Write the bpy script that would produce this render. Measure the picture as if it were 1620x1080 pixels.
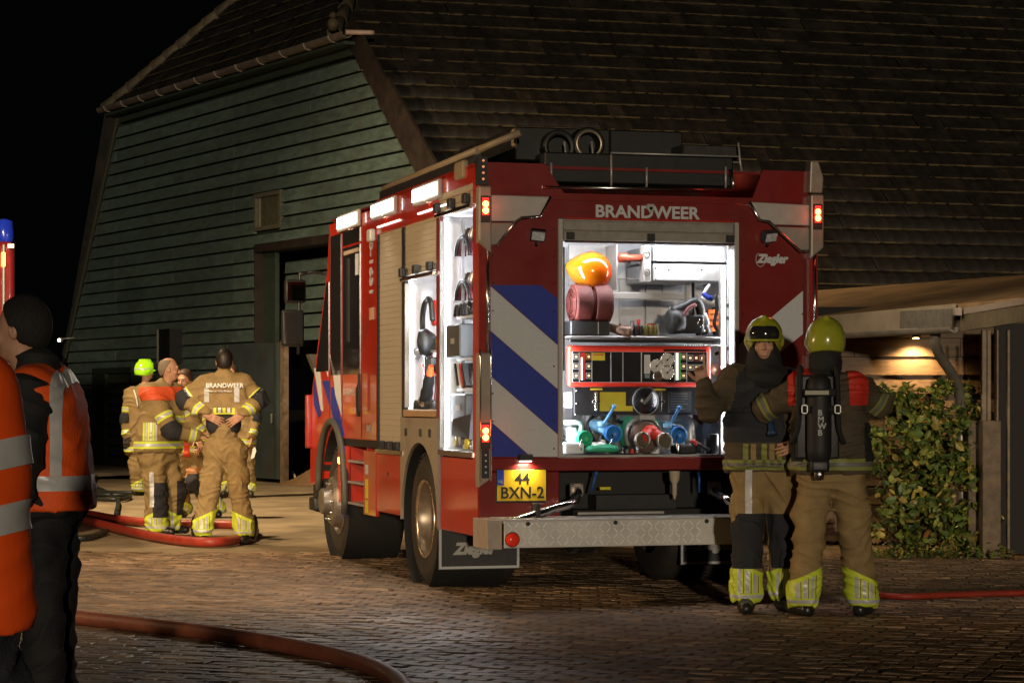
import bpy, bmesh, math, random
import numpy as np
from mathutils import Vector, Matrix
random.seed(7); rng = np.random.default_rng(7)
SC = bpy.context.scene
for o in list(bpy.data.objects): bpy.data.objects.remove(o, do_unlink=True)

# ---------------------------------------------------------------- camera, world, light
F, H = 3700.0, 1.385
cd = bpy.data.cameras.new('camera'); cam = bpy.data.objects.new('camera', cd)
SC.collection.objects.link(cam); SC.camera = cam
cam.location = (0, 0, H); cam.rotation_euler = (math.radians(90), 0, 0)
cd.sensor_width = 36; cd.lens = F / 1620 * 36; cd.shift_y = 95 / 1620
cd.clip_start = 0.1; cd.clip_end = 600
W = bpy.data.worlds.new('World'); SC.world = W; W.use_nodes = True
bg = W.node_tree.nodes['Background']; bg.inputs[0].default_value = (0.55, 0.6, 0.75, 1); bg.inputs[1].default_value = 0.0014
sd = bpy.data.lights.new('sun', 'SUN'); sun = bpy.data.objects.new('sun', sd); SC.collection.objects.link(sun)
sd.energy = 1.0; sd.angle = math.radians(1.2); sd.color = (1.0, 0.84, 0.62)
sun.rotation_euler = Vector((-0.06, 1.0, -0.055)).to_track_quat('-Z', 'Y').to_euler()
SC.view_settings.view_transform = 'Standard'; SC.view_settings.look = 'None'
SC.view_settings.exposure = 0; SC.view_settings.gamma = 1; SC.view_settings.use_curve_mapping = False
SC.cycles.use_denoising = True; SC.cycles.max_bounces = 6; SC.cycles.sample_clamp_indirect = 4
SC.cycles.caustics_reflective = False; SC.cycles.caustics_refractive = False

# ---------------------------------------------------------------- layout arithmetic
TX0, TY0, TC, TS = -.234, 16.06, .9622, .2723
def rear(px, py, v=0.):
    r = (px - 810) / F; u = (r * TY0 + r * v * TC - TX0 + v * TS) / (TC - r * TS); Y = TY0 + u * TS + v * TC
    return u, H + (635 - py) / F * Y
def side(px, py, u=0.):
    r = (px - 810) / F; v = (r * (TY0 + u * TS) - TX0 - u * TC) / (-TS - r * TC); Y = TY0 + u * TS + v * TC
    return v, H + (635 - py) / F * Y
def gnd(px, py, z=0.):
    Y = (H - z) * F / (py - 635); return Vector(((px - 810) / F * Y, Y, z))
def at(px, py, Y): return Vector(((px - 810) / F * Y, Y, H + (635 - py) / F * Y))

# ---------------------------------------------------------------- materials
_m = {}
def mat(name, col=(.5, .5, .5), rough=.5, metal=0., var=.12, scale=14., bump=0., bscale=None, emit=0., ecol=None, coat=0., rnd=0., spec=.5, attr=None, alpha=None, stretch=None, dirt=0., wet=0.):
    if name in _m: return _m[name]
    m = bpy.data.materials.new(name); m.use_nodes = True; nt = m.node_tree; N = nt.nodes; L = nt.links
    b = N['Principled BSDF']; b.inputs['Roughness'].default_value = rough; b.inputs['Metallic'].default_value = metal
    b.inputs['Specular IOR Level'].default_value = spec
    if coat: b.inputs['Coat Weight'].default_value = coat; b.inputs['Coat Roughness'].default_value = .06
    tc = N.new('ShaderNodeTexCoord'); mp = N.new('ShaderNodeMapping'); L.new(tc.outputs['Object'], mp.inputs[0])
    if stretch: mp.inputs['Scale'].default_value = stretch
    nz = N.new('ShaderNodeTexNoise'); nz.inputs['Scale'].default_value = scale; nz.inputs['Detail'].default_value = 5; nz.inputs['Roughness'].default_value = .62
    L.new(mp.outputs[0], nz.inputs['Vector'])
    rp = N.new('ShaderNodeMapRange'); rp.inputs[1].default_value = .3; rp.inputs[2].default_value = .7
    rp.inputs[3].default_value = 1 - var; rp.inputs[4].default_value = 1 + var; L.new(nz.outputs[0], rp.inputs[0])
    mx = N.new('ShaderNodeMix'); mx.data_type = 'RGBA'; mx.blend_type = 'MULTIPLY'; mx.inputs[0].default_value = 1
    mx.inputs[6].default_value = (*col, 1)
    if attr:
        at_ = N.new('ShaderNodeAttribute'); at_.attribute_name = attr; L.new(at_.outputs['Color'], mx.inputs[6])
    L.new(rp.outputs[0], mx.inputs[7]); out = mx.outputs[2]
    if rnd:
        oi = N.new('ShaderNodeObjectInfo'); r2 = N.new('ShaderNodeMapRange'); r2.inputs[3].default_value = 1 - rnd; r2.inputs[4].default_value = 1 + rnd
        L.new(oi.outputs['Random'], r2.inputs[0]); m2 = N.new('ShaderNodeMix'); m2.data_type = 'RGBA'; m2.blend_type = 'MULTIPLY'; m2.inputs[0].default_value = 1
        L.new(out, m2.inputs[6]); L.new(r2.outputs[0], m2.inputs[7]); out = m2.outputs[2]
    if dirt:
        n3 = N.new('ShaderNodeTexNoise'); n3.inputs['Scale'].default_value = 2.2; n3.inputs['Detail'].default_value = 8; L.new(tc.outputs['Object'], n3.inputs['Vector'])
        r3 = N.new('ShaderNodeMapRange'); r3.inputs[1].default_value = .5; r3.inputs[2].default_value = .72; r3.inputs[4].default_value = dirt; L.new(n3.outputs[0], r3.inputs[0])
        m3 = N.new('ShaderNodeMix'); m3.data_type = 'RGBA'; m3.inputs[7].default_value = (.07, .055, .04, 1); L.new(r3.outputs[0], m3.inputs[0]); L.new(out, m3.inputs[6]); out = m3.outputs[2]
    L.new(out, b.inputs['Base Color'])
    rr = N.new('ShaderNodeMapRange'); rr.inputs[3].default_value = max(.02, rough - .08); rr.inputs[4].default_value = min(1, rough + .1); L.new(nz.outputs[0], rr.inputs[0]); L.new(rr.outputs[0], b.inputs['Roughness'])
    if wet:
        n4 = N.new('ShaderNodeTexNoise'); n4.inputs['Scale'].default_value = .9; n4.inputs['Detail'].default_value = 6; L.new(tc.outputs['Object'], n4.inputs['Vector']); r4 = N.new('ShaderNodeMapRange'); r4.inputs[1].default_value = .42; r4.inputs[2].default_value = .62; r4.inputs[3].default_value = rough; r4.inputs[4].default_value = rough - wet
        L.new(n4.outputs[0], r4.inputs[0]); L.new(r4.outputs[0], b.inputs['Roughness'])
    if bump:
        n2 = N.new('ShaderNodeTexNoise'); n2.inputs['Scale'].default_value = bscale or scale * 4; n2.inputs['Detail'].default_value = 4
        L.new(mp.outputs[0], n2.inputs['Vector']); bp = N.new('ShaderNodeBump'); bp.inputs['Strength'].default_value = bump; bp.inputs['Distance'].default_value = .01
        L.new(n2.outputs[0], bp.inputs['Height']); L.new(bp.outputs[0], b.inputs['Normal'])
    if emit:
        b.inputs['Emission Color'].default_value = (*(ecol or col), 1); b.inputs['Emission Strength'].default_value = emit
    _m[name] = m; return m
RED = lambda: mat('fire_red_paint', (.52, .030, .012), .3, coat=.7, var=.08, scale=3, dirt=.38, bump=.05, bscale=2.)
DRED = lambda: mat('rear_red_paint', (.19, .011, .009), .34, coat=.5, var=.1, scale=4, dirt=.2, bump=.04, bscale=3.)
BLK = lambda: mat('black_plastic', (.015, .015, .016), .45, bump=.15, bscale=150)
RUB = lambda: mat('tyre_rubber', (.03, .024, .019), .7, var=.3, scale=9, bump=.3, bscale=60, dirt=.4)
CHR = lambda: mat('polished_steel', (.72, .70, .67), .18, 1., var=.08)
ALU = lambda: mat('brushed_aluminium', (.46, .44, .42), .42, .4, var=.1, stretch=(1, 1, 14), dirt=.12)
GRY = lambda: mat('grey_coated_panel', (.42, .40, .37), .5, .1, var=.08, dirt=.1)
WHT = lambda: mat('compartment_white', (.78, .79, .82), .45, var=.05, dirt=.06)
SHU = lambda: mat('shutter_aluminium', (.55, .48, .36), .45, .25, var=.06)
BLU = lambda: mat('reflective_blue', (.010, .030, .30), .45, var=.1)
WST = lambda: mat('reflective_white', (.54, .565, .58), .5, var=.06, scale=60)
GLS = lambda: mat('dark_glass', (.02, .02, .022), .05, 0, var=.05, spec=.9)
LBL = lambda: mat('valve_blue', (.03, .20, .62), .35, var=.1)
GRN = lambda: mat('valve_green', (.03, .42, .22), .35, var=.1)
VRD = lambda: mat('valve_red', (.6, .04, .025), .35, var=.1)
YEL = lambda: mat('label_yellow', (.75, .62, .04), .5, var=.05)

# ---------------------------------------------------------------- mesh building
class MB:
    def __init__(s): s.v = []; s.f = []; s.mi = []; s.sm = []
    def add(s, vs, fs, mi=0, smooth=False):
        o = len(s.v); s.v += [tuple(v) for v in vs]
        for f in fs: s.f.append([i + o for i in f]); s.mi.append(mi); s.sm.append(smooth)
        return s
    def box(s, x0, x1, y0, y1, z0, z1, mi=0, b=0.):
        if x1 < x0: x0, x1 = x1, x0
        if y1 < y0: y0, y1 = y1, y0
        if z1 < z0: z0, z1 = z1, z0
        b = min(b, (x1 - x0) * .4, (y1 - y0) * .4, (z1 - z0) * .4)
        if b <= 0:
            v = [(x, y, z) for x in (x0, x1) for y in (y0, y1) for z in (z0, z1)]
            return s.add(v, [(0, 1, 3, 2), (4, 6, 7, 5), (0, 4, 5, 1), (2, 3, 7, 6), (0, 2, 6, 4), (1, 5, 7, 3)], mi)
        bm = bmesh.new(); bmesh.ops.create_cube(bm, size=1)
        for q in bm.verts: q.co = Vector((x0 + (x1 - x0) * (q.co.x + .5), y0 + (y1 - y0) * (q.co.y + .5), z0 + (z1 - z0) * (q.co.z + .5)))
        bmesh.ops.bevel(bm, geom=bm.edges[:], offset=b, segments=2 if b > .01 else 1, profile=.6, affect='EDGES')
        bm.verts.ensure_lookup_table(); s.add([q.co[:] for q in bm.verts], [[q.index for q in f.verts] for f in bm.faces], mi, b > .01); bm.free(); return s
    def rbox(s, M, sx, sy, sz, mi=0):       # oriented box, centred, M a 4x4
        v = [M @ Vector((x * sx / 2, y * sy / 2, z * sz / 2)) for x in (-1, 1) for y in (-1, 1) for z in (-1, 1)]
        return s.add(v, [(0, 1, 3, 2), (4, 6, 7, 5), (0, 4, 5, 1), (2, 3, 7, 6), (0, 2, 6, 4), (1, 5, 7, 3)], mi)
    def tube(s, pts, r, n=10, mi=0, cap=True):
        pts = [Vector(p) for p in pts]; rs = r if isinstance(r, (list, tuple)) else [r] * len(pts); vs = []; fs = []; up = None
        for i, p in enumerate(pts):
            d = (pts[min(i + 1, len(pts) - 1)] - pts[max(i - 1, 0)])
            if d.length < 1e-9: d = Vector((0, 0, 1))
            d.normalize()
            if up is None: up = d.cross(Vector((0, 0, 1)) if abs(d.z) < .9 else Vector((1, 0, 0))).normalized()
            else:
                up = up - d * up.dot(d); up.normalize()
            w = d.cross(up)
            for k in range(n): a = 2 * math.pi * k / n; vs.append(p + (up * math.cos(a) + w * math.sin(a)) * rs[i])
        for i in range(len(pts) - 1):
            for k in range(n): fs.append((i * n + k, i * n + (k + 1) % n, (i + 1) * n + (k + 1) % n, (i + 1) * n + k))
        s.add(vs, fs, mi, True)
        if cap: o = len(s.v) - len(vs); s.f.append([o + k for k in range(n)][::-1]); s.f.append([o + (len(pts) - 1) * n + k for k in range(n)]); s.mi += [mi, mi]; s.sm += [False, False]
        return s
    def cyl(s, a, b, r, n=16, mi=0, r2=None): return s.tube([a, b], [r, r if r2 is None else r2], n, mi)
    def lathe(s, prof, c, axis, n=24, mi=0, smooth=True):   # prof: (radius, offset along axis)
        axis = Vector(axis).normalized(); c = Vector(c); u = axis.cross(Vector((0, 0, 1)) if abs(axis.z) < .9 else Vector((1, 0, 0))).normalized(); w = axis.cross(u); vs = []; fs = []
        for (r, h) in prof:
            for k in range(n): a = 2 * math.pi * k / n; vs.append(c + axis * h + (u * math.cos(a) + w * math.sin(a)) * r)
        for i in range(len(prof) - 1):
            for k in range(n): fs.append((i * n + k, i * n + (k + 1) % n, (i + 1) * n + (k + 1) % n, (i + 1) * n + k))
        return s.add(vs, fs, mi, smooth)
    def prism(s, poly, ax, a0, a1, mi=0):    # polygon in the two other axes, extruded along ax
        def P(p, a): return (a, p[0], p[1]) if ax == 'x' else (p[0], a, p[1]) if ax == 'y' else (p[0], p[1], a)
        n = len(poly); v = [P(p, a0) for p in poly] + [P(p, a1) for p in poly]
        f = [list(range(n))[::-1], [n + i for i in range(n)]] + [(i, (i + 1) % n, n + (i + 1) % n, n + i) for i in range(n)]
        return s.add(v, f, mi)
    def ball(s, c, r, mi=0, n=12, sc=(1, 1, 1)):
        prof = [(math.sin(math.pi * i / n) * r * sc[0] + 1e-5, -math.cos(math.pi * i / n) * r * sc[2]) for i in range(n + 1)]
        o = len(s.v); s.lathe(prof, c, (0, 0, 1), n * 2, mi)
        if sc[1] != sc[0]:
            for i in range(o, len(s.v)): x, y, z = s.v[i]; s.v[i] = (x, c[1] + (y - c[1]) * sc[1] / sc[0], z)
        return s
    def mesh(s, name, mats):
        me = bpy.data.meshes.new(name); me.from_pydata(s.v, [], s.f)
        for m in (mats if isinstance(mats, (list, tuple)) else [mats]): me.materials.append(m)
        me.polygons.foreach_set('material_index', s.mi); me.polygons.foreach_set('use_smooth', s.sm)
        bm = bmesh.new(); bm.from_mesh(me); bmesh.ops.recalc_face_normals(bm, faces=bm.faces); bm.to_mesh(me); bm.free(); return me
    def build(s, name, mats, parent=None, world=False, bevel=0.): return link(name, s.mesh(name, mats), parent, world, bevel)
def link(name, me, parent=None, world=False, bevel=0.):
    o = bpy.data.objects.new(name, me); SC.collection.objects.link(o)
    if parent is not None:
        o.parent = parent
        if world: o.matrix_parent_inverse = wm(parent).inverted()
    if bevel:
        b = o.modifiers.new('bevel', 'BEVEL'); b.width = bevel; b.segments = 2; b.limit_method = 'ANGLE'
    return o
def wm(o):
    M = o.matrix_basis.copy()
    if o.parent is not None: M = wm(o.parent) @ o.matrix_parent_inverse @ M
    return M
def thing(name, label, cat, loc=(0, 0, 0), rotz=0., group=None):
    o = bpy.data.objects.new(name, None); SC.collection.objects.link(o); o.location = loc; o.rotation_euler = (0, 0, rotz); o.empty_display_size = .1
    return tag(o, label, cat, group)
def tag(o, label=None, cat=None, group=None, kind=None):
    if label: o['label'] = label
    if cat: o['category'] = cat
    if group: o['group'] = group
    if kind: o['kind'] = kind
    return o
def kind(o, k='structure'): o['kind'] = k; return o
def copy_tree(o, parent=None):
    c = o.copy(); SC.collection.objects.link(c)
    if parent is not None: c.parent = parent
    for ch in list(o.children): copy_tree(ch, c)
    return c
def clone(o, parent=None, loc=None, rot=None, scale=None):
    c = o.copy(); SC.collection.objects.link(c)
    if parent is not None: c.parent = parent
    if loc is not None: c.location = loc
    if rot is not None: c.rotation_euler = rot
    if scale is not None: c.scale = scale
    return c
def text(name, s, size, m, parent, origin, xdir, ydir, depth=.002, shear=0., bold=0., align='LEFT', sx=1., world=False, target=None):
    cu = bpy.data.curves.new(name, 'FONT'); cu.body = s; cu.size = size; cu.extrude = depth; cu.shear = shear; cu.offset = bold; cu.align_x = align; cu.resolution_u = 3
    t = bpy.data.objects.new('tmp', cu); SC.collection.objects.link(t); bpy.context.view_layer.update()
    me = bpy.data.meshes.new_from_object(t.evaluated_get(bpy.context.evaluated_depsgraph_get())); bpy.data.objects.remove(t, do_unlink=True)
    x = Vector(xdir).normalized() * sx; y = Vector(ydir).normalized(); z = x.normalized().cross(y); o0 = Vector(origin)
    me.transform(Matrix(((x.x, y.x, z.x, o0.x), (x.y, y.y, z.y, o0.y), (x.z, y.z, z.z, o0.z), (0, 0, 0, 1))))
    me.materials.clear(); me.materials.append(m); return link(name, me, parent, world)
def area(name, parent, loc, direction, sx, sy, power, col, spread=180):
    l = bpy.data.lights.new(name, 'AREA'); l.shape = 'RECTANGLE'; l.size = sx; l.size_y = sy; l.energy = power; l.color = col; l.spread = math.radians(spread)
    o = bpy.data.objects.new(name, l); SC.collection.objects.link(o); o.parent = parent; o.location = loc
    d = Vector(direction).normalized(); o.rotation_euler = d.to_track_quat('-Z', 'Y').to_euler(); return o
def spline(pts, n=8):      # Catmull-Rom through pts
    P = [Vector(p) for p in pts]; P = [P[0] * 2 - P[1]] + P + [P[-1] * 2 - P[-2]]; out = []
    for i in range(1, len(P) - 2):
        a, b, c, d = P[i - 1:i + 3]
        for k in range(n):
            t = k / n; out.append(.5 * ((2 * b) + (c - a) * t + (2 * a - 5 * b + 4 * c - d) * t * t + (3 * b - a - 3 * c + d) * t ** 3))
    return out + [P[-2]]
# ================================================================ GROUND
def ground_mat():
    m = bpy.data.materials.new('yard_ground'); m.use_nodes = True; nt = m.node_tree; N = nt.nodes; L = nt.links; b = N['Principled BSDF']
    tc = N.new('ShaderNodeTexCoord'); n1 = N.new('ShaderNodeTexNoise'); n1.inputs['Scale'].default_value = .5; n1.inputs['Detail'].default_value = 8
    n2 = N.new('ShaderNodeTexNoise'); n2.inputs['Scale'].default_value = 14; n2.inputs['Detail'].default_value = 6
    L.new(tc.outputs['Object'], n1.inputs[0]); L.new(tc.outputs['Object'], n2.inputs[0])
    cr = N.new('ShaderNodeValToRGB'); cr.color_ramp.elements[0].position = .35; cr.color_ramp.elements[0].color = (.13, .095, .06, 1)
    cr.color_ramp.elements[1].position = .65; cr.color_ramp.elements[1].color = (.30, .235, .16, 1); L.new(n1.outputs[0], cr.inputs[0])
    mx = N.new('ShaderNodeMix'); mx.data_type = 'RGBA'; mx.blend_type = 'MULTIPLY'; mx.inputs[0].default_value = .6; L.new(cr.outputs[0], mx.inputs[6]); L.new(n2.outputs[0], mx.inputs[7])
    L.new(mx.outputs[2], b.inputs['Base Color']); b.inputs['Roughness'].default_value = .6
    bp = N.new('ShaderNodeBump'); bp.inputs['Strength'].default_value = .5; bp.inputs['Distance'].default_value = .02; L.new(n2.outputs[0], bp.inputs['Height']); L.new(bp.outputs[0], b.inputs['Normal'])
    return m
g = MB().add([(-150, -10, -.02), (150, -10, -.02), (150, 400, -.02), (-150, 400, -.02)], [(0, 1, 2, 3)])
ground = kind(g.build('ground', ground_mat()))
# far smooth yard, laid over the ground beyond the pavers
bm = bmesh.new(); bmesh.ops.create_grid(bm, x_segments=90, y_segments=60, size=1)
for q in bm.verts:
    q.co.x = q.co.x * 18 + 2; q.co.y = 31.5 + q.co.y * 10.5; q.co.z = -.006 + .004 * math.sin(q.co.x * 2.1) * math.sin(q.co.y * 1.3)
me = bpy.data.meshes.new('yard_surface'); bm.to_mesh(me); bm.free(); me.materials.append(mat('sandy_concrete', (.31, .235, .145), .62, var=.38, scale=1.3, bump=.5, bscale=22, dirt=.35))
kind(link('yard_surface', me))

PA = math.radians(20)
pu = Vector((math.cos(PA), -math.sin(PA), 0)); pv = Vector((math.sin(PA), math.cos(PA), 0))
def paver_geo(l, w, rx=0, ry=0):
    c = .008; l -= .006; w -= .006; vs = []
    for (a, z) in ((0, -.03), (0, -.007), (c, 0)):
        for sx, sy in ((-1, -1), (1, -1), (1, 1), (-1, 1)):
            x = sx * (l / 2 - a); y = sy * (w / 2 - a); vs.append((x, y, z + (x * rx + y * ry)))
    fs = [(i + 4 * k, (i + 1) % 4 + 4 * k, (i + 1) % 4 + 4 * k + 4, i + 4 * k + 4) for k in range(2) for i in range(4)] + [(8, 9, 10, 11)]
    return vs, fs
PM = mat('clinker_paver', (.16, .12, .085), .62, wet=.16, attr='tone', var=.4, scale=9, bump=.9, bscale=38, spec=.6)
PM2 = mat('clinker_paver_near', (.215, .137, .080), .62, wet=.16, var=.4, scale=9, bump=.9, bscale=38, rnd=.4, spec=.6)
cells = []
L_, W_ = .21, .105
for j in range(-120, 260):
    for i in range(-60, 70):
        a = (i + (.5 if j % 2 else 0)) * L_; b = 12 + j * W_ - 4; p = pu * a + pv * b
        if p.y < 10.6 or p.y > 21.6: continue
        px = 810 + F * p.x / p.y
        if px < -60 or px > 1700: continue
        cells.append((p.y - (0 if 20 < px < 1600 else 3), p.x, p.y))
cells.sort(key=lambda q: (q[2], q[1]))
def smooth_noise(x, y): return math.sin(x * 1.7 + 1.3 * math.sin(y * .9)) * math.sin(y * 1.1 + 1.1 * math.sin(x * .7))
near, far = cells[:300], cells[300:]
vs = []; fs = []; tone = []; o = 0
base_v, base_f = paver_geo(L_, W_)
for (_, x, y) in far:
    rx, ry = random.gauss(0, .016), random.gauss(0, .022); dz = random.gauss(0, .0022) + .004 * smooth_noise(x, y)
    v, f = paver_geo(L_ * random.uniform(.97, 1), W_ * random.uniform(.95, 1), rx, ry)
    for q in v: p = pu * q[0] + pv * q[1]; vs.append((p.x + x, p.y + y, q[2] + dz))
    fs += [[k + o for k in q] for q in f]; o += 12
    t = random.uniform(.55, 1.35) * (1 + .35 * smooth_noise(x * .8, y)); w = random.random() * .25
    tone += [(.218 * t, (.139 + .02 * w) * t, (.080 + .03 * w) * t, 1)] * 12
me = bpy.data.meshes.new('paver_field'); me.from_pydata(vs, [], fs); ca = me.color_attributes.new('tone', 'FLOAT_COLOR', 'POINT'); ca.data.foreach_set('color', np.array(tone, 'f').ravel())
me.materials.append(PM); kind(link('paver_field', me, ground), 'stuff')
pm = bpy.data.meshes.new('paver'); pm.from_pydata(base_v, [], base_f); pm.materials.append(PM2)
for (_, x, y) in near:
    o_ = link('paver', pm, ground); o_.location = (x, y, random.gauss(0, .0022)); o_.rotation_euler = (random.gauss(0, .022), random.gauss(0, .014), -PA)
    o_.scale = (random.uniform(.97, 1), random.uniform(.95, 1), 1)
# joint sand sheet below the pavers
kind(MB().add([(-8, 9, -.010), (9, 9, -.010), (9, 22.6, -.010), (-8, 22.6, -.010)], [(0, 1, 2, 3)]).build('joint_sand', mat('joint_sand', (.13, .09, .05), .9, var=.4, scale=30), ground))

# ================================================================ BARN
th = math.atan((1318 + 810) / F); wd = Vector((-math.sin(th), math.cos(th), 0)); wp = Vector((-360 / F * 40.03, 40.03, 0)); wn = Vector((-wd.y, wd.x, 0))
up = Vector((0, 0, 1)); CAM = Vector((0, 0, H))
def hit(px, py, P, N):
    r = Vector(((px - 810) / F, 1, (635 - py) / F)); return CAM + r * ((P - CAM).dot(N) / r.dot(N))
def wall(px, py): p = hit(px, py, wp, wn); return (p - wp).dot(wd), p.z
def WP(t, z, out=0.): return wp + wd * t + up * z + wn * out
barn = thing('barn', 'large dark green weatherboarded barn with mossy tiled half hip roof behind the fire engine', 'barn', WP(-.1, 0))
GRNW = mat('green_weatherboard', (.090, .130, .114), .55, var=.3, scale=3.5, bump=.35, bscale=20, rnd=.13, dirt=.35, stretch=(1, 1, 3))
GRND = mat('dark_green_trim', (.03, .045, .032), .6, var=.3, bump=.3)
BRN = mat('dark_brown_timber', (.022, .014, .010), .6, var=.35, scale=6, bump=.35, dirt=.3)
tL = lambda z: (7.78 + (7.137 - z) * .6667) if z > 2.3 else 11.0
tR = lambda z: (-2.75 - (7.08 - z) * 1.074) if z > 2.6 else -7.6
def wquad(mb, t0, t1, z0, z1, o0, o1, mi=0, th_=.02, cl=True):
    """weatherboard: a wedge between t0..t1, clipped by the sloping verges; its bottom stands proud by o0"""
    def cl_(t, z): return min(max(t, tR(z)), tL(z)) if cl else t
    a = [WP(cl_(t0, z0), z0, o0), WP(cl_(t1, z0), z0, o0), WP(cl_(t1, z1), z1, o1), WP(cl_(t0, z1), z1, o1)]
    b = [WP(cl_(t0, z0), z0, -th_), WP(cl_(t1, z0), z0, -th_), WP(cl_(t1, z1), z1, -th_), WP(cl_(t0, z1), z1, -th_)]
    mb.add(a + b, [(0, 1, 2, 3), (7, 6, 5, 4), (0, 4, 5, 1), (1, 5, 6, 2), (2, 6, 7, 3), (3, 7, 4, 0)], mi)
# openings (t0, t1, z0, z1)
w0, w1 = wall(447, 360), wall(405, 308); WIN = (w0[0], w1[0], w0[1], w1[1])
REC = (-4.6, wall(405, 400)[0], 0, wall(405, 400)[1])
LOU = (wall(212, 738)[0], wall(150, 595)[0], .08, 1.95)
PW = .235; rows = int(7.02 / PW)
jt = [-1.15, 2.1, 5.0, 8.1]
for r in range(rows):
    z0 = .06 + r * PW; z1 = z0 + PW + .012; zc = (z0 + z1) / 2
    lo, hi = tR(z1) - .0, tL(z0)
    cuts = sorted([lo, hi] + [j + random.uniform(-.02, .02) for j in jt if lo < j < hi])
    spans = list(zip(cuts[:-1], cuts[1:]))
    for (a0, a1, b0, b1) in (WIN, REC, LOU):
        if zc > b0 and zc < b1:
            ns = []
            for (s0, s1) in spans:
                if s1 <= a0 or s0 >= a1: ns.append((s0, s1)); continue
                if s0 < a0: ns.append((s0, a0))
                if s1 > a1: ns.append((a1, s1))
            spans = ns
    for (s0, s1) in spans:
        if s1 - s0 < .05: continue
        mb = MB(); j = random.uniform(-.004, .006); wquad(mb, s0 + .002, s1 - .002, z0 + .036, z1 - .012, .052 + j, .030 + j * .5); mb.build('board', GRNW, barn, True)
bk = MB()
bk.add([WP(tR(0.), -.05, -.05), WP(REC[0], -.05, -.05), WP(REC[0], REC[3], -.05), WP(tR(REC[3]), REC[3], -.05)], [(0, 1, 2, 3)])
poly = [WP(REC[1], -.05, -.05), WP(11, -.05, -.05), WP(11, 2.3, -.05), WP(tL(2.4), 2.4, -.05), WP(tL(7.1), 7.1, -.05), WP(tR(7.1), 7.1, -.05), WP(tR(REC[3]), REC[3], -.05), WP(REC[1], REC[3], -.05)]
bk.add(poly, [list(range(8))]); bk.build('gable_backing', GRND, barn, True)
# window
mb = MB(); e = .07
for (a0, a1, b0, b1) in ((WIN[0], WIN[1], WIN[2], WIN[2] + e), (WIN[0], WIN[1], WIN[3] - e, WIN[3]), (WIN[0], WIN[0] + e, WIN[2] + e, WIN[3] - e), (WIN[1] - e, WIN[1], WIN[2] + e, WIN[3] - e)):
    wquad(mb, a0, a1, b0, b1, .05, .05, cl=False)
wf = mb.build('window', mat('weathered_frame', (.11, .10, .07), .6, var=.3), barn, True)
mb = MB(); wquad(mb, WIN[0] + e, WIN[1] - e, WIN[2] + e, WIN[3] - e, -.01, -.01, cl=False); o = mb.build('pane', mat('dusty_glass', (.10, .095, .06), .2, var=.3, spec=.8), wf, True)
mb = MB(); wquad(mb, WIN[1] - e - .10, WIN[1] - e - .04, WIN[2] + e, WIN[3] - e, .0, .0, cl=False); mb.build('mullion', mat('pale_mullion', (.25, .235, .19), .6), wf, True)
# recess with its own set-back boards, post, open leaf and black doorway
rz = REC[3]; D = -.35
mb = MB(); wquad(mb, REC[1] - .03, REC[1] + .0, 0, rz, .04, .04, th_=.4, cl=False); wquad(mb, REC[0], REC[1] - .03, rz - .0, rz + .14, .06, .06, th_=.4, cl=False); mb.build('door_surround', BRN, barn, True)
mb = MB(); wquad(mb, REC[1] - .55, REC[1] - .03, 2.42, rz, -.12, -.12, th_=.2, cl=False); mb.build('door_post', GRND, barn, True)
for r in range(7):
    z0 = 2.40 + r * PW
    if z0 + PW > rz: break
    mb = MB(); wquad(mb, REC[0], REC[1] - .55, z0 + .036, z0 + PW, D + .05, D + .03, th_=-D + .02, cl=False); mb.build('board', GRNW, barn, True)
mb = MB(); wquad(mb, REC[0], -.13, 0.0, 2.40, -2.8, -2.8, th_=2.9, cl=False); mb.build('doorway_dark', mat('interior_black', (.006, .006, .006), .9), barn, True)
mb = MB(); wquad(mb, -.13, .02, 0, 2.42, .07, .07, cl=False); mb.build('door_jamb', mat('worn_jamb', (.20, .14, .085), .7, var=.5, scale=8), barn, True)
dl = thing_leaf = None
mb = MB(); wquad(mb, .04, 2.30, .06, 2.40, .12, .12, th_=-.06, cl=False); leaf = mb.build('door', mat('blue_grey_door', (.055, .07, .073), .42, var=.22, scale=2, bump=.15, dirt=.6), barn, True)
mb = MB()
for t in (.10, 2.24): wquad(mb, t - .03, t + .03, .06, 2.40, .14, .14, th_=-.12, cl=False)
mb.build('door_edge', GRND, leaf, True)
mb = MB(); mb.rbox(Matrix.Translation(WP(.18, 1.1, .16)), .03, .03, .16); mb.build('door_handle', mat('dull_handle', (.15, .15, .14), .5, .3), leaf, True)
# black flue box beside the door leaf
p = wall(274, 575); q = wall(292, 520)
mb = MB(); wquad(mb, q[0], p[0], p[1], q[1], .3, .3, cl=False); fl = mb.build('vent_box', mat('black_box', (.012, .012, .012), .4), barn, True)
mb = MB(); wquad(mb, p[0], p[0] + .06, p[1], q[1], .31, .31, cl=False); mb.build('box_edge', mat('box_edge', (.30, .29, .25), .5), fl, True)
# louvred doors lower left
mb = MB()
for (a, b) in ((LOU[0], LOU[0] + .1), (LOU[1] - .75, LOU[1])): wquad(mb, a, b, LOU[2], LOU[3], .06, .06, cl=False)
wquad(mb, LOU[0], LOU[1], LOU[3], LOU[3] + .12, .07, .07, cl=False); lf = mb.build('louvre_door', mat('louvre_dark', (.02, .028, .02), .55), barn, True)
for k in range(9):
    z = LOU[2] + .04 + k * .205; mb = MB(); wquad(mb, LOU[0] + .1, LOU[1] - .75, z, z + .12, .05, -.02, cl=False); mb.build('slat', mat('slat_green', (.06, .075, .04), .5, var=.4), lf, True)
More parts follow.
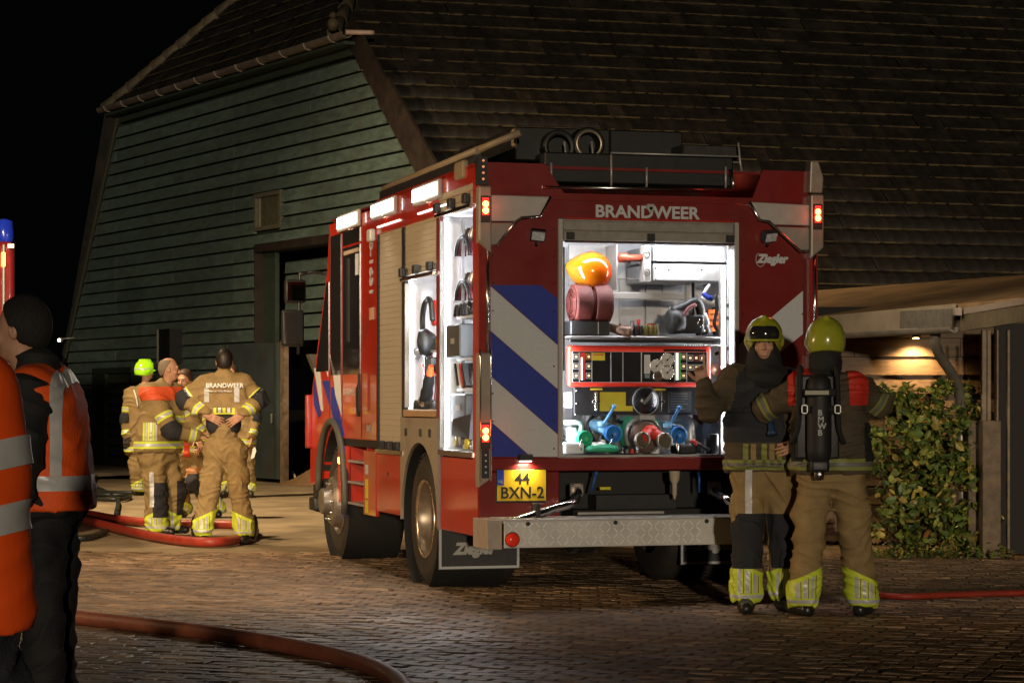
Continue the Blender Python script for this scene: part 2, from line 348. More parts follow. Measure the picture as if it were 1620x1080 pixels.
# verge boards
def strip(mb, p0, p1, w, out, th_=.05, side_=1):
    a = Vector(p0); b = Vector(p1); ax = (b - a).normalized(); sd_ = wn.cross(ax) * side_
    v = [a, b, b + sd_ * w, a + sd_ * w]; v = v + [q + wn * th_ for q in v]; v = [q + wn * out for q in v]
    mb.add(v, [(0, 1, 2, 3), (7, 6, 5, 4), (0, 4, 5, 1), (1, 5, 6, 2), (2, 6, 7, 3), (3, 7, 4, 0)])
mb = MB(); strip(mb, WP(tR(7.25) - .02, 7.25), WP(tR(5.9), 5.9), .40, .07); mb.build('barge_board', BRN, barn, True)
mb = MB(); strip(mb, WP(tR(6.05), 6.05), WP(tR(2.7), 2.7), .50, .10); mb.build('barge_board', BRN, barn, True)
mb = MB(); strip(mb, WP(tL(7.1), 7.1), WP(tL(2.3), 2.3), .16, .07, side_=-1); mb.build('barge_board', mat('left_verge', (.05, .05, .035), .7), barn, True)
# eave soffit + gutter
mb = MB(); wquad(mb, -2.85, 7.8, 6.95, 7.10, .08, .08, cl=False); mb.build('frieze_board', GRND, barn, True)
mb = MB(); wquad(mb, -3.0, 7.95, 7.08, 7.13, .32, .32, cl=False); mb.build('soffit', GRND, barn, True)
def gutter(mb, a, b, r, n=8):
    a = Vector(a); b = Vector(b); ax = (b - a).normalized(); s_ = ax.cross(up); vs = []
    for P in (a, b):
        for rr in (r, r - .012):
            for k in range(n + 1): an = math.pi * k / n; vs.append(P + s_ * math.cos(an) * rr - up * math.sin(an) * rr)
    m_ = n + 1; fs = []
    for k in range(n): fs += [(k, k + 1, 2 * m_ + k + 1, 2 * m_ + k), (m_ + k, m_ + k + 1, 3 * m_ + k + 1, 3 * m_ + k), (k, k + 1, m_ + k + 1, m_ + k), (2 * m_ + k, 2 * m_ + k + 1, 3 * m_ + k + 1, 3 * m_ + k)]
    for k in (0, n): fs.append((k, m_ + k, 3 * m_ + k, 2 * m_ + k))
    mb.add(vs, fs, 0, False)
ga, gb = WP(-3.15, 7.25, .34), WP(8.15, 7.25, .34)
mb = MB(); gutter(mb, ga, gb, .10); gt = mb.build('gutter', mat('old_zinc', (.20, .165, .135), .5, .3, var=.3, scale=5, bump=.2, dirt=.4), barn, True)
for k in range(12):
    p = ga.lerp(gb, (k + .5) / 12); mb = MB(); gutter(mb, p, p + (gb - ga).normalized() * .035, .115, 6); mb.build('bracket', mat('pale_bracket', (.30, .25, .21), .5), gt, True)
mb = MB(); mb.tube([ga - wd * -.05, ga + Vector((.35, .09, .0)), ga + Vector((.42, .11, 0))], .04); mb.build('outlet_pipe', mat('pinkish_pvc', (.5, .36, .29), .5), barn, True)

# roof planes
P0 = hit(562, 75, wp, wn); P1 = hit(665, 262, wp, wn); a_ = math.radians(74.3); er = Vector((math.sin(a_), math.cos(a_), 0))
nr = er.cross(P1 - P0).normalized(); nr = nr if nr.z > 0 else -nr
gd = (P1 - P0); gd = (gd - er * gd.dot(er)).normalized()
G0 = WP(0, 7.22, .30); f_ = math.radians(50); hup = -wn * math.cos(f_) + up * math.sin(f_); nh = wd.cross(hup).normalized(); nh = nh if nh.z > 0 else -nh
L2 = hit(375, 0, G0, nh); LA = WP(8.0, 7.22, .30)
lc = (L2 - LA).cross(nh).normalized(); lc = lc if lc.dot(wd) > 0 else -lc      # beyond this line there is no hip tile
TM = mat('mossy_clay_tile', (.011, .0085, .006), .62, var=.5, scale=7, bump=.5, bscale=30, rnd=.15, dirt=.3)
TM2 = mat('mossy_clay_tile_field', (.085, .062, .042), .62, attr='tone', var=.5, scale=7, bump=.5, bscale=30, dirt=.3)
TWD, TLN = .245, .335
def tile_geo():
    xs = [0, .04, .085, .14, .19, .247]; zs = [.016, .022, .015, .009, .009, .017]; vs = []
    for (y, h) in ((0, 0), (TLN + .03, .036), (TLN + .03, .008)):
        for x, z in zip(xs, zs): vs.append((x, y, z + h))
    n = len(xs); return vs, [(k * n + i, k * n + i + 1, (k + 1) * n + i + 1, (k + 1) * n + i) for k in range(2) for i in range(n - 1)]
tv, tf = tile_geo(); tme = bpy.data.meshes.new('roof_tile'); tme.from_pydata(tv, [], tf); tme.materials.append(TM)
for p_ in tme.polygons: p_.use_smooth = p_.index < 5
def proj(p): return 810 + F * p.x / p.y, 635 - F * (p.z - H) / p.y
tiles = []
for j in range(-16, 24):
    for i in range(-14, 90):
        p = P0 + er * (i * TWD) + gd * (j * TLN)
        if (p + er * .12 - G0).dot(nh) > -.03: continue
        # inside the gable verge
        if (p + gd * .1 - wp).dot(wn) > .12 - .02: continue
        x, y = proj(p)
        if y < -60 or x > 1680 or p.z < 2.4: continue
        tiles.append(('m', p, x, y))
for j in range(1, 26):
    for i in range(-4, 60):
        p = G0 + wd * (i * TWD - 3.2) + hup * (j * TLN)
        if (p - P0).dot(nr) > -.05 or (p - LA).dot(lc) > -.1: continue
        x, y = proj(p)
        if y < -60: continue
        tiles.append(('h', p, x, y))
Mm = Matrix((er, gd, nr)).transposed().to_4x4(); Mh = Matrix((wd, -hup, nh)).transposed().to_4x4()
if Mh.determinant() < 0: Mh = Matrix((-wd, -hup, nh)).transposed().to_4x4()
def vis(t):
    k, p, x, y = t; hid = 500 < x < 1300 and y > 300 - (0 if x > 800 else (800 - x) * -.25); return (0 if hid or y < 0 else 1) * 1000 - p.y * 10
tiles.sort(key=vis, reverse=True)
vs = []; fs = []; tone = []; o = 0
for q, (k, p, x, y) in enumerate(tiles):
    M = (Mm if k == 'm' else Mh); p2 = p + (nr if k == 'm' else nh) * random.gauss(0, .005) + er * random.gauss(0, .004)
    R = Matrix.Rotation(random.gauss(0, .012), 4, 'Z') @ Matrix.Rotation(random.gauss(0, .008), 4, 'X')
    if q < 300:
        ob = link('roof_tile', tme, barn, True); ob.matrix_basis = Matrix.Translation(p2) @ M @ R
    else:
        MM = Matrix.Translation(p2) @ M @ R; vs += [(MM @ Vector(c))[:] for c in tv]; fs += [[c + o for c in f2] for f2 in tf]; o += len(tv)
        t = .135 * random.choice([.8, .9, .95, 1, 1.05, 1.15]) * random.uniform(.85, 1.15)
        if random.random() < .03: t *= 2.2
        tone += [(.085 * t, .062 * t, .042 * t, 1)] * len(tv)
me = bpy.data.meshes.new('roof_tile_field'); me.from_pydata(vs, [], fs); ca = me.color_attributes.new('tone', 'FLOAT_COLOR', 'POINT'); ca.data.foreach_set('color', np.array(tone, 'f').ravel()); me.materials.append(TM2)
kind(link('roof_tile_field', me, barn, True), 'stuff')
# moss line at the tile noses, brightened as edges catching light
vs = []; fs = []
mb = MB()
for (k, p, x, y) in tiles:
    ex, dn, nn = (er, gd, nr) if k == 'm' else (wd, -hup, nh)
    c = p + dn * (TLN + .018) + nn * .05
    if random.random() < .985: mb.rbox(Matrix.Translation(c + ex * .12) @ Matrix((ex, dn, nn)).transposed().to_4x4(), random.uniform(.235, .275), random.uniform(.014, .026), random.uniform(.014, .02))
kind(mb.build('tile_moss_glint', mat('moss_glint', (.085, .062, .028), .9, var=.9, scale=1.6, bump=.5, bscale=60), barn, True), 'stuff')
# under-roof sheets so nothing shows through
mb = MB()
A = P0 + gd * 7.2 - nr * .06; mb.add([A - er * 5, A + er * 24, A + er * 24 - gd * 14, A - er * 5 - gd * 14], [(0, 1, 2, 3)])
# clip the main sheet by the hip and the gable in bmesh
me = mb.mesh('roof_deck', mat('roof_deck', (.015, .012, .01), .9)); bm = bmesh.new(); bm.from_mesh(me)
bmesh.ops.bisect_plane(bm, geom=bm.verts[:] + bm.edges[:] + bm.faces[:], plane_co=G0 - nh * .05, plane_no=nh, clear_outer=True)
bmesh.ops.bisect_plane(bm, geom=bm.verts[:] + bm.edges[:] + bm.faces[:], plane_co=wp + wn * .02, plane_no=wn, clear_outer=True)
bm.to_mesh(me); bm.free(); link('roof_deck', me, barn, True)
B0 = G0 - nh * .06; me = MB().add([B0 - wd * 6, B0 + wd * 14, B0 + wd * 14 + hup * 9, B0 - wd * 6 + hup * 9], [(0, 1, 2, 3)]).mesh('hip_deck', _m['roof_deck']); bm = bmesh.new(); bm.from_mesh(me)
bmesh.ops.bisect_plane(bm, geom=bm.verts[:] + bm.edges[:] + bm.faces[:], plane_co=P0 - nr * .06, plane_no=nr, clear_outer=True)
bmesh.ops.bisect_plane(bm, geom=bm.verts[:] + bm.edges[:] + bm.faces[:], plane_co=LA, plane_no=lc, clear_outer=True)
bm.to_mesh(me); bm.free(); link('hip_deck', me, barn, True)
# left-hand roof slope behind the ridge so the barn has a body
lv = L2 - LA; back = er * 1.0
MB().add([LA, LA + lv * 2, LA + lv * 2 + Vector((8, 6, 0)), WP(11.2, 2.2, .1) + Vector((9, 12, 0)), WP(11.2, 2.2, .1)], [(0, 1, 2, 3, 4)]).build('left_slope', TM, barn, True)
# ridge tiles on the two hips
Ld = nh.cross(nr).normalized(); Ld = Ld if Ld.z > 0 else -Ld
A3 = np.array([list(nh), list(nr), [0, 0, 1]]); c0 = Vector(np.linalg.solve(A3, [nh.dot(G0), nr.dot(P0), 7.3]).tolist())
rt = MB(); rt.lathe([(.13, 0), (.125, .02), (.10, .40), (.07, .40), (.10, 0), (.13, 0)], (0, 0, 0), (0, 0, 1), 10); rme = rt.mesh('ridge_tile', mat('ridge_clay', (.085, .065, .034), .7, var=.5, scale=6, bump=.4, rnd=.3))
for (st, dr, n_) in ((c0, Ld, 9), (LA, lv.normalized(), 17)):
    for k in range(n_):
        ob = link('ridge_tile', rme, barn, True); ob.matrix_basis = Matrix.Translation(st + dr * (k * .37) + up * .03) @ dr.to_track_quat('Z', 'Y').to_matrix().to_4x4()
mb = MB(); mb.ball(WP(-2.55, 7.45, .30), .10, sc=(1, 1, 1.1)); mb.ball(WP(-2.55, 7.60, .30), .06); mb.build('finial', mat('ridge_clay'), barn, True)
# wall lamp on the far left corner
fl_ = thing('barn_corner_lamp', 'tiny lit lamp on the left corner of the barn', 'lamp', WP(10.6, 2.7, .3))
mb = MB(); mb.cyl((0, 0, 0), Vector((.30, .10, .03)), .015); mb.ball((-.02, -.02, -.02), .05); mb.build('bracket', ALU(), fl_)
mb = MB(); mb.ball((-.05, -.05, -.03), .038, n=8); mb.build('bulb', mat('bulb_glow', (1, .8, .5), emit=6), fl_)
# sand heap, rubble in the doorway and the raised apron
ap = MB(); ap.add([WP(3.6, .10, 3.6), WP(11.5, .10, 4.2), WP(11.5, .10, .05), WP(3.6, .10, .05), WP(3.6, -.02, 3.75), WP(11.5, -.02, 4.35)], [(0, 1, 2, 3), (0, 4, 5, 1), (0, 3, 4)])
kind(ap.build('barn_apron', mat('apron_concrete', (.42, .36, .27), .7, var=.25, scale=2, bump=.3, bscale=18, dirt=.3)))
bm = bmesh.new(); bmesh.ops.create_grid(bm, x_segments=30, y_segments=30, size=1); c = WP(-1.0, 0, -.9)
for q in bm.verts:
    r2 = q.co.x ** 2 + q.co.y ** 2; q.co = Vector((c.x + q.co.x * 1.3, c.y + q.co.y * 1.1, max(-.03, .75 * math.exp(-r2 * 2.2) - .09) + random.uniform(0, .02)))
me = bpy.data.meshes.new('sand_heap'); bm.to_mesh(me); bm.free(); me.materials.append(mat('brown_sand', (.26, .15, .07), .9, var=.3, bump=.4)); tag(link('sand_heap', me), 'heap of brown sand lying inside the open black barn doorway', 'sand', kind='stuff')
for k, (a, b) in enumerate(((((463, 745), (470, 762))), ((468, 756), (480, 756)))):
    mb = MB(); mb.cyl(gnd(a[0], a[1] + 8, .04) if 0 else at(a[0], a[1], 40.2), at(b[0], b[1], 40.0), .02, 6); tag(mb.build('wood_offcut', mat('fresh_wood', (.6, .5, .35), .6)), ['pale wood offcut leaning upright in the barn doorway', 'pale wood offcut lying flat at the barn doorway'][k], 'wood')
# ================================================================ SHED AT THE RIGHT
shed = thing('shed', 'low timber shed with brown roof and zinc gutter at the right edge', 'shed', (3.6, 22.6, 0))
SB = mat('brown_shed_board', (.15, .095, .055), .6, var=.35, scale=4, bump=.4, bscale=25, rnd=.15, dirt=.4, stretch=(1, 1, 5))
SY = 22.6
for r in range(12):
    z0 = .04 + r * .178
    cuts = [1.4, 3.05 + random.uniform(-.3, .3), 4.35 + (.02 if r % 2 else -.02), 5.3]
    for a, b in zip(cuts[:-1], cuts[1:]):
        mb = MB(); o1, o2 = .030 + random.uniform(-.004, .004), .006
        v = [(a + .003, SY - o1, z0), (b - .003, SY - o1, z0), (b - .003, SY - o2, z0 + .172), (a + .003, SY - o2, z0 + .172), (a + .003, SY + .02, z0), (b - .003, SY + .02, z0), (b - .003, SY + .02, z0 + .172), (a + .003, SY + .02, z0 + .172)]
        mb.add(v, [(0, 1, 2, 3), (7, 6, 5, 4), (0, 4, 5, 1), (1, 5, 6, 2), (2, 6, 7, 3), (3, 7, 4, 0)]).build('board', SB, shed, True)
MB().box(1.4, 5.3, SY + .03, SY + .08, 0, 2.3).build('wall', mat('shed_core', (.015, .012, .01), .9), shed, True)
def slab(pts, d, name, m, par):
    d = Vector(d); n = len(pts); v = [Vector(p) for p in pts] + [Vector(p) + d for p in pts]
    return MB().add(v, [list(range(n)), [n + i for i in range(n)][::-1]] + [(i, (i + 1) % n, n + (i + 1) % n, n + i) for i in range(n)]).build(name, m, par, True)
A, B, C, D, E, G = at(1225, 508, 23.2), at(1514, 481, 19.75), at(1517, 489, 19.6), at(1680, 464, 16.9), at(1680, 430, 24), at(1270, 461, 27.4)
RB = mat('brown_roof_felt', (.42, .26, .13), .55, var=.3, scale=2.5, bump=.3, bscale=30, dirt=.35)
Z = Vector((0, 0, -.04))
MB().add([A, B, E, G, A + Z, B + Z, E + Z, G + Z], [(0, 1, 2), (0, 2, 3), (4, 6, 5), (4, 7, 6), (0, 4, 5, 1), (1, 5, 6, 2), (3, 2, 6, 7)]).add([B, C, D, E], [(0, 1, 2, 3)]).build('roof', RB, shed, True)
slab([at(1225, 533, 23.15), at(1512, 518, 19.7), at(1513, 480, 19.7), at(1225, 507, 23.15)], (0, .06, 0), 'eave_fascia', mat('eave_fascia', (.46, .38, .27), .5, var=.2, scale=3, dirt=.35), shed)
mb = MB(); gutter(mb, at(1510, 517, 19.6), at(1225, 533, 23.05), .05, 8); sg = mb.build('gutter', mat('shed_zinc', (.40, .36, .31), .42, .4, var=.2, scale=4, dirt=.3), shed, True)
MB().tube([at(1290, 533, 22.2), at(1501, 517, 19.78)], .014, 8).build('gutter_rail', mat('gutter_bead', (.6, .56, .5), .35, .3), sg, True)
slab([at(1424, 524, 20.6), at(1506, 519, 19.66), at(1507, 488, 19.66), at(1424, 492, 20.6)], (0, .02, 0), 'gutter_apron', mat('lead_apron', (.20, .18, .15), .5, var=.3), shed)
slab([at(1519, 489, 19.55), at(1660, 466, 17.0), at(1660, 502, 17.0), at(1519, 524, 19.55)], (.03, .06, 0), 'fascia', mat('fascia_board', (.20, .16, .10), .6, var=.3, dirt=.3), shed)
slab([at(1519, 488, 19.52), at(1660, 465, 16.96), at(1660, 475, 16.96), at(1519, 498, 19.52)], (.02, .05, 0), 'fascia_trim', mat('pale_trim', (.42, .34, .29), .5), shed)
MB().box(*[at(1510, 0, 19.45).x, at(1520, 0, 19.45).x, 19.4, 19.5, at(0, 499, 19.45).z, at(0, 487, 19.45).z]).build('trim_end', mat('pale_trim'), shed, True)
mb = MB(); mb.tube(spline([at(1480, 526, 20.1), at(1480, 545, 20.2), at(1489, 566, 20.4), at(1510, 598, 20.9), at(1518, 622, 21.1), at(1520, 660, 21.2), at(1522, 760, 21.2), at(1526, 868, 21.2)], 5), .045, 12)
dp = mb.build('downpipe', mat('shed_zinc'), shed, True)
for y in (640, 750): p = at(1520, y, 21.2); MB().cyl(p, p + Vector((0, 0, .05)), .054, 14).build('collar', ALU(), dp, True)
PY = 20.7
def px(x, Y): return (x - 810) / F * Y
def pz(y, Y): return H + (635 - y) / F * Y
MB().box(px(1555, PY), px(1584, PY), PY, PY + .2, 0, pz(665, PY), b=.012).build('pillar', mat('concrete_pillar', (.22, .165, .11), .8, var=.3, bump=.4, dirt=.3), shed, True)
MB().box(px(1534, PY + .2), px(1555, PY + .2), PY + .25, PY + .5, 0, pz(665, PY + .3), b=.012).build('pillar', mat('concrete_pillar'), shed, True)
PT = mat('timber_post', (.30, .22, .15), .6, var=.3, bump=.3)
for (a, b, yb) in ((1554, 1561, 665), (1562, 1568, 665), (1577, 1580, 665), (1594, 1598, 877)):
    MB().box(px(a, PY + .05), px(b, PY + .05), PY + .05, PY + .12, pz(yb, PY + .05), 2.02, b=.004).build('post', PT, shed, True)
MB().box(4.42, 7.5, SY - 1.2, SY - 1.15, 0, 2.1).build('interior_shade', mat('shed_interior_shade', (.02, .015, .012), .7, var=.4), shed, True)  # dark sheet standing in for the shade inside the shed
# wall lamp under the eave
lp = at(1449, 534, 22.45); wl = thing('wall_lamp', 'warm downlight glowing on the shed boards above the bush', 'lamp', lp)
MB().cyl((0, 0, .10), (0, 0, .0), .035, 16).build('housing', BLK(), wl)
MB().cyl((0, 0, -.002), (0, 0, -.01), .028, 16).build('bulb', mat('lamp_amber', (1, .62, .22), emit=30), wl)
MB().box(-.02, .02, 0, .12, .04, .08).build('bracket', ALU(), wl)
l = bpy.data.lights.new('lamp_light', 'SPOT'); l.energy = 60; l.color = (1, .62, .25); l.spot_size = math.radians(140); l.spot_blend = .7; l.shadow_soft_size = .03
o = bpy.data.objects.new('lamp_light', l); SC.collection.objects.link(o); o.parent = wl; o.location = (0, 0, -.03); o.rotation_euler = Vector((0, .02, -1)).to_track_quat('-Z', 'Y').to_euler()

# ---------------------------------------------------------------- bush
bc = gnd(1452, 880); bush = thing('bush', 'leafy green and yellow bush growing against the timber shed', 'bush', (bc.x, bc.y + .2, 0))
def leaf_mesh(n, f, size, flat=.3):
    vs = []; fs = []; tone = []
    for k in range(n):
        p, nn = f(); s = size * random.uniform(.45, 1.45); d = Vector((random.gauss(0, 1), random.gauss(0, 1), random.gauss(0, .6))).normalized(); w = d.cross(nn + Vector((random.gauss(0, .4), random.gauss(0, .4), .3))).normalized(); m_ = w.cross(d)
        q = [p, p + d * s * .35 + w * s * .3 + m_ * s * .05, p + d * s * .75 + w * s * .24, p + d * s, p + d * s * .75 - w * s * .24, p + d * s * .35 - w * s * .3 + m_ * s * .05, p + d * s * .5 - m_ * s * .08]
        o = len(vs); vs += q; fs += [(o, o + 1, o + 6), (o + 1, o + 2, o + 6), (o + 2, o + 3, o + 6), (o + 3, o + 4, o + 6), (o + 4, o + 5, o + 6), (o + 5, o, o + 6)]
        c = random.choice([(.11, .17, .03), (.16, .22, .035), (.09, .14, .03), (.26, .28, .05), (.46, .36, .08), (.20, .24, .04), (.06, .10, .025)] if random.random() < .93 else [(.34, .14, .04), (.36, .28, .07)]); t = random.uniform(.7, 1.3)
        tone += [(c[0] * t, c[1] * t, c[2] * t, 1)] * 7
    me = bpy.data.meshes.new('foliage'); me.from_pydata(vs, [], fs); ca = me.color_attributes.new('tone', 'FLOAT_COLOR', 'POINT'); ca.data.foreach_set('color', np.array(tone, 'f').ravel())
    me.materials.append(mat('leaf', (.1, .1, .03), .45, attr='tone', var=.2, scale=30)); return me
lobes = [(Vector((random.gauss(0, .24), random.uniform(-.32, .2), random.uniform(.2, 1.3))), random.uniform(.09, .22)) for _ in range(36)] + [(Vector((-.45, -.1, .2)), .14), (Vector((.4, -.1, .18)), .14), (Vector((-.1, -.2, 1.42)), .12), (Vector((.2, -.2, 1.5)), .1), (Vector((-.35, -.2, 1.45)), .09), (Vector((.45, -.1, 1.2)), .09), (Vector((.48, -.15, .7)), .12), (Vector((-.5, -.15, .9)), .12), (Vector((.5, -.1, .42)), .11)]
shoots = []
for _ in range(44):
    c, r = random.choice(lobes); e_ = c + Vector((random.gauss(0, .26), random.uniform(-.25, .05), random.uniform(-.05, .42))); shoots.append((c, e_))
def bush_pt():
    if random.random() < .16:
        e0, e1 = random.choice(shoots); return e0.lerp(e1, random.random()), Vector((random.gauss(0, 1), -1, random.gauss(0, 1))).normalized()
    c, r = random.choice(lobes); d = Vector((random.gauss(0, 1), random.gauss(0, 1), random.gauss(0, .9))).normalized(); return c + d * r * random.uniform(.55, 1.12), d
link('foliage', leaf_mesh(4600, bush_pt, .078), bush)
mb = MB()
for c, r in lobes: b0 = Vector((c.x * .25, c.y * .2, 0)); mb.tube([b0, b0.lerp(c, .55) + Vector((0, .1, .1)), c], [.009, .005, .002], 5)
for c, e_ in shoots: mb.tube([c, e_], [.004, .002], 4)
mb.build('stem', mat('bush_stem', (.12, .08, .045), .8, var=.3), bush)
cr_ = thing('creeper', 'thin creeper trailing along the zinc downpipe beside the pillar', 'plant', gnd(1538, 876) + Vector((0, .05, 0)))
path = spline([(0, 0, 0), (.03, 0, .5), (-.05, -.05, .85), (.02, -.1, 1.15), (-.08, -.12, 1.4), (-.02, -.12, 1.5)], 6)
MB().tube(path, .006, 5).build('stem', mat('bush_stem'), cr_)
def cp(): p = random.choice(path[4:]); d = Vector((random.gauss(0, 1), random.gauss(0, 1), random.gauss(0, 1))).normalized(); return p + d * random.uniform(.01, .11), d
link('foliage', leaf_mesh(420, cp, .06), cr_)
# small weeds along the wall foot
mb_l = leaf_mesh(700, lambda: (Vector((px(random.uniform(1370, 1600), 20.8), 20.75 + random.gauss(0, .12), abs(random.gauss(0, .05)) + .01)), Vector((0, 0, 1))), .05)
tag(link('weeds', mb_l), 'low weeds and fallen leaves along the foot of the shed', 'weeds', kind='stuff')

# fallen leaves and grit on the pavers
vs = []; fs = []
for k in range(420):
    x = random.uniform(150, 1610); y = random.uniform(885, 1078) if random.random() < .6 else random.uniform(880, 920); p = gnd(x, y, .006)
    s = random.uniform(.008, .032); a = random.uniform(0, 6.28); o = len(vs)
    for (i, j, h) in ((1, 0, 0), (.2, .5, .01), (-1, 0, .003), (.1, -.5, .012)): vs.append((p.x + s * (i * math.cos(a) - j * math.sin(a)), p.y + s * (i * math.sin(a) + j * math.cos(a)), .007 + h * s * 20))
    fs += [(o, o + 1, o + 2), (o, o + 2, o + 3)]
me = bpy.data.meshes.new('fallen_leaves'); me.from_pydata(vs, [], fs); me.materials.append(mat('dead_leaf', (.30, .20, .08), .7, var=.5, scale=2)); tag(link('fallen_leaves', me), 'dry leaf bits and grit scattered over the brick pavers', 'leaves', kind='stuff')

# ================================================================ HOSES AND CABLES
HR = mat('red_hose', (.33, .035, .018), .42, var=.25, scale=10, bump=.3, bscale=90, dirt=.25)
HB = mat('brown_red_hose', (.26, .07, .035), .55, var=.25, scale=10, bump=.3, bscale=90, dirt=.3)
def hose(name, pts, r, m, label, cat='hose', n=14, seg=9):
    P = [gnd(x, y, r) for x, y in pts]; P = spline(P, seg)
    for p in P: p.z = r + .002
    o = MB().tube(P, r, n).build(name, m); return tag(o, label, cat)
hose('hose', [(-60, 775), (40, 797), (100, 813), (170, 832), (240, 848), (300, 856), (350, 857), (392, 848), (402, 838), (380, 831), (330, 829), (270, 828), (200, 823), (130, 811), (40, 792)], .048, HR, 'thick red suction hose looped round the feet of the standing firefighters')
hose('hose', [(20, 962), (120, 977), (240, 990), (360, 1005), (460, 1022), (550, 1042), (605, 1062), (640, 1088), (655, 1125), (650, 1180)], .045, HB, 'brownish red hose curving across the pavers in the foreground')
hose('hose', [(1150, 845), (1230, 835), (1300, 840), (1335, 862), (1350, 905), (1372, 934), (1420, 943), (1500, 941), (1570, 939), (1700, 936)], .022, HR, 'thin red hose running flat across the pavers towards the shed')
CB = mat('black_cable', (.012, .014, .012), .5)
hose('cable', [(200, 739), (170, 743), (152, 755), (150, 768), (168, 778), (186, 792), (184, 812)], .03, CB, 'black cable curling over the concrete apron by the louvre door', 'cable', 8)
hose('cable', [(60, 770), (120, 772), (160, 778), (250, 779), (330, 775)], .03, CB, 'black cable lying straight at the edge of the concrete apron', 'cable', 8)
hose('cable', [(60, 783), (120, 784), (170, 783), (205, 784), (190, 790), (140, 789), (80, 788)], .03, CB, 'black cable folded double on the yard behind the orange vest', 'cable', 8)
hose('cable', [(60, 850), (110, 851), (140, 850), (168, 840)], .03, CB, 'short dark cable end in front of the looped red hose', 'cable', 8)

# ================================================================ SECOND ENGINE AT THE LEFT EDGE
eng = thing('fire_engine', 'second red fire engine, only a sliver with blue beacon showing at the left edge', 'fire engine', (-6.03, 22.27, 0), math.radians(12.3))
RD = mat('left_engine_red', (.22, .012, .01), .3, coat=.6, dirt=.15)
MB().box(-1.2, 1.265, 0, 6, .45, 2.93, b=.06).build('body', RD, eng)
MB().box(1.15, 1.175, -.03, 0, .5, 2.9, b=.01).build('corner_post', ALU(), eng)
for z in (1.1, 2.3): MB().box(-1.0, 1.0, -.025, 0, z - .5, z + .5, b=.01).build('shutter', SHU(), eng)
mb = MB(); mb.lathe([(.075, 0), (.085, .05), (.075, .2), (.02, .22)], (1.17, .12, 2.93), (0, 0, 1), 16); mb.build('beacon', mat('blue_beacon', (.01, .03, .35), .2, emit=.08, ecol=(.02, .06, 1)), eng)
MB().box(1.14, 1.18, -.05, -.03, 2.68, 2.82, b=.008).build('tail_lamp', mat('amber_lit', (1, .35, .08), emit=6, ecol=(1, .30, .05)), eng)
MB().box(1.20, 1.26, -.05, -.03, 2.86, 2.9).build('marker_lamp', mat('white_lit_small', (1, .9, .8), emit=.4), eng)
for x in (-.95, .95):
    for y in (1.2, 4.6):
        mb = MB(); mb.lathe([(.2, -.14), (.44, -.14), (.5, -.1), (.5, .1), (.44, .14), (.2, .14)], (x, y, .5), (1, 0, 0), 28); w = mb.build('wheel', RUB(), eng)
        mb = MB(); mb.lathe([(.29, -.12), (.25, .02), (.10, .03), (0.01, .04)], (x, y, .5), (1, 0, 0), 24); mb.build('rim', ALU(), w)

# floodlights on stands that light the yard (unseen; mast and crew fill added)
def flood(loc, target, energy, col, size, blend, label, rad=.12):
    t = thing('unseen_floodlight_stand', label, 'floodlight', (loc[0], loc[1], 0)); z = loc[2]
    MB().cyl((0, 0, .5), (0, 0, z - .12), .02).build('pole', BLK(), t)
    for k in range(3): a = k * 2.094; MB().cyl((0, 0, .7), (.5 * math.cos(a), .5 * math.sin(a), .02), .015).build('leg', BLK(), t)
    d = (Vector(target) - Vector(loc)).normalized(); M = Matrix.Translation((0, 0, z)) @ d.to_track_quat('-Z', 'Y').to_matrix().to_4x4()
    mb = MB(); mb.rbox(M @ Matrix.Translation((0, 0, .06)), .34, .26, .1); hd = mb.build('lamp_head', BLK(), t)
    mb = MB(); mb.rbox(M @ Matrix.Translation((0, 0, .006)), .30, .22, .006); mb.build('lens', mat('flood_lens', (1, .85, .6), emit=8), hd)
    l = bpy.data.lights.new('flood_light', 'SPOT'); l.energy = energy; l.color = col; l.spot_size = math.radians(size); l.spot_blend = blend; l.shadow_soft_size = rad
    o = bpy.data.objects.new('flood_light', l); SC.collection.objects.link(o); o.parent = t; o.location = Vector((0, 0, z)) + d * .03; o.rotation_euler = d.to_track_quat('-Z', 'Y').to_euler()
flood((-9.0, 27.0, 10.0), (-3.0, 31, 0.0), 10500, (1, .74, .44), 98, .8, 'tall unseen floodlight mast added outside the left edge, above the standing group', .25)
flood((-5.6, 14.0, 5.2), (-2.3, 27, 0.6), 4200, (1, .70, .38), 52, .8, 'fill floodlight on a tripod added outside the left edge of the yard')
flood((-7.6, 14.6, 3.0), (-.9, 18.2, .7), 1350, (1, .68, .36), 82, .9, 'second floodlight on a tripod outside the left edge, aimed at the engine')
# ================================================================ FIRE ENGINE
truck = thing('fire_engine', 'large red fire engine seen from behind with lit open lockers and blue white stripes', 'fire engine', (TX0, TY0, 0), math.atan2(TS, TC))
T = truck
def R(name, x0, y0, x1, y1, v0, v1, m, par=None, b=0., plane=0.):     # box from a rectangle on the rear plane
    u0, z0 = rear(x0, y0, plane); u1, z1 = rear(x1, y1, plane); zt, zb = max(z0, z1), min(z0, z1)
    return MB().box(u0, u1, v0, v1, zb, zt, b=b).build(name, m, par or T)
def bx(name, x0, x1, y0, y1, z0, z1, m, par=None, b=0.): return MB().box(x0, x1, y0, y1, z0, z1, b=b).build(name, m, par or T)
ZT = 3.03; UL, UR = .575, 1.915       # rear opening frame edges
ZO0, ZO1 = 1.0, 2.48                  # rear opening floor / top
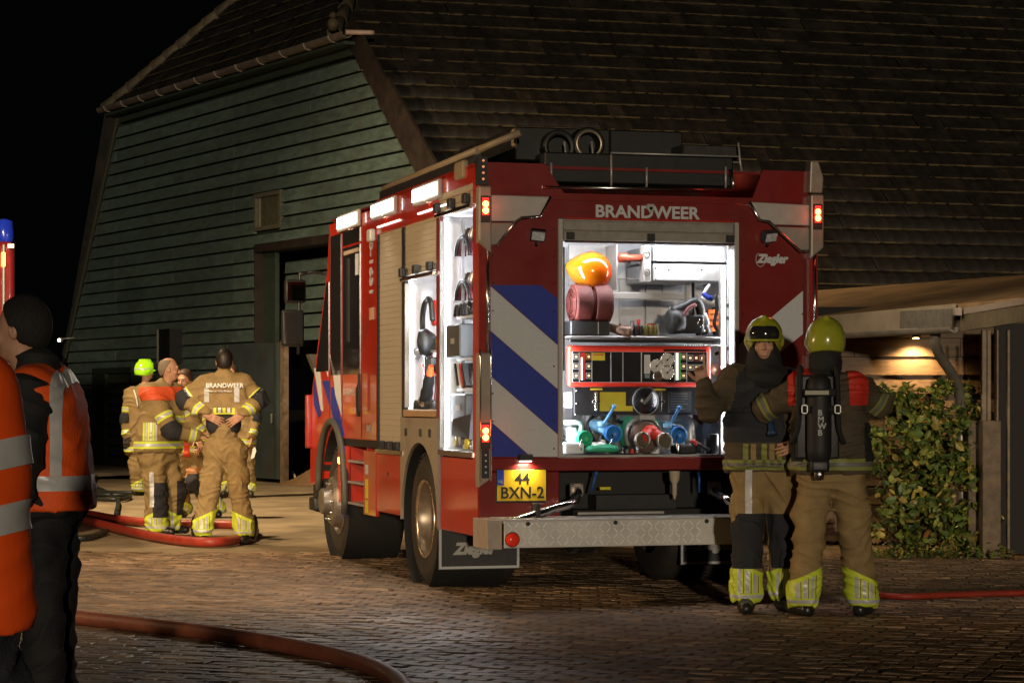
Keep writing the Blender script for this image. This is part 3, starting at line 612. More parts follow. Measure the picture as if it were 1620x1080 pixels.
# --- rear skin
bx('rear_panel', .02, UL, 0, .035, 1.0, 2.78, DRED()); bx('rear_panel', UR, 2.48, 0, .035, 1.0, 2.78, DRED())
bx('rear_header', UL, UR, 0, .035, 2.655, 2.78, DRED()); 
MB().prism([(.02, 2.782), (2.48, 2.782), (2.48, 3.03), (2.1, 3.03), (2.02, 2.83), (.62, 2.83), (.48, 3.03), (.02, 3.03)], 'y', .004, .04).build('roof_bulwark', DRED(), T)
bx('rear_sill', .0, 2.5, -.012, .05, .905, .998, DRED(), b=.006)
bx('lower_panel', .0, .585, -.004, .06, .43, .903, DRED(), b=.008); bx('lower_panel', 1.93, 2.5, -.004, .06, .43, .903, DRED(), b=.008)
text('lettering', 'BRANDWEER', .118, WST(), T, (rear(941, 342)[0], -.003, rear(941, 342)[1] - .004), (1, 0, 0), (0, 0, 1), .0015, bold=.0035, sx=1.085)
u, z = rear(1028, 330); MB().prism([(u - .025, z + .03), (u + .025, z + .03), (u + .027, z - .005), (u, z - .04), (u - .027, z - .005)], 'y', -.022, -.006).build('camera_housing', ALU(), T)
MB().cyl((u, -.03, z), (u, -.022, z), .012).build('camera_lens', GLS(), T)
def logo(origin, s, par, dr=(1, 0, 0), upv=(0, 0, 1), m=None, ring=True):
    m = m or WST(); text('logo_lettering', 'Ziegler', s, m, par, origin, dr, upv, .0015, shear=.25, bold=.006 * s / .1, sx=.95)
    if ring:
        o = Vector(origin) + Vector(dr) * s * .28 + Vector(upv) * s * .25; pts = [o + Vector(dr) * math.cos(a) * s * .42 + Vector(upv) * math.sin(a) * s * .62 for a in np.linspace(2.0, 6.1, 14)]
        MB().tube(pts, s * .035, 5).build('logo_ring', m, par)
logo((rear(1198, 415)[0], -.003, rear(1198, 415)[1]), .082, T)
# stripes
def poly_rear(name, pts, m, v0=-.003, v1=-.0005, par=None): return MB().prism([rear(x, y) for x, y in pts], 'y', v0, v1).build(name, m, par or T)
poly_rear('stripe', [(776, 451), (855, 451), (882, 472), (882, 545)], BLU())
poly_rear('stripe', [(776, 453), (882, 546), (882, 615), (776, 523)], WST())
poly_rear('stripe', [(776, 524), (882, 616), (882, 686), (776, 594)], BLU())
poly_rear('stripe', [(776, 595), (882, 687), (882, 722), (840, 722), (776, 666)], WST())
poly_rear('stripe', [(776, 667), (838, 722), (776, 722)], BLU())
poly_rear('stripe', [(1270, 460), (1270, 528), (1168, 612), (1168, 546)], WST())
poly_rear('stripe', [(1270, 600), (1270, 668), (1205, 722), (1168, 722), (1168, 686)], WST())
# corner warning lamps
for s_, p1, p2 in ((0, [(775, 309), (868, 312), (851, 343), (824, 344), (816, 351), (775, 351)], [(775, 353), (814, 353), (783, 388), (775, 388)]),
                   (1, [(1182, 320), (1277, 325), (1277, 358), (1218, 356), (1211, 350), (1197, 349)], [(1221, 359), (1277, 361), (1277, 396), (1262, 396)])):
    a = MB().prism([rear(x, y) for x, y in p1], 'y', -.045, .0).build('corner_cover', GRY(), T, bevel=.008)
    MB().prism([rear(x, y) for x, y in p2], 'y', -.04, .0).build('corner_cover', mat('grey_coated_dark', (.26, .25, .22), .5), T, bevel=.008)
e1 = [(868, 312), (851, 343), (822, 345), (812, 352), (783, 389)]; e2 = [(1182, 320), (1198, 349), (1213, 351), (1222, 360), (1262, 398), (1278, 398)]
for e_ in (e1, e2): MB().tube([(rear(x, y)[0], -.048, rear(x, y)[1]) for x, y in e_], .010, 8).build('cover_edge', CHR(), T)
# work lamps on the rear
for (x, y, k) in ((848, 372, -.2), (1213, 374, .25)):
    u, z = rear(x, y); M = Matrix.Translation((u, -.05, z)) @ Matrix.Rotation(.5, 4, 'X') @ Matrix.Rotation(k, 4, 'Z')
    mb = MB(); mb.rbox(M, .105, .05, .075); w = mb.build('work_lamp', BLK(), T, bevel=.006)
    mb = MB(); mb.rbox(M @ Matrix.Translation((0, -.028, 0)), .088, .006, .06); mb.build('lamp_glass', mat('unlit_lens', (.5, .52, .55), .15, var=.3, scale=40), w)
    MB().cyl((u, -.03, z - .04), (u, .0, z - .07), .012).build('bracket', BLK(), w)
# rear opening frame + shutter box
bx('door_frame', UL, UL + .035, -.008, .04, 1.0, 2.653, ALU(), b=.004); bx('door_frame', UR - .035, UR, -.008, .04, 1.0, 2.653, ALU(), b=.004)
bx('door_frame', UL + .036, UR - .036, -.008, .04, .999, 1.012, ALU())
sb = bx('rolled_shutter', UL + .036, UR - .036, .012, .06, 2.50, 2.652, mat('shutter_grey', (.30, .28, .25), .45, .5, var=.15, dirt=.2))
for k in range(2): bx('slat', UL + .038, UR - .038, .004, .012, 2.575 - k * .07, 2.64 - k * .07, mat('shutter_grey'), sb, .004)
bx('handle_bar', UL + .04, UR - .04, -.03, -.01, 2.486, 2.502, CHR(), sb, .004)
for uu in (UL + .06, (UL + UR) / 2 - .02, UR - .1): bx('stop_block', uu, uu + .055, -.025, .012, 2.506, 2.56, BLK(), sb, .004)
MB().box(UL + .05, UR - .05, -.02, -.012, 2.652, 2.658).build('trim_strip', mat('glossy_red_trim', (.6, .03, .02), .2), T)
rv = MB().ball((0, 0, 0), .007, n=5).mesh('rivet', mat('rivet_dark', (.12, .02, .015), .3, .4))
for x in (.105, .545, 1.95, 2.40):
    for k in range(9): o = link('rivet', rv, T); o.location = (x, -.001, 1.06 + k * .19)
bx('panel_seam', .092, .095, -.0025, .001, 1.0, 2.76, PB_ if False else mat('seam_dark', (.02, .004, .004), .6)); bx('panel_seam', 2.415, 2.418, -.0025, .001, 1.0, 2.76, mat('seam_dark')); bx('panel_seam', .6, 1.9, -.0025, .001, 2.70, 2.702, mat('seam_dark'))
# --- rear lamp columns
def column(u0, u1, s_):
    m = mat('column_cover', (.34, .29, .24), .42, .3, var=.1, dirt=.15); um = (u0 + u1) / 2
    zt, zm1, zm2, zb = (2.86, 2.40, 1.72, .80)
    a = MB(); a.prism([(u0, zt), (u1, zt), (u1, zm1 + .08 * s_), (u0, zm1 + .08 * (1 - s_))], 'y', -.075, .02); c = a.build('lamp_column', m, T, bevel=.012)
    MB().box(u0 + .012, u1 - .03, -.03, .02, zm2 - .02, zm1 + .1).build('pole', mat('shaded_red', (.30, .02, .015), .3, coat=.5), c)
    MB().tube([(u1 - .022 if s_ == 0 else u0 + .04, -.05, zm1 + .05), (u1 - .022 if s_ == 0 else u0 + .04, -.05, zm2)], .011, 8).build('chrome_rail', CHR(), c)
    MB().prism([(u0, zm2), (u1, zm2), (u1, zb + .06), (u0 + .03 * 0, zb), (u0, zb)], 'y', -.075, .02).build('lower_housing', m, c, bevel=.012)
    for uu in (u0 + .008, u1 - .008): MB().tube([(uu, -.077, zm2 + .02), (uu, -.079, zm2 - .03), (uu, -.079, zb + .04)], .007, 6).build('chrome_edge', CHR(), c)
    for (z, big) in ((2.715, 1), (1.165, 1)):
        h = MB().box(um - .034, um + .034, -.082, -.074, z - .105, z + .075, b=.01).build('lamp_bezel', BLK(), c)
        for dz in (-.025, .02): MB().lathe([(.001, -.006), (.016, -.004), (.022, .0)], (um, -.084, z + dz), (0, 1, 0), 14).build('tail_lamp', mat('tail_lit', (1, .12, .04), emit=14, ecol=(1, .26, .05)), h)
        MB().box(um - .022, um + .022, -.084, -.08, z + .048, z + .062).build('marker_strip', mat('tail_red', (.8, .02, .02), emit=2.5, ecol=(1, .02, .02)), h)
        MB().box(um - .024, um + .024, -.0835, -.081, z - .056, z + .046).build('red_lens', mat('tail_red2', (.9, .03, .02), emit=1.6, ecol=(1, .03, .01)), h)
        l = bpy.data.lights.new('lamp_glow', 'POINT'); l.energy = .45; l.color = (1, .08, .03); l.shadow_soft_size = .03; o = bpy.data.objects.new('lamp_glow', l); SC.collection.objects.link(o); o.parent = c; o.location = (um, -.14, z)
    h = MB().box(um - .026, um + .026, -.084, -.074, .86, 1.06, b=.008).build('reflector_block', BLK(), c)
    for k in range(4): MB().ball((um, -.085, .90 + k * .04), .007).build('clear_led', mat('clear_led', (.6, .6, .6), .2), h)
column(-.012, .078, 0); column(2.435, 2.535, 1)
MB().prism([(2.43, 2.87), (2.53, 2.87), (2.54, 2.98), (2.50, 3.10), (2.44, 3.10)], 'y', -.06, .04).build('corner_cap', mat('column_cover'), T, bevel=.01)
for k, z in enumerate((2.95, 2.99, 3.03)): pass
cb = MB().box(-.01, .06, -.03, .03, 2.87, 3.06).build('corner_cap', BLK(), T)
for k in range(4): MB().ball((.03, -.034, 2.91 + .042 * k), .009).build('rivet', mat('orange_led', (.9, .35, .15), .3, emit=.5), cb)
# --- number plate
pu_, pz1 = rear(785, 743); pu2, pz2 = rear(862, 791)
pl = bx('number_plate', pu_ - .006, pu2 + .006, -.022, -.006, pz2 - .014, pz1 + .006, BLK(), b=.003)
bx('plate_face', pu_, pu2, -.025, -.022, pz2, pz1, mat('plate_yellow', (.80, .55, .02), .4, var=.05), pl)
bx('plate_band', pu_, pu_ + .048, -.0268, -.0252, pz1 - .105, pz1, mat('plate_blue', (.02, .06, .5), .4), pl)
PB = mat('plate_black', (.01, .01, .01), .5)
text('plate_text', '44', .112, PB, pl, ((pu_ + pu2) / 2 + .005, -.0258, pz1 - .098), (1, 0, 0), (0, 0, 1), .001, bold=.002, align='CENTER', sx=.95)
text('plate_text', 'BXN-2', .112, PB, pl, ((pu_ + pu2) / 2 + .005, -.0258, pz2 + .018), (1, 0, 0), (0, 0, 1), .001, bold=.002, align='CENTER', sx=.98)
text('plate_text', 'NL', .030, WST(), pl, (pu_ + .007, -.0275, pz1 - .09), (1, 0, 0), (0, 0, 1), .0006)
u, z = rear(829, 722); lb = bx('plate_lamp', u - .05, u + .05, -.06, -.013, z - .028, z + .018, BLK(), b=.006)
bx('lamp_glass', u - .04, u + .04, -.055, -.02, z - .033, z - .029, mat('plate_lamp_lit', (1, .85, .7), emit=10), lb)
area('plate_light', lb, (u, -.05, z - .045), (0, .25, -1), .08, .02, 1.6, (1, .8, .6), 150)
# --- rear step
s0, s1 = .075, 1.98; zt, zb = .594, .402
st = bx('rear_step', s0 - .0, s1 + .16, -.40, -.02, zt - .03, zt, ALU(), b=.004)
def tread(mb, u0, u1, z0, z1, v):
    n = int((u1 - u0) / .05)
    for i in range(n):
        for j in range(4):
            c = Vector((u0 + (i + .5) * .05, v, z0 + (j + .5) * (z1 - z0) / 4)); a = .8 if (i + j) % 2 else -.8
            M = Matrix.Translation(c) @ Matrix.Rotation(a, 4, 'Y'); mb.rbox(M, .042, .004, .007)
bx('step_face', s0, s1 - .05, -.402, -.39, zb, zt - .012, mat('step_plate', (.66, .64, .61), .4, .25, var=.12, scale=5, dirt=.15), st, .003)
mb = MB(); tread(mb, s0 + .01, s1 - .45, zb + .01, zt - .02, -.403); kind(mb.build('tread_pattern', mat('tread_bright', (.9, .88, .85), .35, .2), st), 'stuff')
bx('step_end', -.035, s0 - .002, -.36, -.0, zb - .012, zt - .004, mat('step_end_beige', (.40, .33, .27), .5, .2), st, .004)
bx('step_end', s1 - .048, s1 + .16, -.398, -.05, zb, zt - .01, mat('step_end_brown', (.30, .22, .15), .5, .2), st, .004)
for uu in (.24, .86, 1.52): MB().cyl((uu, -.4035, zt - .03), (uu, -.41, zt - .03), .015, 14).build('bolt', PB, st)
u, z = rear(810, 853, -.4); MB().lathe([(.046, .0), (.046, -.012), (.001, -.014)], (u, -.403, z), (0, 1, 0), 24).build('reflector', mat('red_reflector', (.75, .03, .015), .2, emit=.12, ecol=(1, .05, .02)), st)
MB().lathe([(.050, 0), (.052, -.006), (.046, -.010)], (u, -.4032, z), (0, 1, 0), 24).build('reflector_rim', PB, st)
u, z = rear(765, 838, -.1); mb = MB(); mb.lathe([(.03, -.035), (.055, -.03), (.06, 0), (.055, .03), (.03, .035)], (u + .005, -.12, z), (1, .3, 0), 10, smooth=False); mb.build('hose_cap', mat('blue_cap', (.03, .10, .48), .4), T)
# --- recess under the locker
bx('pump_bay', .59, 1.925, .5, .55, .42, .9, mat('bay_black', (.008, .009, .010), .6)); bx('bay_side', .585, .6, .06, .5, .42, .9, mat('bay_black')); bx('bay_side', 1.915, 1.93, .06, .5, .42, .9, mat('bay_black'))
bx('bay_floor', .585, 1.93, .0, .55, .44, .45, mat('bay_black')); bx('bay_box', .95, 1.55, .30, .5, .5, .72, mat('bay_dark', (.02, .021, .023), .6, var=.4))
u0, z0 = rear(920, 812); u1, z1 = rear(1052, 808); bx('rail', u0 - .02, u1, .02, .04, z0 - .008, z0 + .008, GRY())
u0, z0 = rear(955, 742); u1, _ = rear(1075, 742); bx('rail', u0, u1, .02, .04, z0 - .005, z0 + .006, GRY())
u, z = rear(957, 772, .25); bx('label', u - .04, u + .04, .24, .25, z - .01, z + .01, mat('bay_label', (.7, .6, .02), .5))
for (x0, y0, x1, y1, fx, fy) in ((899, 763, 937, 780, 1, 0), (1120, 745, 1125, 780, 1, 0)): pass
def lever(par, p0, p1, r, m, ball=.012, plane=.12):
    a = rear(*p0, plane); b = rear(*p1, plane); MB().tube([(a[0], plane, a[1]), (b[0], plane - .03, b[1])], r, 8).ball((b[0], plane - .03, b[1]), ball * 1.3, n=8).build('lever', m, par)
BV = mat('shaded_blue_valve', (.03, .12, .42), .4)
def outlet(pts, fl, lv):
    P = spline([(rear(x, y, v)[0], v, rear(x, y, v)[1]) for x, y, v in pts], 6); o = MB().tube(P, .032, 14).build('outlet_pipe', CHR(), T)
    a = Vector(P[0]); MB().box(a.x - .05, a.x + .05, a.y - .015, a.y + .01, a.z - .05, a.z + .05, b=.006).build('flange', mat('pinkish_steel', (.45, .38, .34), .35, .6), o)
    for dx, dz in ((-.036, -.036), (.036, -.036), (-.036, .036), (.036, .036)): MB().ball((a.x + dx, a.y - .018, a.z + dz), .010, n=6).build('bolt', CHR(), o)
    lever(o, *lv, .009, BV); return o
outlet([(912, 775, .16), (914, 782, .04), (905, 795, -.10), (880, 803, -.18), (840, 817, -.22), (800, 828, -.25)], 0, ((935, 778), (941, 748)))
outlet([(1130, 772, .16), (1133, 780, .04), (1150, 790, -.12), (1180, 806, -.2), (1205, 818, -.25)], 0, ((1106, 778), (1104, 748)))
u, z = rear(848, 808, -.2); MB().box(u - .015, u + .02, -.25, -.14, z - .05, z + .055, b=.006).build('pipe_clamp', BLK(), T)
a = rear(1064, 745, .1); b = rear(1072, 785, .1); MB().lathe([(.04, 0), (.035, -.06), (.018, -.09), (.018, -.16), (.004, -.2)], (a[0] + .015, .1, a[1]), (0, 0, 1), 14).build('drain_cone', mat('cream_cone', (.5, .42, .30), .5), T)
# --- mudflaps
for (u0, u1, v) in ((.0, .62, 1.12), (1.88, 2.5, 1.12)):
    f = bx('mud_flap', u0, u1, v, v + .012, .150, .47, mat('flap_rubber', (.035, .034, .034), .6, var=.2, bump=.2), b=.003)
    for (a0, a1, b0, b1) in ((u0 + .005, u0 + .022, .158, .46), (u1 - .022, u1 - .005, .158, .46), (u0 + .0222, u1 - .0222, .158, .176)): bx('flap_edge', a0, a1, v - .005, v - .001, b0, b1, WST(), f)
    logo((u0 + .12, v - .004, .268), .112, f, ring=False, m=mat('flap_print', (.42, .41, .39), .6))
# --- chassis, tank and fuel gear underneath
bx('chassis', .75, 1.75, .2, 5.9, .42, .62, mat('chassis_black', (.012, .012, .012), .7))
for v in (1.685, 4.976): MB().cyl((.3, v, .5), (2.2, v, .5), .07, 14).build('axle', mat('chassis_black'), T)
MB().lathe([(.07, -.2), (.2, -.1), (.22, 0), (.2, .1), (.07, .2)], (1.25, 1.685, .5), (1, 0, 0), 16).build('differential', mat('chassis_black'), T)
bx('fuel_tank', .25, .75, 2.5, 3.2, .40, .8, mat('chassis_black'), b=.04)
# --- wheels
def wheel(u, v, sgn, front):
    w = MB(); R_ = .5; wd_ = .15 if front else .155; c = (u, v, R_)
    w.lathe([(.29, -wd_ + .01), (.40, -wd_ - .005), (.465, -wd_ + .012), (.498, -wd_ + .04)], c, (sgn, 0, 0), 48)
    w.lathe([(.498, -wd_ + .04), (.5, -.06), (.49, -.055), (.49, -.045), (.5, -.04), (.5, .04), (.49, .045), (.49, .055), (.5, .06), (.498, wd_ - .04)], c, (sgn, 0, 0), 48)
    w.lathe([(.498, wd_ - .04), (.465, wd_ - .012), (.44, wd_ - .002), (.435, wd_ + .004), (.40, wd_ + .005), (.33, wd_), (.29, wd_ - .01)], c, (sgn, 0, 0), 48)
    for k in range(48):
        a = k / 48 * 2 * math.pi
        for s2 in (-1, 1): w.rbox(Matrix.Translation(c) @ Matrix.Rotation(a, 4, 'X') @ Matrix.Translation((s2 * (wd_ - .045), 0, .499)), .055, .026, .012)
    o = w.build('wheel', RUB(), T)
    RM = mat('rim_steel', (.38, .30, .22), .35, .7, var=.2, dirt=.3)
    if front:
        r = MB(); r.lathe([(.29, wd_ - .02), (.297, wd_), (.285, wd_ + .004), (.265, wd_ - .03), (.245, wd_ - .02), (.22, wd_ + .055), (.20, wd_ + .075), (.12, wd_ + .078), (.115, wd_ + .15), (.10, wd_ + .16), (.005, wd_ + .162)], c, (sgn, 0, 0), 48, smooth=False); ro = r.build('rim', mat('front_rim', (.34, .30, .26), .35, .75, var=.15, dirt=.2), o)
        for k in range(10): a = k * math.pi / 5; p = Vector((u + sgn * (wd_ + .075), v + .165 * math.cos(a), R_ + .165 * math.sin(a))); MB().cyl(p, p + Vector((sgn * .03, 0, 0)), .014, 6).build('wheel_nut', CHR(), ro)
    else:
        r = MB(); r.lathe([(.29, wd_ - .02), (.30, wd_ + .002), (.292, wd_ + .006), (.28, wd_ - .01)], c, (sgn, 0, 0), 48); r.build('rim_edge', mat('rim_edge', (.7, .55, .38), .25, .9), o)
        r = MB(); r.lathe([(.28, wd_ - .01), (.262, wd_ - .05), (.255, wd_ - .16), (.22, wd_ - .185), (.13, wd_ - .19), (.115, wd_ - .10), (.10, wd_ - .09), (.005, wd_ - .088)], c, (sgn, 0, 0), 48); ro = r.build('rim', RM, o)
        for k in range(10): a = k * math.pi / 5; p = Vector((u + sgn * (wd_ - .187), v + .165 * math.cos(a), R_ + .165 * math.sin(a))); MB().cyl(p, p + Vector((sgn * .03, 0, 0)), .014, 6).build('wheel_nut', CHR(), ro)
for (u, s_) in ((.19, -1), (2.31, 1)):
    wheel(u, 1.685, s_, False); wheel(u, 4.976, s_, True)
for u in (.54, 1.96): MB().lathe([(.29, -.14), (.44, -.14), (.5, -.1), (.5, .1), (.44, .14), (.29, .14)], (u, 1.685, .5), (1, 0, 0), 40).build('inner_tyre', RUB(), T)
# --- left side (and a plain mirror of it on the right)
def S(name, v0, v1, z0, z1, u0, u1, m, par=None, b=0.): return MB().box(u0, u1, v0, v1, z0, z1, b=b).build(name, m, par or T)
AV0, AV1, BV0, BV1, CV0, CV1 = .14, 1.09, 1.19, 2.21, 2.33, 3.22
S('side_header', .0, 3.22, 2.745, ZT, 0, .03, RED(), b=.006)
S('side_pillar', .0, AV0, .45, 2.744, 0, .03, RED(), b=.004); S('side_pillar', AV1, BV0, .46, 2.744, 0, .03, mat('pillar_maroon', (.20, .02, .02), .35, coat=.4), b=.004); S('side_pillar', BV1, CV0, .98, 2.744, .004, .03, BLK(), b=.004)
S('side_pillar', CV1 - .06, CV1, .98, 2.9, .002, .03, BLK())
S('roof_panel', .04, 5.2, 3.0, 3.02, .03, 2.47, DRED())
# lockers
def locker(v0, v1, z0, z1, dep, name):
    w = WHT(); S('locker_wall', v0, v1, z0, z1, dep, dep + .02, w); S('locker_wall', v1, v1 + .015, z0, z1, .03, dep, w); S('locker_wall', v0 - .015, v0, z0, z1, .03, dep, w)
    S('locker_floor', v0, v1, z0 - .02, z0, .02, dep, ALU()); S('locker_roof', v0, v1, z1, z1 + .015, .03, dep, w)
locker(AV0, AV1, 1.035, 2.735, .50, 'a'); locker(BV0, BV1, 1.325, 2.735, .50, 'b')
S('locker_sill', AV0 - .01, AV1 + .01, .995, 1.034, -.012, .04, CHR(), b=.004); S('locker_sill', BV0, BV1, 1.27, 1.322, -.012, .04, mat('tan_sill', (.42, .26, .14), .4), b=.004)
LED = mat('led_strip', (1, 1, 1), emit=7, ecol=(.93, .96, 1))
for (v0, v1, z0, z1) in ((AV0, AV1, 1.05, 2.70), (BV0, BV1, 1.34, 2.30)):
    S('led_strip', v1 - .02, v1 - .008, z0, z1, .035, .055, LED); S('led_strip', v0 + .008, v0 + .02, z0, z1, .035, .055, LED)
    S('guide_rail', v1 - .045, v1 - .021, z0, z1, -.006, .03, ALU())
    h = bx('light_holder', .06, .08, v0 + .02, v0 + .04, z1 - .02, z1, ALU())
    area('locker_light', h, (.07, v0 + .03, (z0 + z1) / 2), (.35, 1, 0), .03, z1 - z0 - .1, 11, (.9, .95, 1), 170)
    area('locker_light', h, (.07, v1 - .03, (z0 + z1) / 2), (.6, -1, 0), .03, z1 - z0 - .1, 8, (.9, .95, 1), 170)
# shutters with slats
def shutter(v0, v1, z0, z1, u=.012):
    p = S('shutter', v0, v1, z0, z1, u + .004, u + .016, SHU()); n = max(1, round((z1 - z0) / .045)); h = (z1 - z0) / n
    sl = MB().box(u, u + .004, v0 + .002, v1 - .002, 0, h - .005, b=.0015).mesh('slat', SHU())
    for k in range(n): o = link('slat', sl, p); o.location = (0, 0, z0 + k * h)
    return p
shutter(CV0 + .0, CV1 - .07, 1.06, 2.86); sB = shutter(BV0 + .0, BV1, 2.36, 2.86, .008); sA = shutter(AV0, AV1, 2.745, 2.90, -.004)
def bar(v0, v1, z):
    b_ = S('handle_bar', v0 - .03, v1 + .05, z - .02, z + .012, -.03, -.004, CHR(), b=.005)
    for k in range(3): vv = v0 + .04 + (v1 - v0 - .12) * k / 2; S('stop_block', vv, vv + .09, z + .016, z + .085, -.05, -.01, BLK(), b_, .006)
bar(BV0, BV1, 2.335); bar(AV0, AV1, 2.745)
for k in range(3): vv = CV0 + .02 + k * .3; S('stop_block', vv, vv + .09, 1.0, 1.07, -.03, .01, BLK(), b=.006)
S('shutter_rail', CV0 - .1, CV1, .965, .998, -.012, .02, CHR())
# lower side panels
S('lower_side_panel', .0, 1.09, .455, .985, -.002, .03, RED(), b=.006); S('locker_flap', CV0, 3.20, .49, .96, -.002, .03, RED(), b=.006)
u_ = -.006; MB().lathe([(.02, 0), (.03, -.006), (.034, -.016), (.03, -.02)], (u_, 2.78, .80), (-1, 0, 0), 18).build('flap_lock', CHR(), T)
# wheel arch panel (grey) with cut-out
def arch(v0, v1, z0, z1, cv, cz, r, n=20):
    pts = [(v0, z0)] + ([(cv - math.sqrt(r * r - (z0 - cz) ** 2), z0)] if r > abs(z0 - cz) else [])
    a0 = math.asin(max(-1, min(1, (z0 - cz) / r)))
    for k in range(n + 1): a = math.pi - a0 - (math.pi - 2 * a0) * k / n; pts.append((cv + r * math.cos(a), cz + r * math.sin(a)))
    pts += [(v1, z0), (v1, z1), (v0, z1)]; out = []
    for p in pts:
        if not out or (Vector(p) - Vector(out[-1])).length > 1e-4: out.append(p)
    return out
MB().prism(arch(1.09, 2.33, .47, 1.262, 1.72, .5, .575), 'x', -.006, .03).build('wheel_arch_panel', mat('arch_grey', (.33, .28, .21), .5, .2, var=.12, dirt=.25), T)
S('arch_liner', 1.10, 1.2, .4, 1.2, .35, .36, BLK())
mb = MB(); mb.lathe([(.56, 0), (.56, .55)], (.01, 1.72, .5), (1, 0, 0), 40); mb.build('arch_liner', mat('liner_black', (.012, .011, .01), .8), T)
for vv in (1.33, 1.62, 2.1): S('arch_latch', vv, vv + .05, 1.12, 1.18, -.016, -.006, BLK(), b=.004)
S('arch_edge', 1.05, 1.12, .45, 1.26, -.008, .0, mat('blue_grey_edge', (.22, .22, .25), .5))
# step box between cab and body
SV0, SV1 = 3.30, 4.66
S('step_panel', 3.235, 3.70, .44, .98, -.004, .03, RED(), b=.006); S('step_panel', 4.40, SV1 + .12, .50, 1.0, -.004, .03, RED(), b=.006)
S('step_well', 3.70, 4.40, .50, 1.0, .35, .37, mat('well_red', (.22, .012, .01), .5)); S('step_well', 3.70, 3.72, .5, 1.0, .03, .35, RED()); S('step_well', 4.38, 4.40, .5, 1.0, .03, .35, RED())
for z in (.50, .68, .86): S('step', 3.72, 4.38, z, z + .02, .0, .33, ALU(), b=.004)
S('gap_strip', 3.24, 4.75, 1.002, 1.06, .01, .04, BLK())
S('label', 3.52, 3.62, .78, .86, -.008, -.005, WST()); S('label', 3.52, 3.62, .58, .74, -.008, -.005, YEL()); S('label', 3.52, 3.62, .46, .565, -.008, -.005, YEL())
S('side_marker', 4.60, 4.66, .84, .90, -.03, -.004, mat('amber_marker', (1, .4, .1), emit=9, ecol=(1, .35, .05)), b=.008)
def spoly(name, pts, m, u0=-.004, u1=-.0005): return MB().prism([side(x, y) for x, y in pts], 'x', u0, u1).build(name, m, T)
spoly('stripe', [(537, 706), (546, 706), (550, 812), (545, 820)], BLU(), -.008, -.0045)
# cab
cab_z0 = 1.06
prof = [(3.22, cab_z0), (4.72, cab_z0), (4.74, 1.15)]
for k in range(9): a = math.radians(160 - k * 15); prof.append((5.0 + .60 * math.cos(a) * -1 * -1, .58 + .62 * math.sin(a))) if False else None
ar = [(5.0 + .58 * math.cos(math.radians(a)), .55 + .60 * math.sin(math.radians(a))) for a in range(118, 5, -12)]
prof = [(3.22, cab_z0), (4.70, cab_z0)] + ar + [(6.10, .60), (6.10, 1.35), (5.95, 1.60), (5.30, 2.56), (5.20, 2.98), (3.22, 2.98)]
MB().prism(prof, 'x', .002, 2.498).build('cab', RED(), T, bevel=.015)
GL = GLS()
S('window', 3.86, 4.56, 1.62, 2.72, -.004, .0, GL, b=0); S('window', 4.66, 5.10, 1.62, 2.86, -.004, .0, GL)
S('window_upper', 3.86, 4.56, 2.74, 2.86, -.004, .0, GL)
S('window_bar', 4.30, 4.38, 1.9, 2.62, -.012, -.004, BLK()); S('window_frame', 3.90, 4.5, 2.655, 2.69, -.01, -.0045, mat('frame_tan', (.4, .3, .22), .4))
S('window_sticker', 3.90, 4.02, 2.46, 2.64, -.008, -.0045, WST())
MB().prism([(5.20, 1.66), (5.78, 1.66), (5.28, 2.46), (5.20, 2.46)], 'x', -.006, .002).build('front_window', GL, T)
slope = MB(); slope.add([(.12, 5.965, 1.62), (2.38, 5.965, 1.62), (2.38, 5.315, 2.56), (.12, 5.315, 2.56)], [(0, 1, 2, 3)]); slope.build('windscreen', GL, T)
for v in (4.615, 5.15, 3.80): S('door_gap', v - .006, v + .006, 1.08, 2.92, -.003, .003, PB)
S('grab_rail', 3.70, 3.72, 1.3, 1.62, -.05, -.03, PB)
hd = MB(); hd.prism([(3.86, 1.26), (3.95, 1.26), (3.98, 1.38), (3.97, 1.50), (3.90, 1.54), (3.85, 1.45)], 'x', -.014, -.0005); hd.build('door_handle', PB, T, bevel=.01)
S('lock_plate', 3.45, 3.58, 1.14, 1.19, -.006, -.0005, GRY())
spoly('stripe', [(522, 561), (531, 585), (538, 586), (541, 658), (531, 625), (528, 596)], WST())
spoly('stripe', [(524, 612), (528, 612), (545, 690), (534, 690), (524, 645)], BLU())
spoly('stripe', [(511, 560), (518, 560), (519, 595), (516, 585)], WST())
spoly('stripe', [(497, 582), (506, 583), (511, 650), (508, 648)], WST())
spoly('stripe', [(497, 602), (508, 655), (504, 660), (497, 640)], BLU()); spoly('stripe', [(510, 602), (522, 602), (522, 642), (514, 615)], BLU())
text('call_sign', '20-1631', .165, WST(), T, (-.002, 3.47, 2.80), (0, 0, -1), (0, -1, 0), .0015, bold=.006, sx=1.0)
S('marker_bracket', 3.24, 3.38, 2.70, 2.80, -.05, .0, mat('white_bracket', (.7, .7, .7), .3), b=.01)
S('side_reflector', 3.32, 3.46, 2.06, 2.16, -.008, -.0005, mat('tan_reflector', (.6, .36, .22), .4))
text('door_lettering', 'BRANDWEER', .09, mat('faded_white', (.5, .42, .36), .5), T, (-.002, 4.55, 1.44), (0, -1, 0), (0, 0, 1), .001, sx=.9)
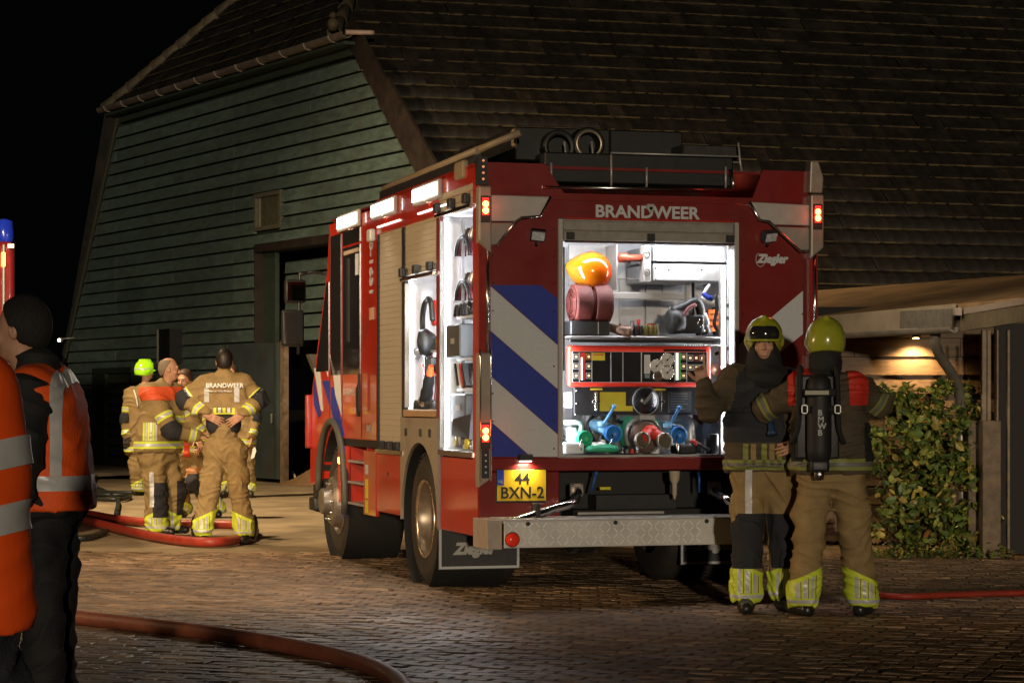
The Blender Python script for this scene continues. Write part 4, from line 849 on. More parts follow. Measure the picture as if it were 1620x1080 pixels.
# fender lip
P = [(-.02, 4.98 + .60 * math.cos(math.radians(a)), .55 + .66 * math.sin(math.radians(a))) for a in range(192, -8, -10)]
MB().tube(P, .034, 8).build('fender_lip', mat('fender_grey', (.07, .066, .055), .5, dirt=.2), T)
mb = MB(); mb.lathe([(.60, 0), (.60, .5)], (.02, 4.98, .55), (1, 0, 0), 40); mb.build('arch_liner', _m['liner_black'], T)
S('bumper', 5.95, 6.22, .35, .62, .05, 2.45, BLK(), b=.03); S('bumper_step', 5.7, 5.95, .38, .50, -.04, .1, BLK(), b=.02); S('front_flank', 6.10, 6.16, .65, 1.33, .1, 2.4, RED(), b=.02)
S('corner_fairing', 6.02, 6.10, .95, 1.45, -.05, .02, mat('fairing_red', (.30, .03, .025), .3), b=.02)
# mirrors
pm_ = lambda x, y, Y=22.4: Vector(((TC * (at(x, y, Y).x - TX0) + TS * (Y - TY0)), (-TS * (at(x, y, Y).x - TX0) + TC * (Y - TY0)), at(x, y, Y).z))
MB().tube(spline([pm_(515, 433, 21.9), pm_(495, 431), pm_(478, 434), pm_(474, 442), pm_(472, 560)], 5), .016, 8).build('mirror_arm', BLK(), T)
for (x, y, w, h, nm) in ((467, 461, 34, 38, 'mirror'), (463, 519, 36, 58, 'mirror')):
    c = pm_(x, y); sc_ = 22.4 / F; mm = MB(); mm.box(c.x - w / 2 * sc_, c.x + w / 2 * sc_, c.y - .04, c.y + .07, c.z - h / 2 * sc_, c.z + h / 2 * sc_, b=.035); mo = mm.build('mirror', BLK(), T)
    MB().box(c.x - w / 2 * sc_ + .02, c.x + w / 2 * sc_ - .02, c.y - .043, c.y - .0405, c.z - h / 2 * sc_ + .025, c.z + h / 2 * sc_ - .025).build('mirror_glass', mat('mirror_glass', (.6, .6, .6), .03, 1., var=0) if y < 500 else GLS(), mo)
c = pm_(500, 572, 21.8); MB().prism([(c.x - .07, c.z + .07), (c.x + .1, c.z + .07), (c.x + .08, c.z - .07), (c.x + .0, c.z - .10)], 'y', c.y, c.y + .15).build('kerb_mirror', mat('mirror_shell', (.06, .055, .045), .4), T)
# scene lights along the roof edge
for (v, ln) in ((4.237, .82), (2.855, .80), (1.40, .78)):
    b_ = S('scene_light', v - ln / 2 - .02, v + ln / 2 + .02, 2.865, 3.008, -.035, .0, GRY(), b=.008)
    MB().add([(-.042, v - ln / 2, 2.895), (-.042, v + ln / 2, 2.895), (-.040, v + ln / 2, 2.985), (-.040, v - ln / 2, 2.985)], [(0, 1, 2, 3)]).build('light_glass', mat('scene_lit', (1, 1, 1), emit=9, ecol=(1, .98, .94)), b_)
    area('scene_glow', b_, (-.06, v, 2.94), (-1, 0, -.75), .06, ln, 48, (1, .88, .70), 150)
for v in (2.9, 1.4):  # unseen right-hand pair, added to light the shed and bush
    b_ = S('scene_light', v - .42, v + .42, 2.865, 3.0, 2.50, 2.535, GRY(), b=.008)
    MB().box(2.536, 2.540, v - .4, v + .4, 2.895, 2.985).build('light_glass', mat('scene_lit'), b_)
    area('scene_glow', b_, (2.56, v, 2.94), (1, 0, -.55), .06, .8, 17, (1, .78, .50), 150)
for (v, ln) in ((2.75, .8), (1.26, .95)): S('edge_strip', v - ln / 2, v + ln / 2, 2.80, 2.812, -.012, -.001, mat('edge_lit', (1, .9, .85), emit=2.4, ecol=(1, .86, .74)))
rl = MB(); p1, p2, p3 = (.05, 3.15, 3.12), (.05, .15, 3.13), (.30, -.02, 3.24)
rl.tube([p1, p2], .03, 8); rl.tube([p2, p3], .026, 8); rl.build('roof_rail', mat('tan_rail', (.30, .225, .14), .5, var=.1), T)
S('rail_foot', .35, .6, 2.95, 3.08, -.02, .06, mat('tan_rail'), b=.02)
S('rail_base', .2, 3.2, 3.02, 3.10, .02, .08, BLK())
# right side skin, so that the body is closed
bx('right_side', 2.47, 2.497, .04, 3.22, .46, ZT, RED()); bx('right_side', 2.47, 2.4965, .0, .04, .905, 2.86, RED()); bx('bulkhead', .52, 2.47, .98, .99, .62, 3.0, mat('bulkhead', (.3, .3, .3), .6)) if False else None
bx('belly', .52, 1.93, .95, 3.2, .60, .98, mat('chassis_black'))
bx('bulkhead', .03, 2.47, 2.34, 3.2, 1.0, 2.98, mat('bulkhead', (.25, .25, .25), .6))
# --- roof gear
RG = mat('roof_gear_black', (.009, .009, .009), .5, var=.3); RGB_ = mat('roof_gear_brown', (.025, .023, .018), .5, var=.3)
def RR(name, x0, y0, x1, y1, v, d, m, par=None, b=.01):
    u0, z0 = rear(x0, y0, v); u1, z1 = rear(x1, y1, v); return MB().box(u0, u1, v, v + d, min(z0, z1), max(z0, z1), b=b).build(name, m, par or T)
tr = RR('roof_tray', 815, 200, 965, 258, .3, 1.6, RG); RR('tray_lip', 815, 199, 968, 203, .28, .02, RGB_, tr); RR('tray_post', 811, 203, 817, 232, .22, .05, mat('tan_rail'), tr)
RR('equipment_box', 862, 240, 1160, 296, .06, .5, RG); RR('equipment_box', 965, 205, 1080, 250, .5, 1.2, RG); RR('equipment_box', 1080, 228, 1170, 252, .25, .8, RGB_)
def rail(pts, v, r, m, n=8): MB().tube([(rear(x, y, v)[0], v, rear(x, y, v)[1]) for x, y in pts], r, n).build('chrome_rail', m, T)
rail([(858, 296), (1158, 300)], .0, .011, CHR()); rail([(966, 242), (1170, 248)], .18, .007, ALU()); rail([(968, 252), (1170, 257)], .18, .007, ALU())
rail([(1168, 226), (1171, 258), (1174, 274)], .18, .008, ALU())
for (x, y0, y1) in ((872, 258, 298), (967, 245, 299), (1023, 265, 299), (1148, 264, 300)): rail([(x, y1), (x, y0)], .03, .009, ALU()); 
rail([(1158, 300), (1160, 290), (1156, 268)], .02, .012, CHR())
for (x, y) in ((893, 250), (936, 250)): rail([(x - 4, y + 6), (x + 2, y - 4), (x, y - 26)], .15, .008, ALU())
u, z = rear(931, 228, .2); MB().lathe([(.085, .0), (.105, -.02), (.12, 0), (.12, .8), (.08, .8), (.08, .02), (.085, 0)], (u, .2, z), (0, 1, 0), 28).build('suction_hose_end', RG, T)
MB().lathe([(.080, -.022), (.092, -.03), (.102, -.022)], (u, .2, z), (0, 1, 0), 28).build('coupling_ring', mat('bronze_ring', (.32, .26, .18), .35, .7), T)
u, z = rear(885, 232, .2); MB().lathe([(.08, .0), (.11, -.02), (.12, 0), (.12, .8)], (u, .2, z), (0, 1, 0), 28).build('suction_hose_end', RG, T)
# bulwark sides run forward on both sides
S('roof_bulwark', .04, 3.2, 3.0, 3.03, .0, .03, RED())

# ================================================================ REAR LOCKER INTERIOR
u0, u1 = UL + .036, UR - .036
WI = WHT()
bx('locker_back', u0 - .1, u1 + .1, .90, .92, 1.0, 2.6, WI); bx('locker_side', u0 - .115, u0 - .1, .04, .9, 1.0, 2.6, WI); bx('locker_side', u1 + .1, u1 + .115, .04, .9, 1.0, 2.6, WI)
bx('locker_floor', u0 - .1, u1 + .1, .02, .9, .985, .998, ALU()); bx('locker_roof', u0 - .1, u1 + .1, .06, .9, 2.6, 2.615, WI)
for (a, b_) in ((u0 - .0, u0 + .012), (u1 - .012, u1)): bx('led_strip', a, b_, .045, .06, 1.02, 2.46, LED)
bx('tooth_strip', u0 + .014, u0 + .028, .05, .06, 1.6, 2.46, PB)
h = bx('light_holder', u0 + .3, u0 + .32, .07, .09, 2.56, 2.58, ALU())
area('locker_light', h, ((u0 + u1) / 2, .10, 2.55), (0, .45, -1), 1.1, .05, 12, (.93, .96, 1), 165)
area('locker_light', h, (u0 + .02, .08, 1.73), (1, .8, 0), .03, 1.35, 9, (.93, .96, 1), 165)
area('locker_light', h, (u1 - .02, .08, 1.73), (-1, .5, 0), .03, 1.35, 15, (.93, .96, 1), 165)
def I(name, x0, y0, x1, y1, v, d, m, par=None, b=.004): return RR(name, x0, y0, x1, y1, v, d, m, par, b)
# back wall panelling
for (x0, x1, y0, y1) in ((980, 1020, 440, 528), (1022, 1046, 445, 528), (900, 975, 390, 455), (1048, 1080, 450, 470)): I('back_panel', x0, y0, x1, y1, .86, .02, mat('panel_grey_white', (.60, .61, .63), .45, var=.1))
I('partition', 975, 386, 978, 458, .35, .5, mat('partition_grey', (.42, .41, .39), .5)); I('shelf_panel', 900, 386, 975, 455, .60, .02, mat('partition_grey'))
I('cross_beam', 965, 462, 1085, 474, .30, .05, ALU()); I('cross_beam', 978, 440, 1020, 442, .5, .05, ALU())
ub = I('upper_drawer', 1034, 388, 1150, 415, .20, .6, mat('drawer_alu', (.62, .62, .63), .4, .4, var=.08)); I('upper_drawer', 1034, 417, 1150, 445, .20, .6, mat('drawer_alu'))
br = I('drawer_bracket', 1019, 388, 1030, 446, .19, .1, ALU())
for y in (402, 431):
    u, z = rear(1024, y, .18); MB().lathe([(.02, 0), (.026, -.006), (.022, -.01)], (u - .002, .187, z), (0, 1, 0), 14).build('grip_hole', PB, br)
for (x, y) in ((1037, 392), (1037, 412), (1037, 424), (1037, 442), (1058, 427), (1110, 427), (1110, 397)): u, z = rear(x, y, .2); MB().ball((u, .197, z), .006, n=6).build('rivet', PB, br)
I('corner_post', 1140, 420, 1148, 722, .10, .04, ALU()); I('side_rail', 1152, 385, 1158, 722, .05, .03, mat('bright_rail', (.7, .7, .7), .4))
for y in (480, 500, 548, 575): I('hinge', 1150, y, 1154, y + 6, .04, .02, mat('hinge_dark', (.12, .1, .1), .5))
# shelf
sh = I('shelf', 901, 531, 1141, 535, .08, .78, ALU()); I('shelf_edge', 901, 536, 1141, 543, .09, .02, PB, sh); I('shelf_lip', 901, 544, 1141, 546, .08, .04, CHR(), sh)
# control panel
u0p, z0p = rear(899, 546, .1); u1p, z1p = rear(1126, 612, .1); pm2 = mat('panel_red', (.72, .045, .025), .35, var=.05)
cp = MB().box(u0p, u1p, .10, .16, z1p, z0p, b=.03).build('control_panel', pm2, T)
I('panel_field', 905, 556, 1119, 605, .094, .006, mat('panel_black', (.014, .014, .018), .3), cp, 0)
I('panel_notch', 1050, 552, 1117, 556, .0935, .006, mat('panel_black'), cp, 0)
WL = mat('panel_line', (.7, .7, .72), .4)
for (a, b_, c, d) in ((905, 556, 1119, 557), (905, 604, 1119, 605), (905, 556, 906, 605), (916, 557, 917, 604), (936, 557, 937, 604), (966, 557, 967, 604), (985, 557, 986, 604), (1014, 557, 1015.5, 604), (1067, 557, 1068, 604), (1086, 557, 1087, 604), (1118, 557, 1119, 605)): I('panel_line', a, b_, c, d, .0925, .0015, WL, cp, 0)
I('panel_bar', 918, 558, 926, 601, .0925, .0015, mat('panel_bar_red', (.8, .05, .04), .4), cp, 0); I('panel_gauge', 919, 565, 922, 601, .091, .0015, mat('gauge_lit', (1, 1, .95), emit=.8), cp, 0)
I('panel_bar', 1069, 558, 1073.5, 601, .0925, .0015, mat('gauge_lit'), cp, 0); I('panel_bar', 1074, 558, 1077, 601, .0925, .0015, mat('bar_green', (.15, .75, .1), .4), cp, 0)
def button(x, y, mcol):
    u, z = rear(x, y, .0925); s = .021
    b_ = MB(); 
    for (p, q, r_, t_) in ((-s, s, s - .004, s), (-s, s, -s, -s + .004), (-s, -s + .004, -s + .004, s - .004), (s - .004, s, -s + .004, s - .004)): b_.box(u + p, u + q, .0905, .0925, z + r_, z + t_)
    o = b_.build('button', mcol, cp); MB().box(u - .009, u + .009, .090, .0925, z - .009, z + .009, b=.003).build('button_lamp', mat('button_lit', (1, .7, .4), emit=.7), o)
GRB = mat('button_frame', (.6, .6, .6), .4); ORB = mat('button_orange', (.6, .28, .04), .4); REB = mat('button_red', (.5, .06, .05), .4)
for y in (564, 579, 594): button(911.5, y, GRB); button(931.5, y, ORB if y == 564 else GRB); button(1081.5, y, GRB)
for x in (1092, 1101.5, 1111):
    for y in (566, 581): button(x, y, REB if x == 1101.5 and y == 566 else GRB)
I('label', 937, 558, 957, 570, .0915, .001, YEL(), cp, 0); I('label_line', 939, 560, 955, 562, .0905, .001, mat('label_red', (.7, .05, .04), .5), cp, 0)
I('label', 1019, 561, 1028.5, 591, .0915, .001, WL, cp, 0); I('label', 1020, 592, 1028, 598, .0915, .001, mat('label_teal', (.2, .3, .28), .5), cp, 0)
for (x, y, r) in ((1038, 579, .052), (1055, 569, .052), (1055, 589, .052), (1040, 595, .037)):
    u, z = rear(x, y, .09); g_ = MB().lathe([(r, .0), (r, -.012), (r * .93, -.018), (r * .9, -.014)], (u, .092, z), (0, 1, 0), 28).build('gauge', CHR(), cp)
    MB().lathe([(r * .9, -.0135), (.0005, -.0135)], (u, .092, z), (0, 1, 0), 28).build('dial', mat('dial_white', (.7, .7, .7), .4, var=.25, scale=30) if r > .04 else mat('dial_brown', (.12, .08, .06), .4), g_)
    M = Matrix.Translation((u, .0765, z)) @ Matrix.Rotation(.8, 4, 'Y'); q = MB(); q.rbox(M @ Matrix.Translation((0, 0, .012)), .004, .002, .05 if r > .04 else .02); q.rbox(M, .012, .003, .012); q.build('needle', PB, g_)
text('panel_text', 'Control', .016, WL, cp, (rear(1105, 555)[0], .0925, rear(1105, 555.3)[1]), (1, 0, 0), (0, 0, 1), .0004) if False else None
# lower black valve panel
lp_ = I('valve_panel', 908, 612, 1140, 656, .12, .04, mat('valve_black', (.016, .016, .018), .45, var=.2))
I('label', 934, 614, 953, 617, .117, .003, YEL(), lp_, 0); I('label', 1035, 614.5, 1053, 617.5, .117, .003, YEL(), lp_, 0)
I('label', 949, 620, 990, 650, .117, .003, YEL(), lp_, 0); I('label', 990, 642, 1001, 650, .117, .003, YEL(), lp_, 0)
text('label_text', '10 BAR', .035, PB, lp_, (rear(962, 631)[0], .116, rear(962, 631)[1]), (1, 0, 0), (0, 0, 1), .0004) if False else None
gp = I('text_plate', 1057, 619, 1094, 652, .117, .003, mat('grey_plate', (.10, .105, .11), .5), lp_, 0)
for k in range(7): I('text_line', 1061, 622 + k * 4, 1061 + random.uniform(18, 30), 623.2 + k * 4, .1155, .0015, mat('plate_lines', (.35, .36, .37), .5), gp, 0)
u, z = rear(1021, 634, .1); kn = MB().lathe([(.095, 0), (.10, -.02), (.085, -.028), (.085, -.03), (.0005, -.03)], (u, .12, z), (0, 1, 0), 32).build('rotary_knob', mat('knob_black', (.012, .012, .012), .25), lp_)
MB().lathe([(.098, -.018), (.101, -.024), (.093, -.028)], (u, .12, z), (0, 1, 0), 32).build('knob_ring', mat('knob_grey', (.2, .2, .21), .4), kn)
M = Matrix.Translation((u, .082, z)) @ Matrix.Rotation(.75, 4, 'Y'); q = MB(); q.rbox(M @ Matrix.Translation((0, 0, .02)), .02, .016, .09); q.build('knob_grip', mat('knob_grey'), kn)
for x in (943, 1044.5):
    u, z = rear(x, 635, .11); q = MB(); q.box(u - .012, u + .012, .095, .12, z - .07, z + .07, b=.008); q.box(u - .03, u + .03, .10, .12, z - .012, z + .012, b=.004); q.build('latch', CHR(), lp_)
for (x, y) in ((912, 618), (912, 638), (910, 655), (1006, 622)): u, z = rear(x, y, .12); MB().ball((u, .118, z), .008, n=6).build('rivet', CHR(), lp_)
I('side_box', 898, 620, 906, 645, .12, .2, mat('partition_grey'))
# pump casings behind the valves
CG = mat('cast_grey', (.22, .22, .22), .45, .5, var=.4, scale=10, bump=.3)
PUM = thing
pump = bx('pump_casing', rear(955, 0)[0], rear(1010, 0)[0], .45, .8, 1.05, 1.35, CG, b=.05)
def C_(name, x, y, v, prof, m, par=None, ax=(0, 1, 0), n=26):
    u, z = rear(x, y, v); return MB().lathe(prof, (u, v, z), ax, n).build(name, m, par or T)
def D_(name, pts, r, m, par=None, n=12): return MB().tube(spline([(rear(x, y, v)[0], v, rear(x, y, v)[1]) for x, y, v in pts], 5), r, n).build(name, m, par or T)
def disc(R_): return [(R_ * .72, .02), (R_ * .98, .02), (R_, 0), (R_, -.03), (R_ * .86, -.036), (R_ * .80, -.03), (R_ * .78, -.01), (.0005, -.008)]
# green outlet at left
g1 = C_('valve', 924, 693, .10, disc(.054), GRN()); C_('valve_body', 921, 690, .12, [(.04, 0), (.045, .1), (.035, .2)], mat('valve_mint', (.35, .62, .52), .4), g1)
D_('lever', [(892, 668, .14), (910, 668, .12), (919, 671, .12), (919, 684, .13)], .016, mat('valve_mint'), g1); I('valve_block', 900, 676, 914, 700, .14, .1, mat('valve_mint'), g1, .015)
D_('chain', [(921, 694, .06), (918, 703, .04), (920, 712, .04)], .006, CHR(), g1, 6)
# two blue outlets
for (x, y, dx) in ((969, 686, 0), (1072, 688, 0)):
    b1 = C_('valve', x, y, .06, disc(.062), LBL()); C_('valve_body', x - 5, y - 6, .09, [(.045, 0), (.05, .08), (.04, .2)], mat('valve_pale_blue', (.22, .48, .75), .4), b1, ax=(-.3, 1, .2))
    D_('lever', [(x - 17, y - 15, .10), (x - 10, y - 22, .06), (x + 2, y - 42, .02)], .011, mat('lever_blue', (.12, .38, .75), .35), b1, 8)
    uu, zz = rear(x + 2, y - 43, .02); MB().ball((uu, .015, zz), .017, n=8).build('lever_knob', mat('lever_blue'), b1)
    uu, zz = rear(x - 17, y - 15, .1); MB().cyl((uu - .03, .1, zz), (uu + .03, .08, zz), .022).build('pivot', mat('valve_pale_blue'), b1)
    D_('chain', [(x, y, .03), (x - 1, y + 10, .02), (x - 4, y + 16, .02)] if x < 1000 else [(x, y, .03), (x - 2, y + 14, .02), (x, y + 26, .02), (x + 2, y + 14, .02)], .005, CHR(), b1, 6)
# big central intake with red two-way branch
c1 = C_('pump_intake', 1016, 687, .22, [(.14, .3), (.155, .05), (.155, 0), (.14, -.02)], GRN()); C_('intake_ring', 1018, 689, .16, [(.125, .06), (.14, .03), (.14, -.01), (.125, -.02)], mat('pale_ring', (.6, .6, .56), .35, .5), c1)
C_('intake_ring', 1021, 691, .10, [(.10, .06), (.115, .03), (.11, -.01), (.09, -.02), (.0005, -.01)], mat('brown_ring', (.16, .11, .09), .4, .3), c1)
vb = D_('dividing_breeching', [(1024, 688, .08), (1030, 682, .04), (1036, 690, .02)], .05, VRD()); D_('arm', [(1028, 684, .03), (1017, 692, -.02), (1014, 695, -.06)], .042, VRD(), vb); D_('arm', [(1032, 684, .03), (1046, 692, -.02), (1050, 696, -.05)], .042, VRD(), vb)
for (x, y) in ((1016, 696), (1051, 697)):
    k = C_('coupling', x, y, -.06, [(.045, .05), (.058, .02), (.06, -.01), (.052, -.02), (.046, -.018), (.040, .0), (.038, .0)], mat('coupling_alu', (.45, .42, .38), .3, .8), vb)
    C_('coupling_seal', x, y, -.06, [(.040, -.012), (.0005, -.010)], mat('seal_brown', (.09, .075, .05), .6), vb)
    for s_ in (-1, 1): uu, zz = rear(x, y, -.06); MB().box(uu - .008, uu + .008, -.085, -.06, zz + s_ * .048 - .008, zz + s_ * .048 + .008).build('lug', CHR(), k)
I('bracket_plate', 1012, 650, 1036, 664, .14, .1, ALU()); I('bracket_plate', 1000, 655, 1010, 668, .2, .1, CG)
# casings and pipes
for (x, y, r, v, L) in ((985, 690, .11, .35, .3), (953, 685, .09, .35, .3), (905, 680, .06, .3, .3)): C_('pump_housing', x, y, v, [(.0005, -.02), (r * .8, -.02), (r, .02), (r, L)], CG)
D_('pipe', [(1060, 665, .3), (1075, 662, .28), (1088, 668, .26), (1092, 685, .26), (1092, 716, .26)], .04, mat('pale_pipe', (.55, .54, .52), .35, .3)); D_('pipe', [(1096, 660, .3), (1104, 668, .28), (1106, 690, .28), (1106, 716, .28)], .035, mat('pale_pipe'))
D_('cable', [(938, 658, .3), (930, 672, .28), (936, 690, .26), (944, 704, .26)], .014, PB); D_('cable', [(1000, 660, .3), (985, 668, .28), (975, 664, .26)], .012, PB); D_('cable', [(1110, 670, .25), (1098, 655, .25), (1120, 660, .2)], .015, mat('maroon_cable', (.15, .02, .03), .5))
D_('cable', [(948, 658, .32), (952, 680, .3), (946, 712, .3)], .018, mat('grey_cable', (.2, .22, .24), .5))
gpz = C_('blind_cap', 953, 712, .02, [(.0005, .045), (.05, .045), (.10, .03), (.115, .02), (.118, 0), (.1, -.01), (.0005, -.01)], GRN(), ax=(0, 0, 1)); C_('cap_top', 948, 706, .02, [(.0005, .03), (.05, .03), (.06, 0)], mat('pale_ring'), gpz, (0, 0, 1))
I('lug', 952, 696, 958, 706, .0, .03, mat('pale_ring'), gpz); I('strap_block', 966, 704, 976, 716, .0, .05, mat('dark_green', (.02, .14, .06), .5), gpz)
I('foot_block', 992, 705, 1007, 718, .12, .1, PB); I('foot_block', 1018, 708, 1030, 718, .12, .1, PB)
I('white_bin', 892, 700, 925, 718, .05, .25, WI, None, .02)
tb = I('tool_tray', 1075, 704, 1102, 718, .06, .2, PB, None, .01); D_('tool', [(1096, 696, .08), (1108, 704, .06), (1122, 712, .05)], .012, PB, tb); D_('tool', [(1092, 699, .06), (1098, 697, .05), (1102, 704, .05)], .010, VRD(), tb)
C_('canister', 1127, 718, .10, [(.0005, 0), (.045, 0), (.045, .14), (.042, .145), (.0005, .145)], mat('canister_black', (.03, .03, .03), .4), None, (0, 0, 1))
D_('hose_loop', [(1131, 560, .2), (1143, 558, .18), (1146, 580, .18), (1138, 595, .18), (1130, 585, .2)], .012, PB); C_('side_knob', 1133, 585, .15, [(.0005, -.02), (.04, -.015), (.05, 0), (.05, .05)], mat('pale_ring'))
C_('white_bowl', 1133, 680, .2, [(.0005, -.05), (.06, -.04), (.09, 0), (.09, .08)], WI); C_('white_bowl', 1150, 690, .2, [(.0005, -.03), (.04, -.02), (.05, 0), (.05, .08)], WI)
# loose things standing in the locker (top-level)
TM_ = Matrix.Translation((TX0, TY0, 0)) @ Matrix.Rotation(math.atan2(TS, TC), 4, 'Z')
def loose(name, label, cat, x, y, v, group=None):
    u, z = rear(x, y, v); p = TM_ @ Vector((u, v, z)); return thing(name, label, cat, p, math.atan2(TS, TC), group)
bl = loose('balloon', 'shiny orange and yellow balloon hanging inside the rear locker', 'balloon', 934, 430, .28)
m = bpy.data.materials.new('balloon_skin'); m.use_nodes = True; nt = m.node_tree; tc = nt.nodes.new('ShaderNodeTexCoord'); sx = nt.nodes.new('ShaderNodeSeparateXYZ'); cr = nt.nodes.new('ShaderNodeValToRGB')
nt.links.new(tc.outputs['Object'], sx.inputs[0]); mr = nt.nodes.new('ShaderNodeMapRange'); mr.inputs[1].default_value = -.16; mr.inputs[2].default_value = .12; nt.links.new(sx.outputs[0], mr.inputs[0]); nt.links.new(mr.outputs[0], cr.inputs[0])
cr.color_ramp.elements[0].color = (.34, .15, .004, 1); cr.color_ramp.elements[1].color = (.50, .045, .002, 1); b_ = nt.nodes['Principled BSDF']; nt.links.new(cr.outputs[0], b_.inputs['Base Color']); b_.inputs['Roughness'].default_value = .12; b_.inputs['Coat Weight'].default_value = .5
prof = [(.145 * math.sin(t), .145 * -math.cos(t) if t > 1.2 else -.145 * math.cos(1.2) - (1.2 - t) * .14) for t in np.linspace(.16, math.pi, 22)]; prof[-1] = (.0005, .145)
MB().lathe([(r if i > 0 else .012, h) for i, (r, h) in enumerate(prof)], (.01, 0, 0), (1, 0, -.22), 36).build('balloon_skin', m, bl)
MB().ball((-.215, 0, .048), .014).build('knot', mat('balloon_knot', (.6, .3, .02), .4), bl)
for k, x in enumerate((918, 949)):
    t = loose('hose_roll', ['rolled red brown hose, left one of two on the black box', 'rolled red brown hose, right one beside the branch pipe'][k], 'hose', x, 481, .22, 'rolled hoses on the black box')
    mb = MB(); mb.lathe([(.0005, -.060), (.07, -.062), (.130, -.060), (.137, -.058), (.139, -.045), (.139, .045), (.137, .058), (.130, .060), (.07, .062), (.0005, .060)], (0, 0, 0), (1, 0, 0), 40)
    mb.build('hose_coil', mat('hose_canvas', (.10, .016, .012), .6, var=.25, scale=20, bump=.4, bscale=120), t)
    for r_ in (.05, .08, .11):
        for s_ in (-1, 1): mb = MB(); mb.tube([(s_ * .066, r_ * math.cos(a), r_ * math.sin(a)) for a in np.linspace(0, 6.28, 30)], .006, 5); mb.build('coil_turn', mat('hose_canvas'), t)
t = loose('storage_box', 'black box under the two rolled hoses on the locker shelf', 'box', 934, 531, .12)
MB().box(-.145, .145, 0, .3, .004, .105, b=.008).build('box_body', BLK(), t); MB().box(.055, .06, -.004, 0, .01, .10).build('box_edge', ALU(), t)
t = loose('branch_pipe', 'bronze branch pipe nozzle leaning beside the rolled hoses', 'nozzle', 985, 522, .14)
MB().lathe([(.0005, -.10), (.03, -.10), (.035, -.02), (.045, 0), (.052, .04), (.048, .07), (.036, .07), (.03, .05)], (0, 0, -.008), (.75, -.35, -.25), 20).build('nozzle', mat('bronze_nozzle', (.17, .10, .07), .4, .4), t)
MB().tube([(-.02, .02, .03), (.04, .03, -.0), (.12, .05, -.025)], .02, 8).build('hose_tail', mat('maroon_cable'), t)
t = loose('hose_fittings', 'row of small olive hose fittings on the locker shelf', 'fittings', 1022, 531, .12)
for k in range(5): MB().lathe([(.0005, 0), (.018, 0), (.02, .03), (.014, .05), (.017, .07), (.0005, .072)], (-.075 + k * .036, 0, .004), (0, 0, 1), 12).build('fitting', mat('olive_fitting', (.14, .13, .03), .5) if k > 1 else PB, t)
t = loose('rescue_tool', 'black hydraulic pump with hoses and ring handle on the shelf', 'tool', 1085, 531, .14)
mb = MB(); mb.lathe([(.0005, -.02), (.06, -.015), (.085, .0), (.09, .04), (.085, .09), (.07, .1)], (-.125, 0, .10), (1, .1, 0), 26); mb.build('motor_drum', PB, t)
MB().box(-.07, .13, -.04, .15, .02, .15, b=.02).build('housing', BLK(), t); MB().tube(spline([(-.08, -.05, .04), (-.05, -.06, .12), (0, -.05, .19), (.06, -.04, .22)], 5), .014, 8).build('carry_strap', mat('strap_maroon', (.14, .03, .03), .6), t)
MB().tube(spline([(-.1, 0, .17), (-.02, .0, .20), (.06, 0, .24), (.10, 0, .22), (.13, 0, .10), (.16, 0, .02)], 6), .034, 10).build('hose_bundle', BLK(), t)
MB().tube([(.09 + .02 * math.cos(a), -.055, .09 + .022 * math.sin(a)) for a in np.linspace(0, 6.28, 20)], .006, 6).build('ring_handle', CHR(), t); MB().cyl((.125, -.05, .16), (.15, -.055, .08), .012).build('gauge_tube', mat('tube_pale', (.6, .6, .62), .4), t); MB().ball((.12, -.05, .035), .01).build('stud', mat('tube_pale'), t)
for k in range(5): MB().cyl((-.1 + k * .04, .06, .15), (-.09 + k * .04, .08, .21), .012).build('coupling', mat('dark_metal', (.06, .06, .06), .4, .6), t)
t = loose('crate', 'small orange plastic crate standing behind the black tool', 'crate', 1130, 524, .34)
for z in (0, .045, .09, .13): MB().box(-.05, .06, -.01, 0, z, z + .025).build('rail', mat('crate_orange', (.85, .19, .02), .5), t)
for x in (-.05, -.005, .045): MB().box(x, x + .015, -.008, 0, .002, .16).build('upright', mat('crate_orange'), t)
MB().box(-.048, .058, 0, .09, 0, .15).build('inner', mat('crate_dark', (.25, .05, .01), .6), t)
t = loose('red_torch', 'reddish brown cylinder clamped beside the drawer bracket', 'cylinder', 1000, 408, .24)
MB().lathe([(.0005, -.10), (.034, -.10), (.034, -.04), (.026, -.03), (.026, .10), (.0005, .10)], (0, 0, 0), (1, 0, 0), 20).build('tube', mat('copper_red', (.30, .06, .03), .35, .2), t); MB().box(-.03, -.01, -.005, .005, -.05, -.02).build('trigger', PB, t)
D_('bracket_arm', [(1138, 470, .2), (1126, 480, .2), (1112, 470, .2), (1122, 450, .22)], .013, mat('bright_rail')); D_('strap', [(1112, 464, .2), (1120, 470, .18), (1126, 472, .18)], .018, BLU()); D_('fork', [(1132, 466, .16), (1134, 490, .16), (1130, 512, .16), (1138, 528, .16)], .012, PB); D_('fork', [(1134, 488, .16), (1142, 496, .16), (1140, 525, .16)], .010, PB)
I('upright', 1086, 446, 1092, 528, .5, .03, mat('bright_rail')); I('upright', 1096, 446, 1099, 500, .45, .03, PB)

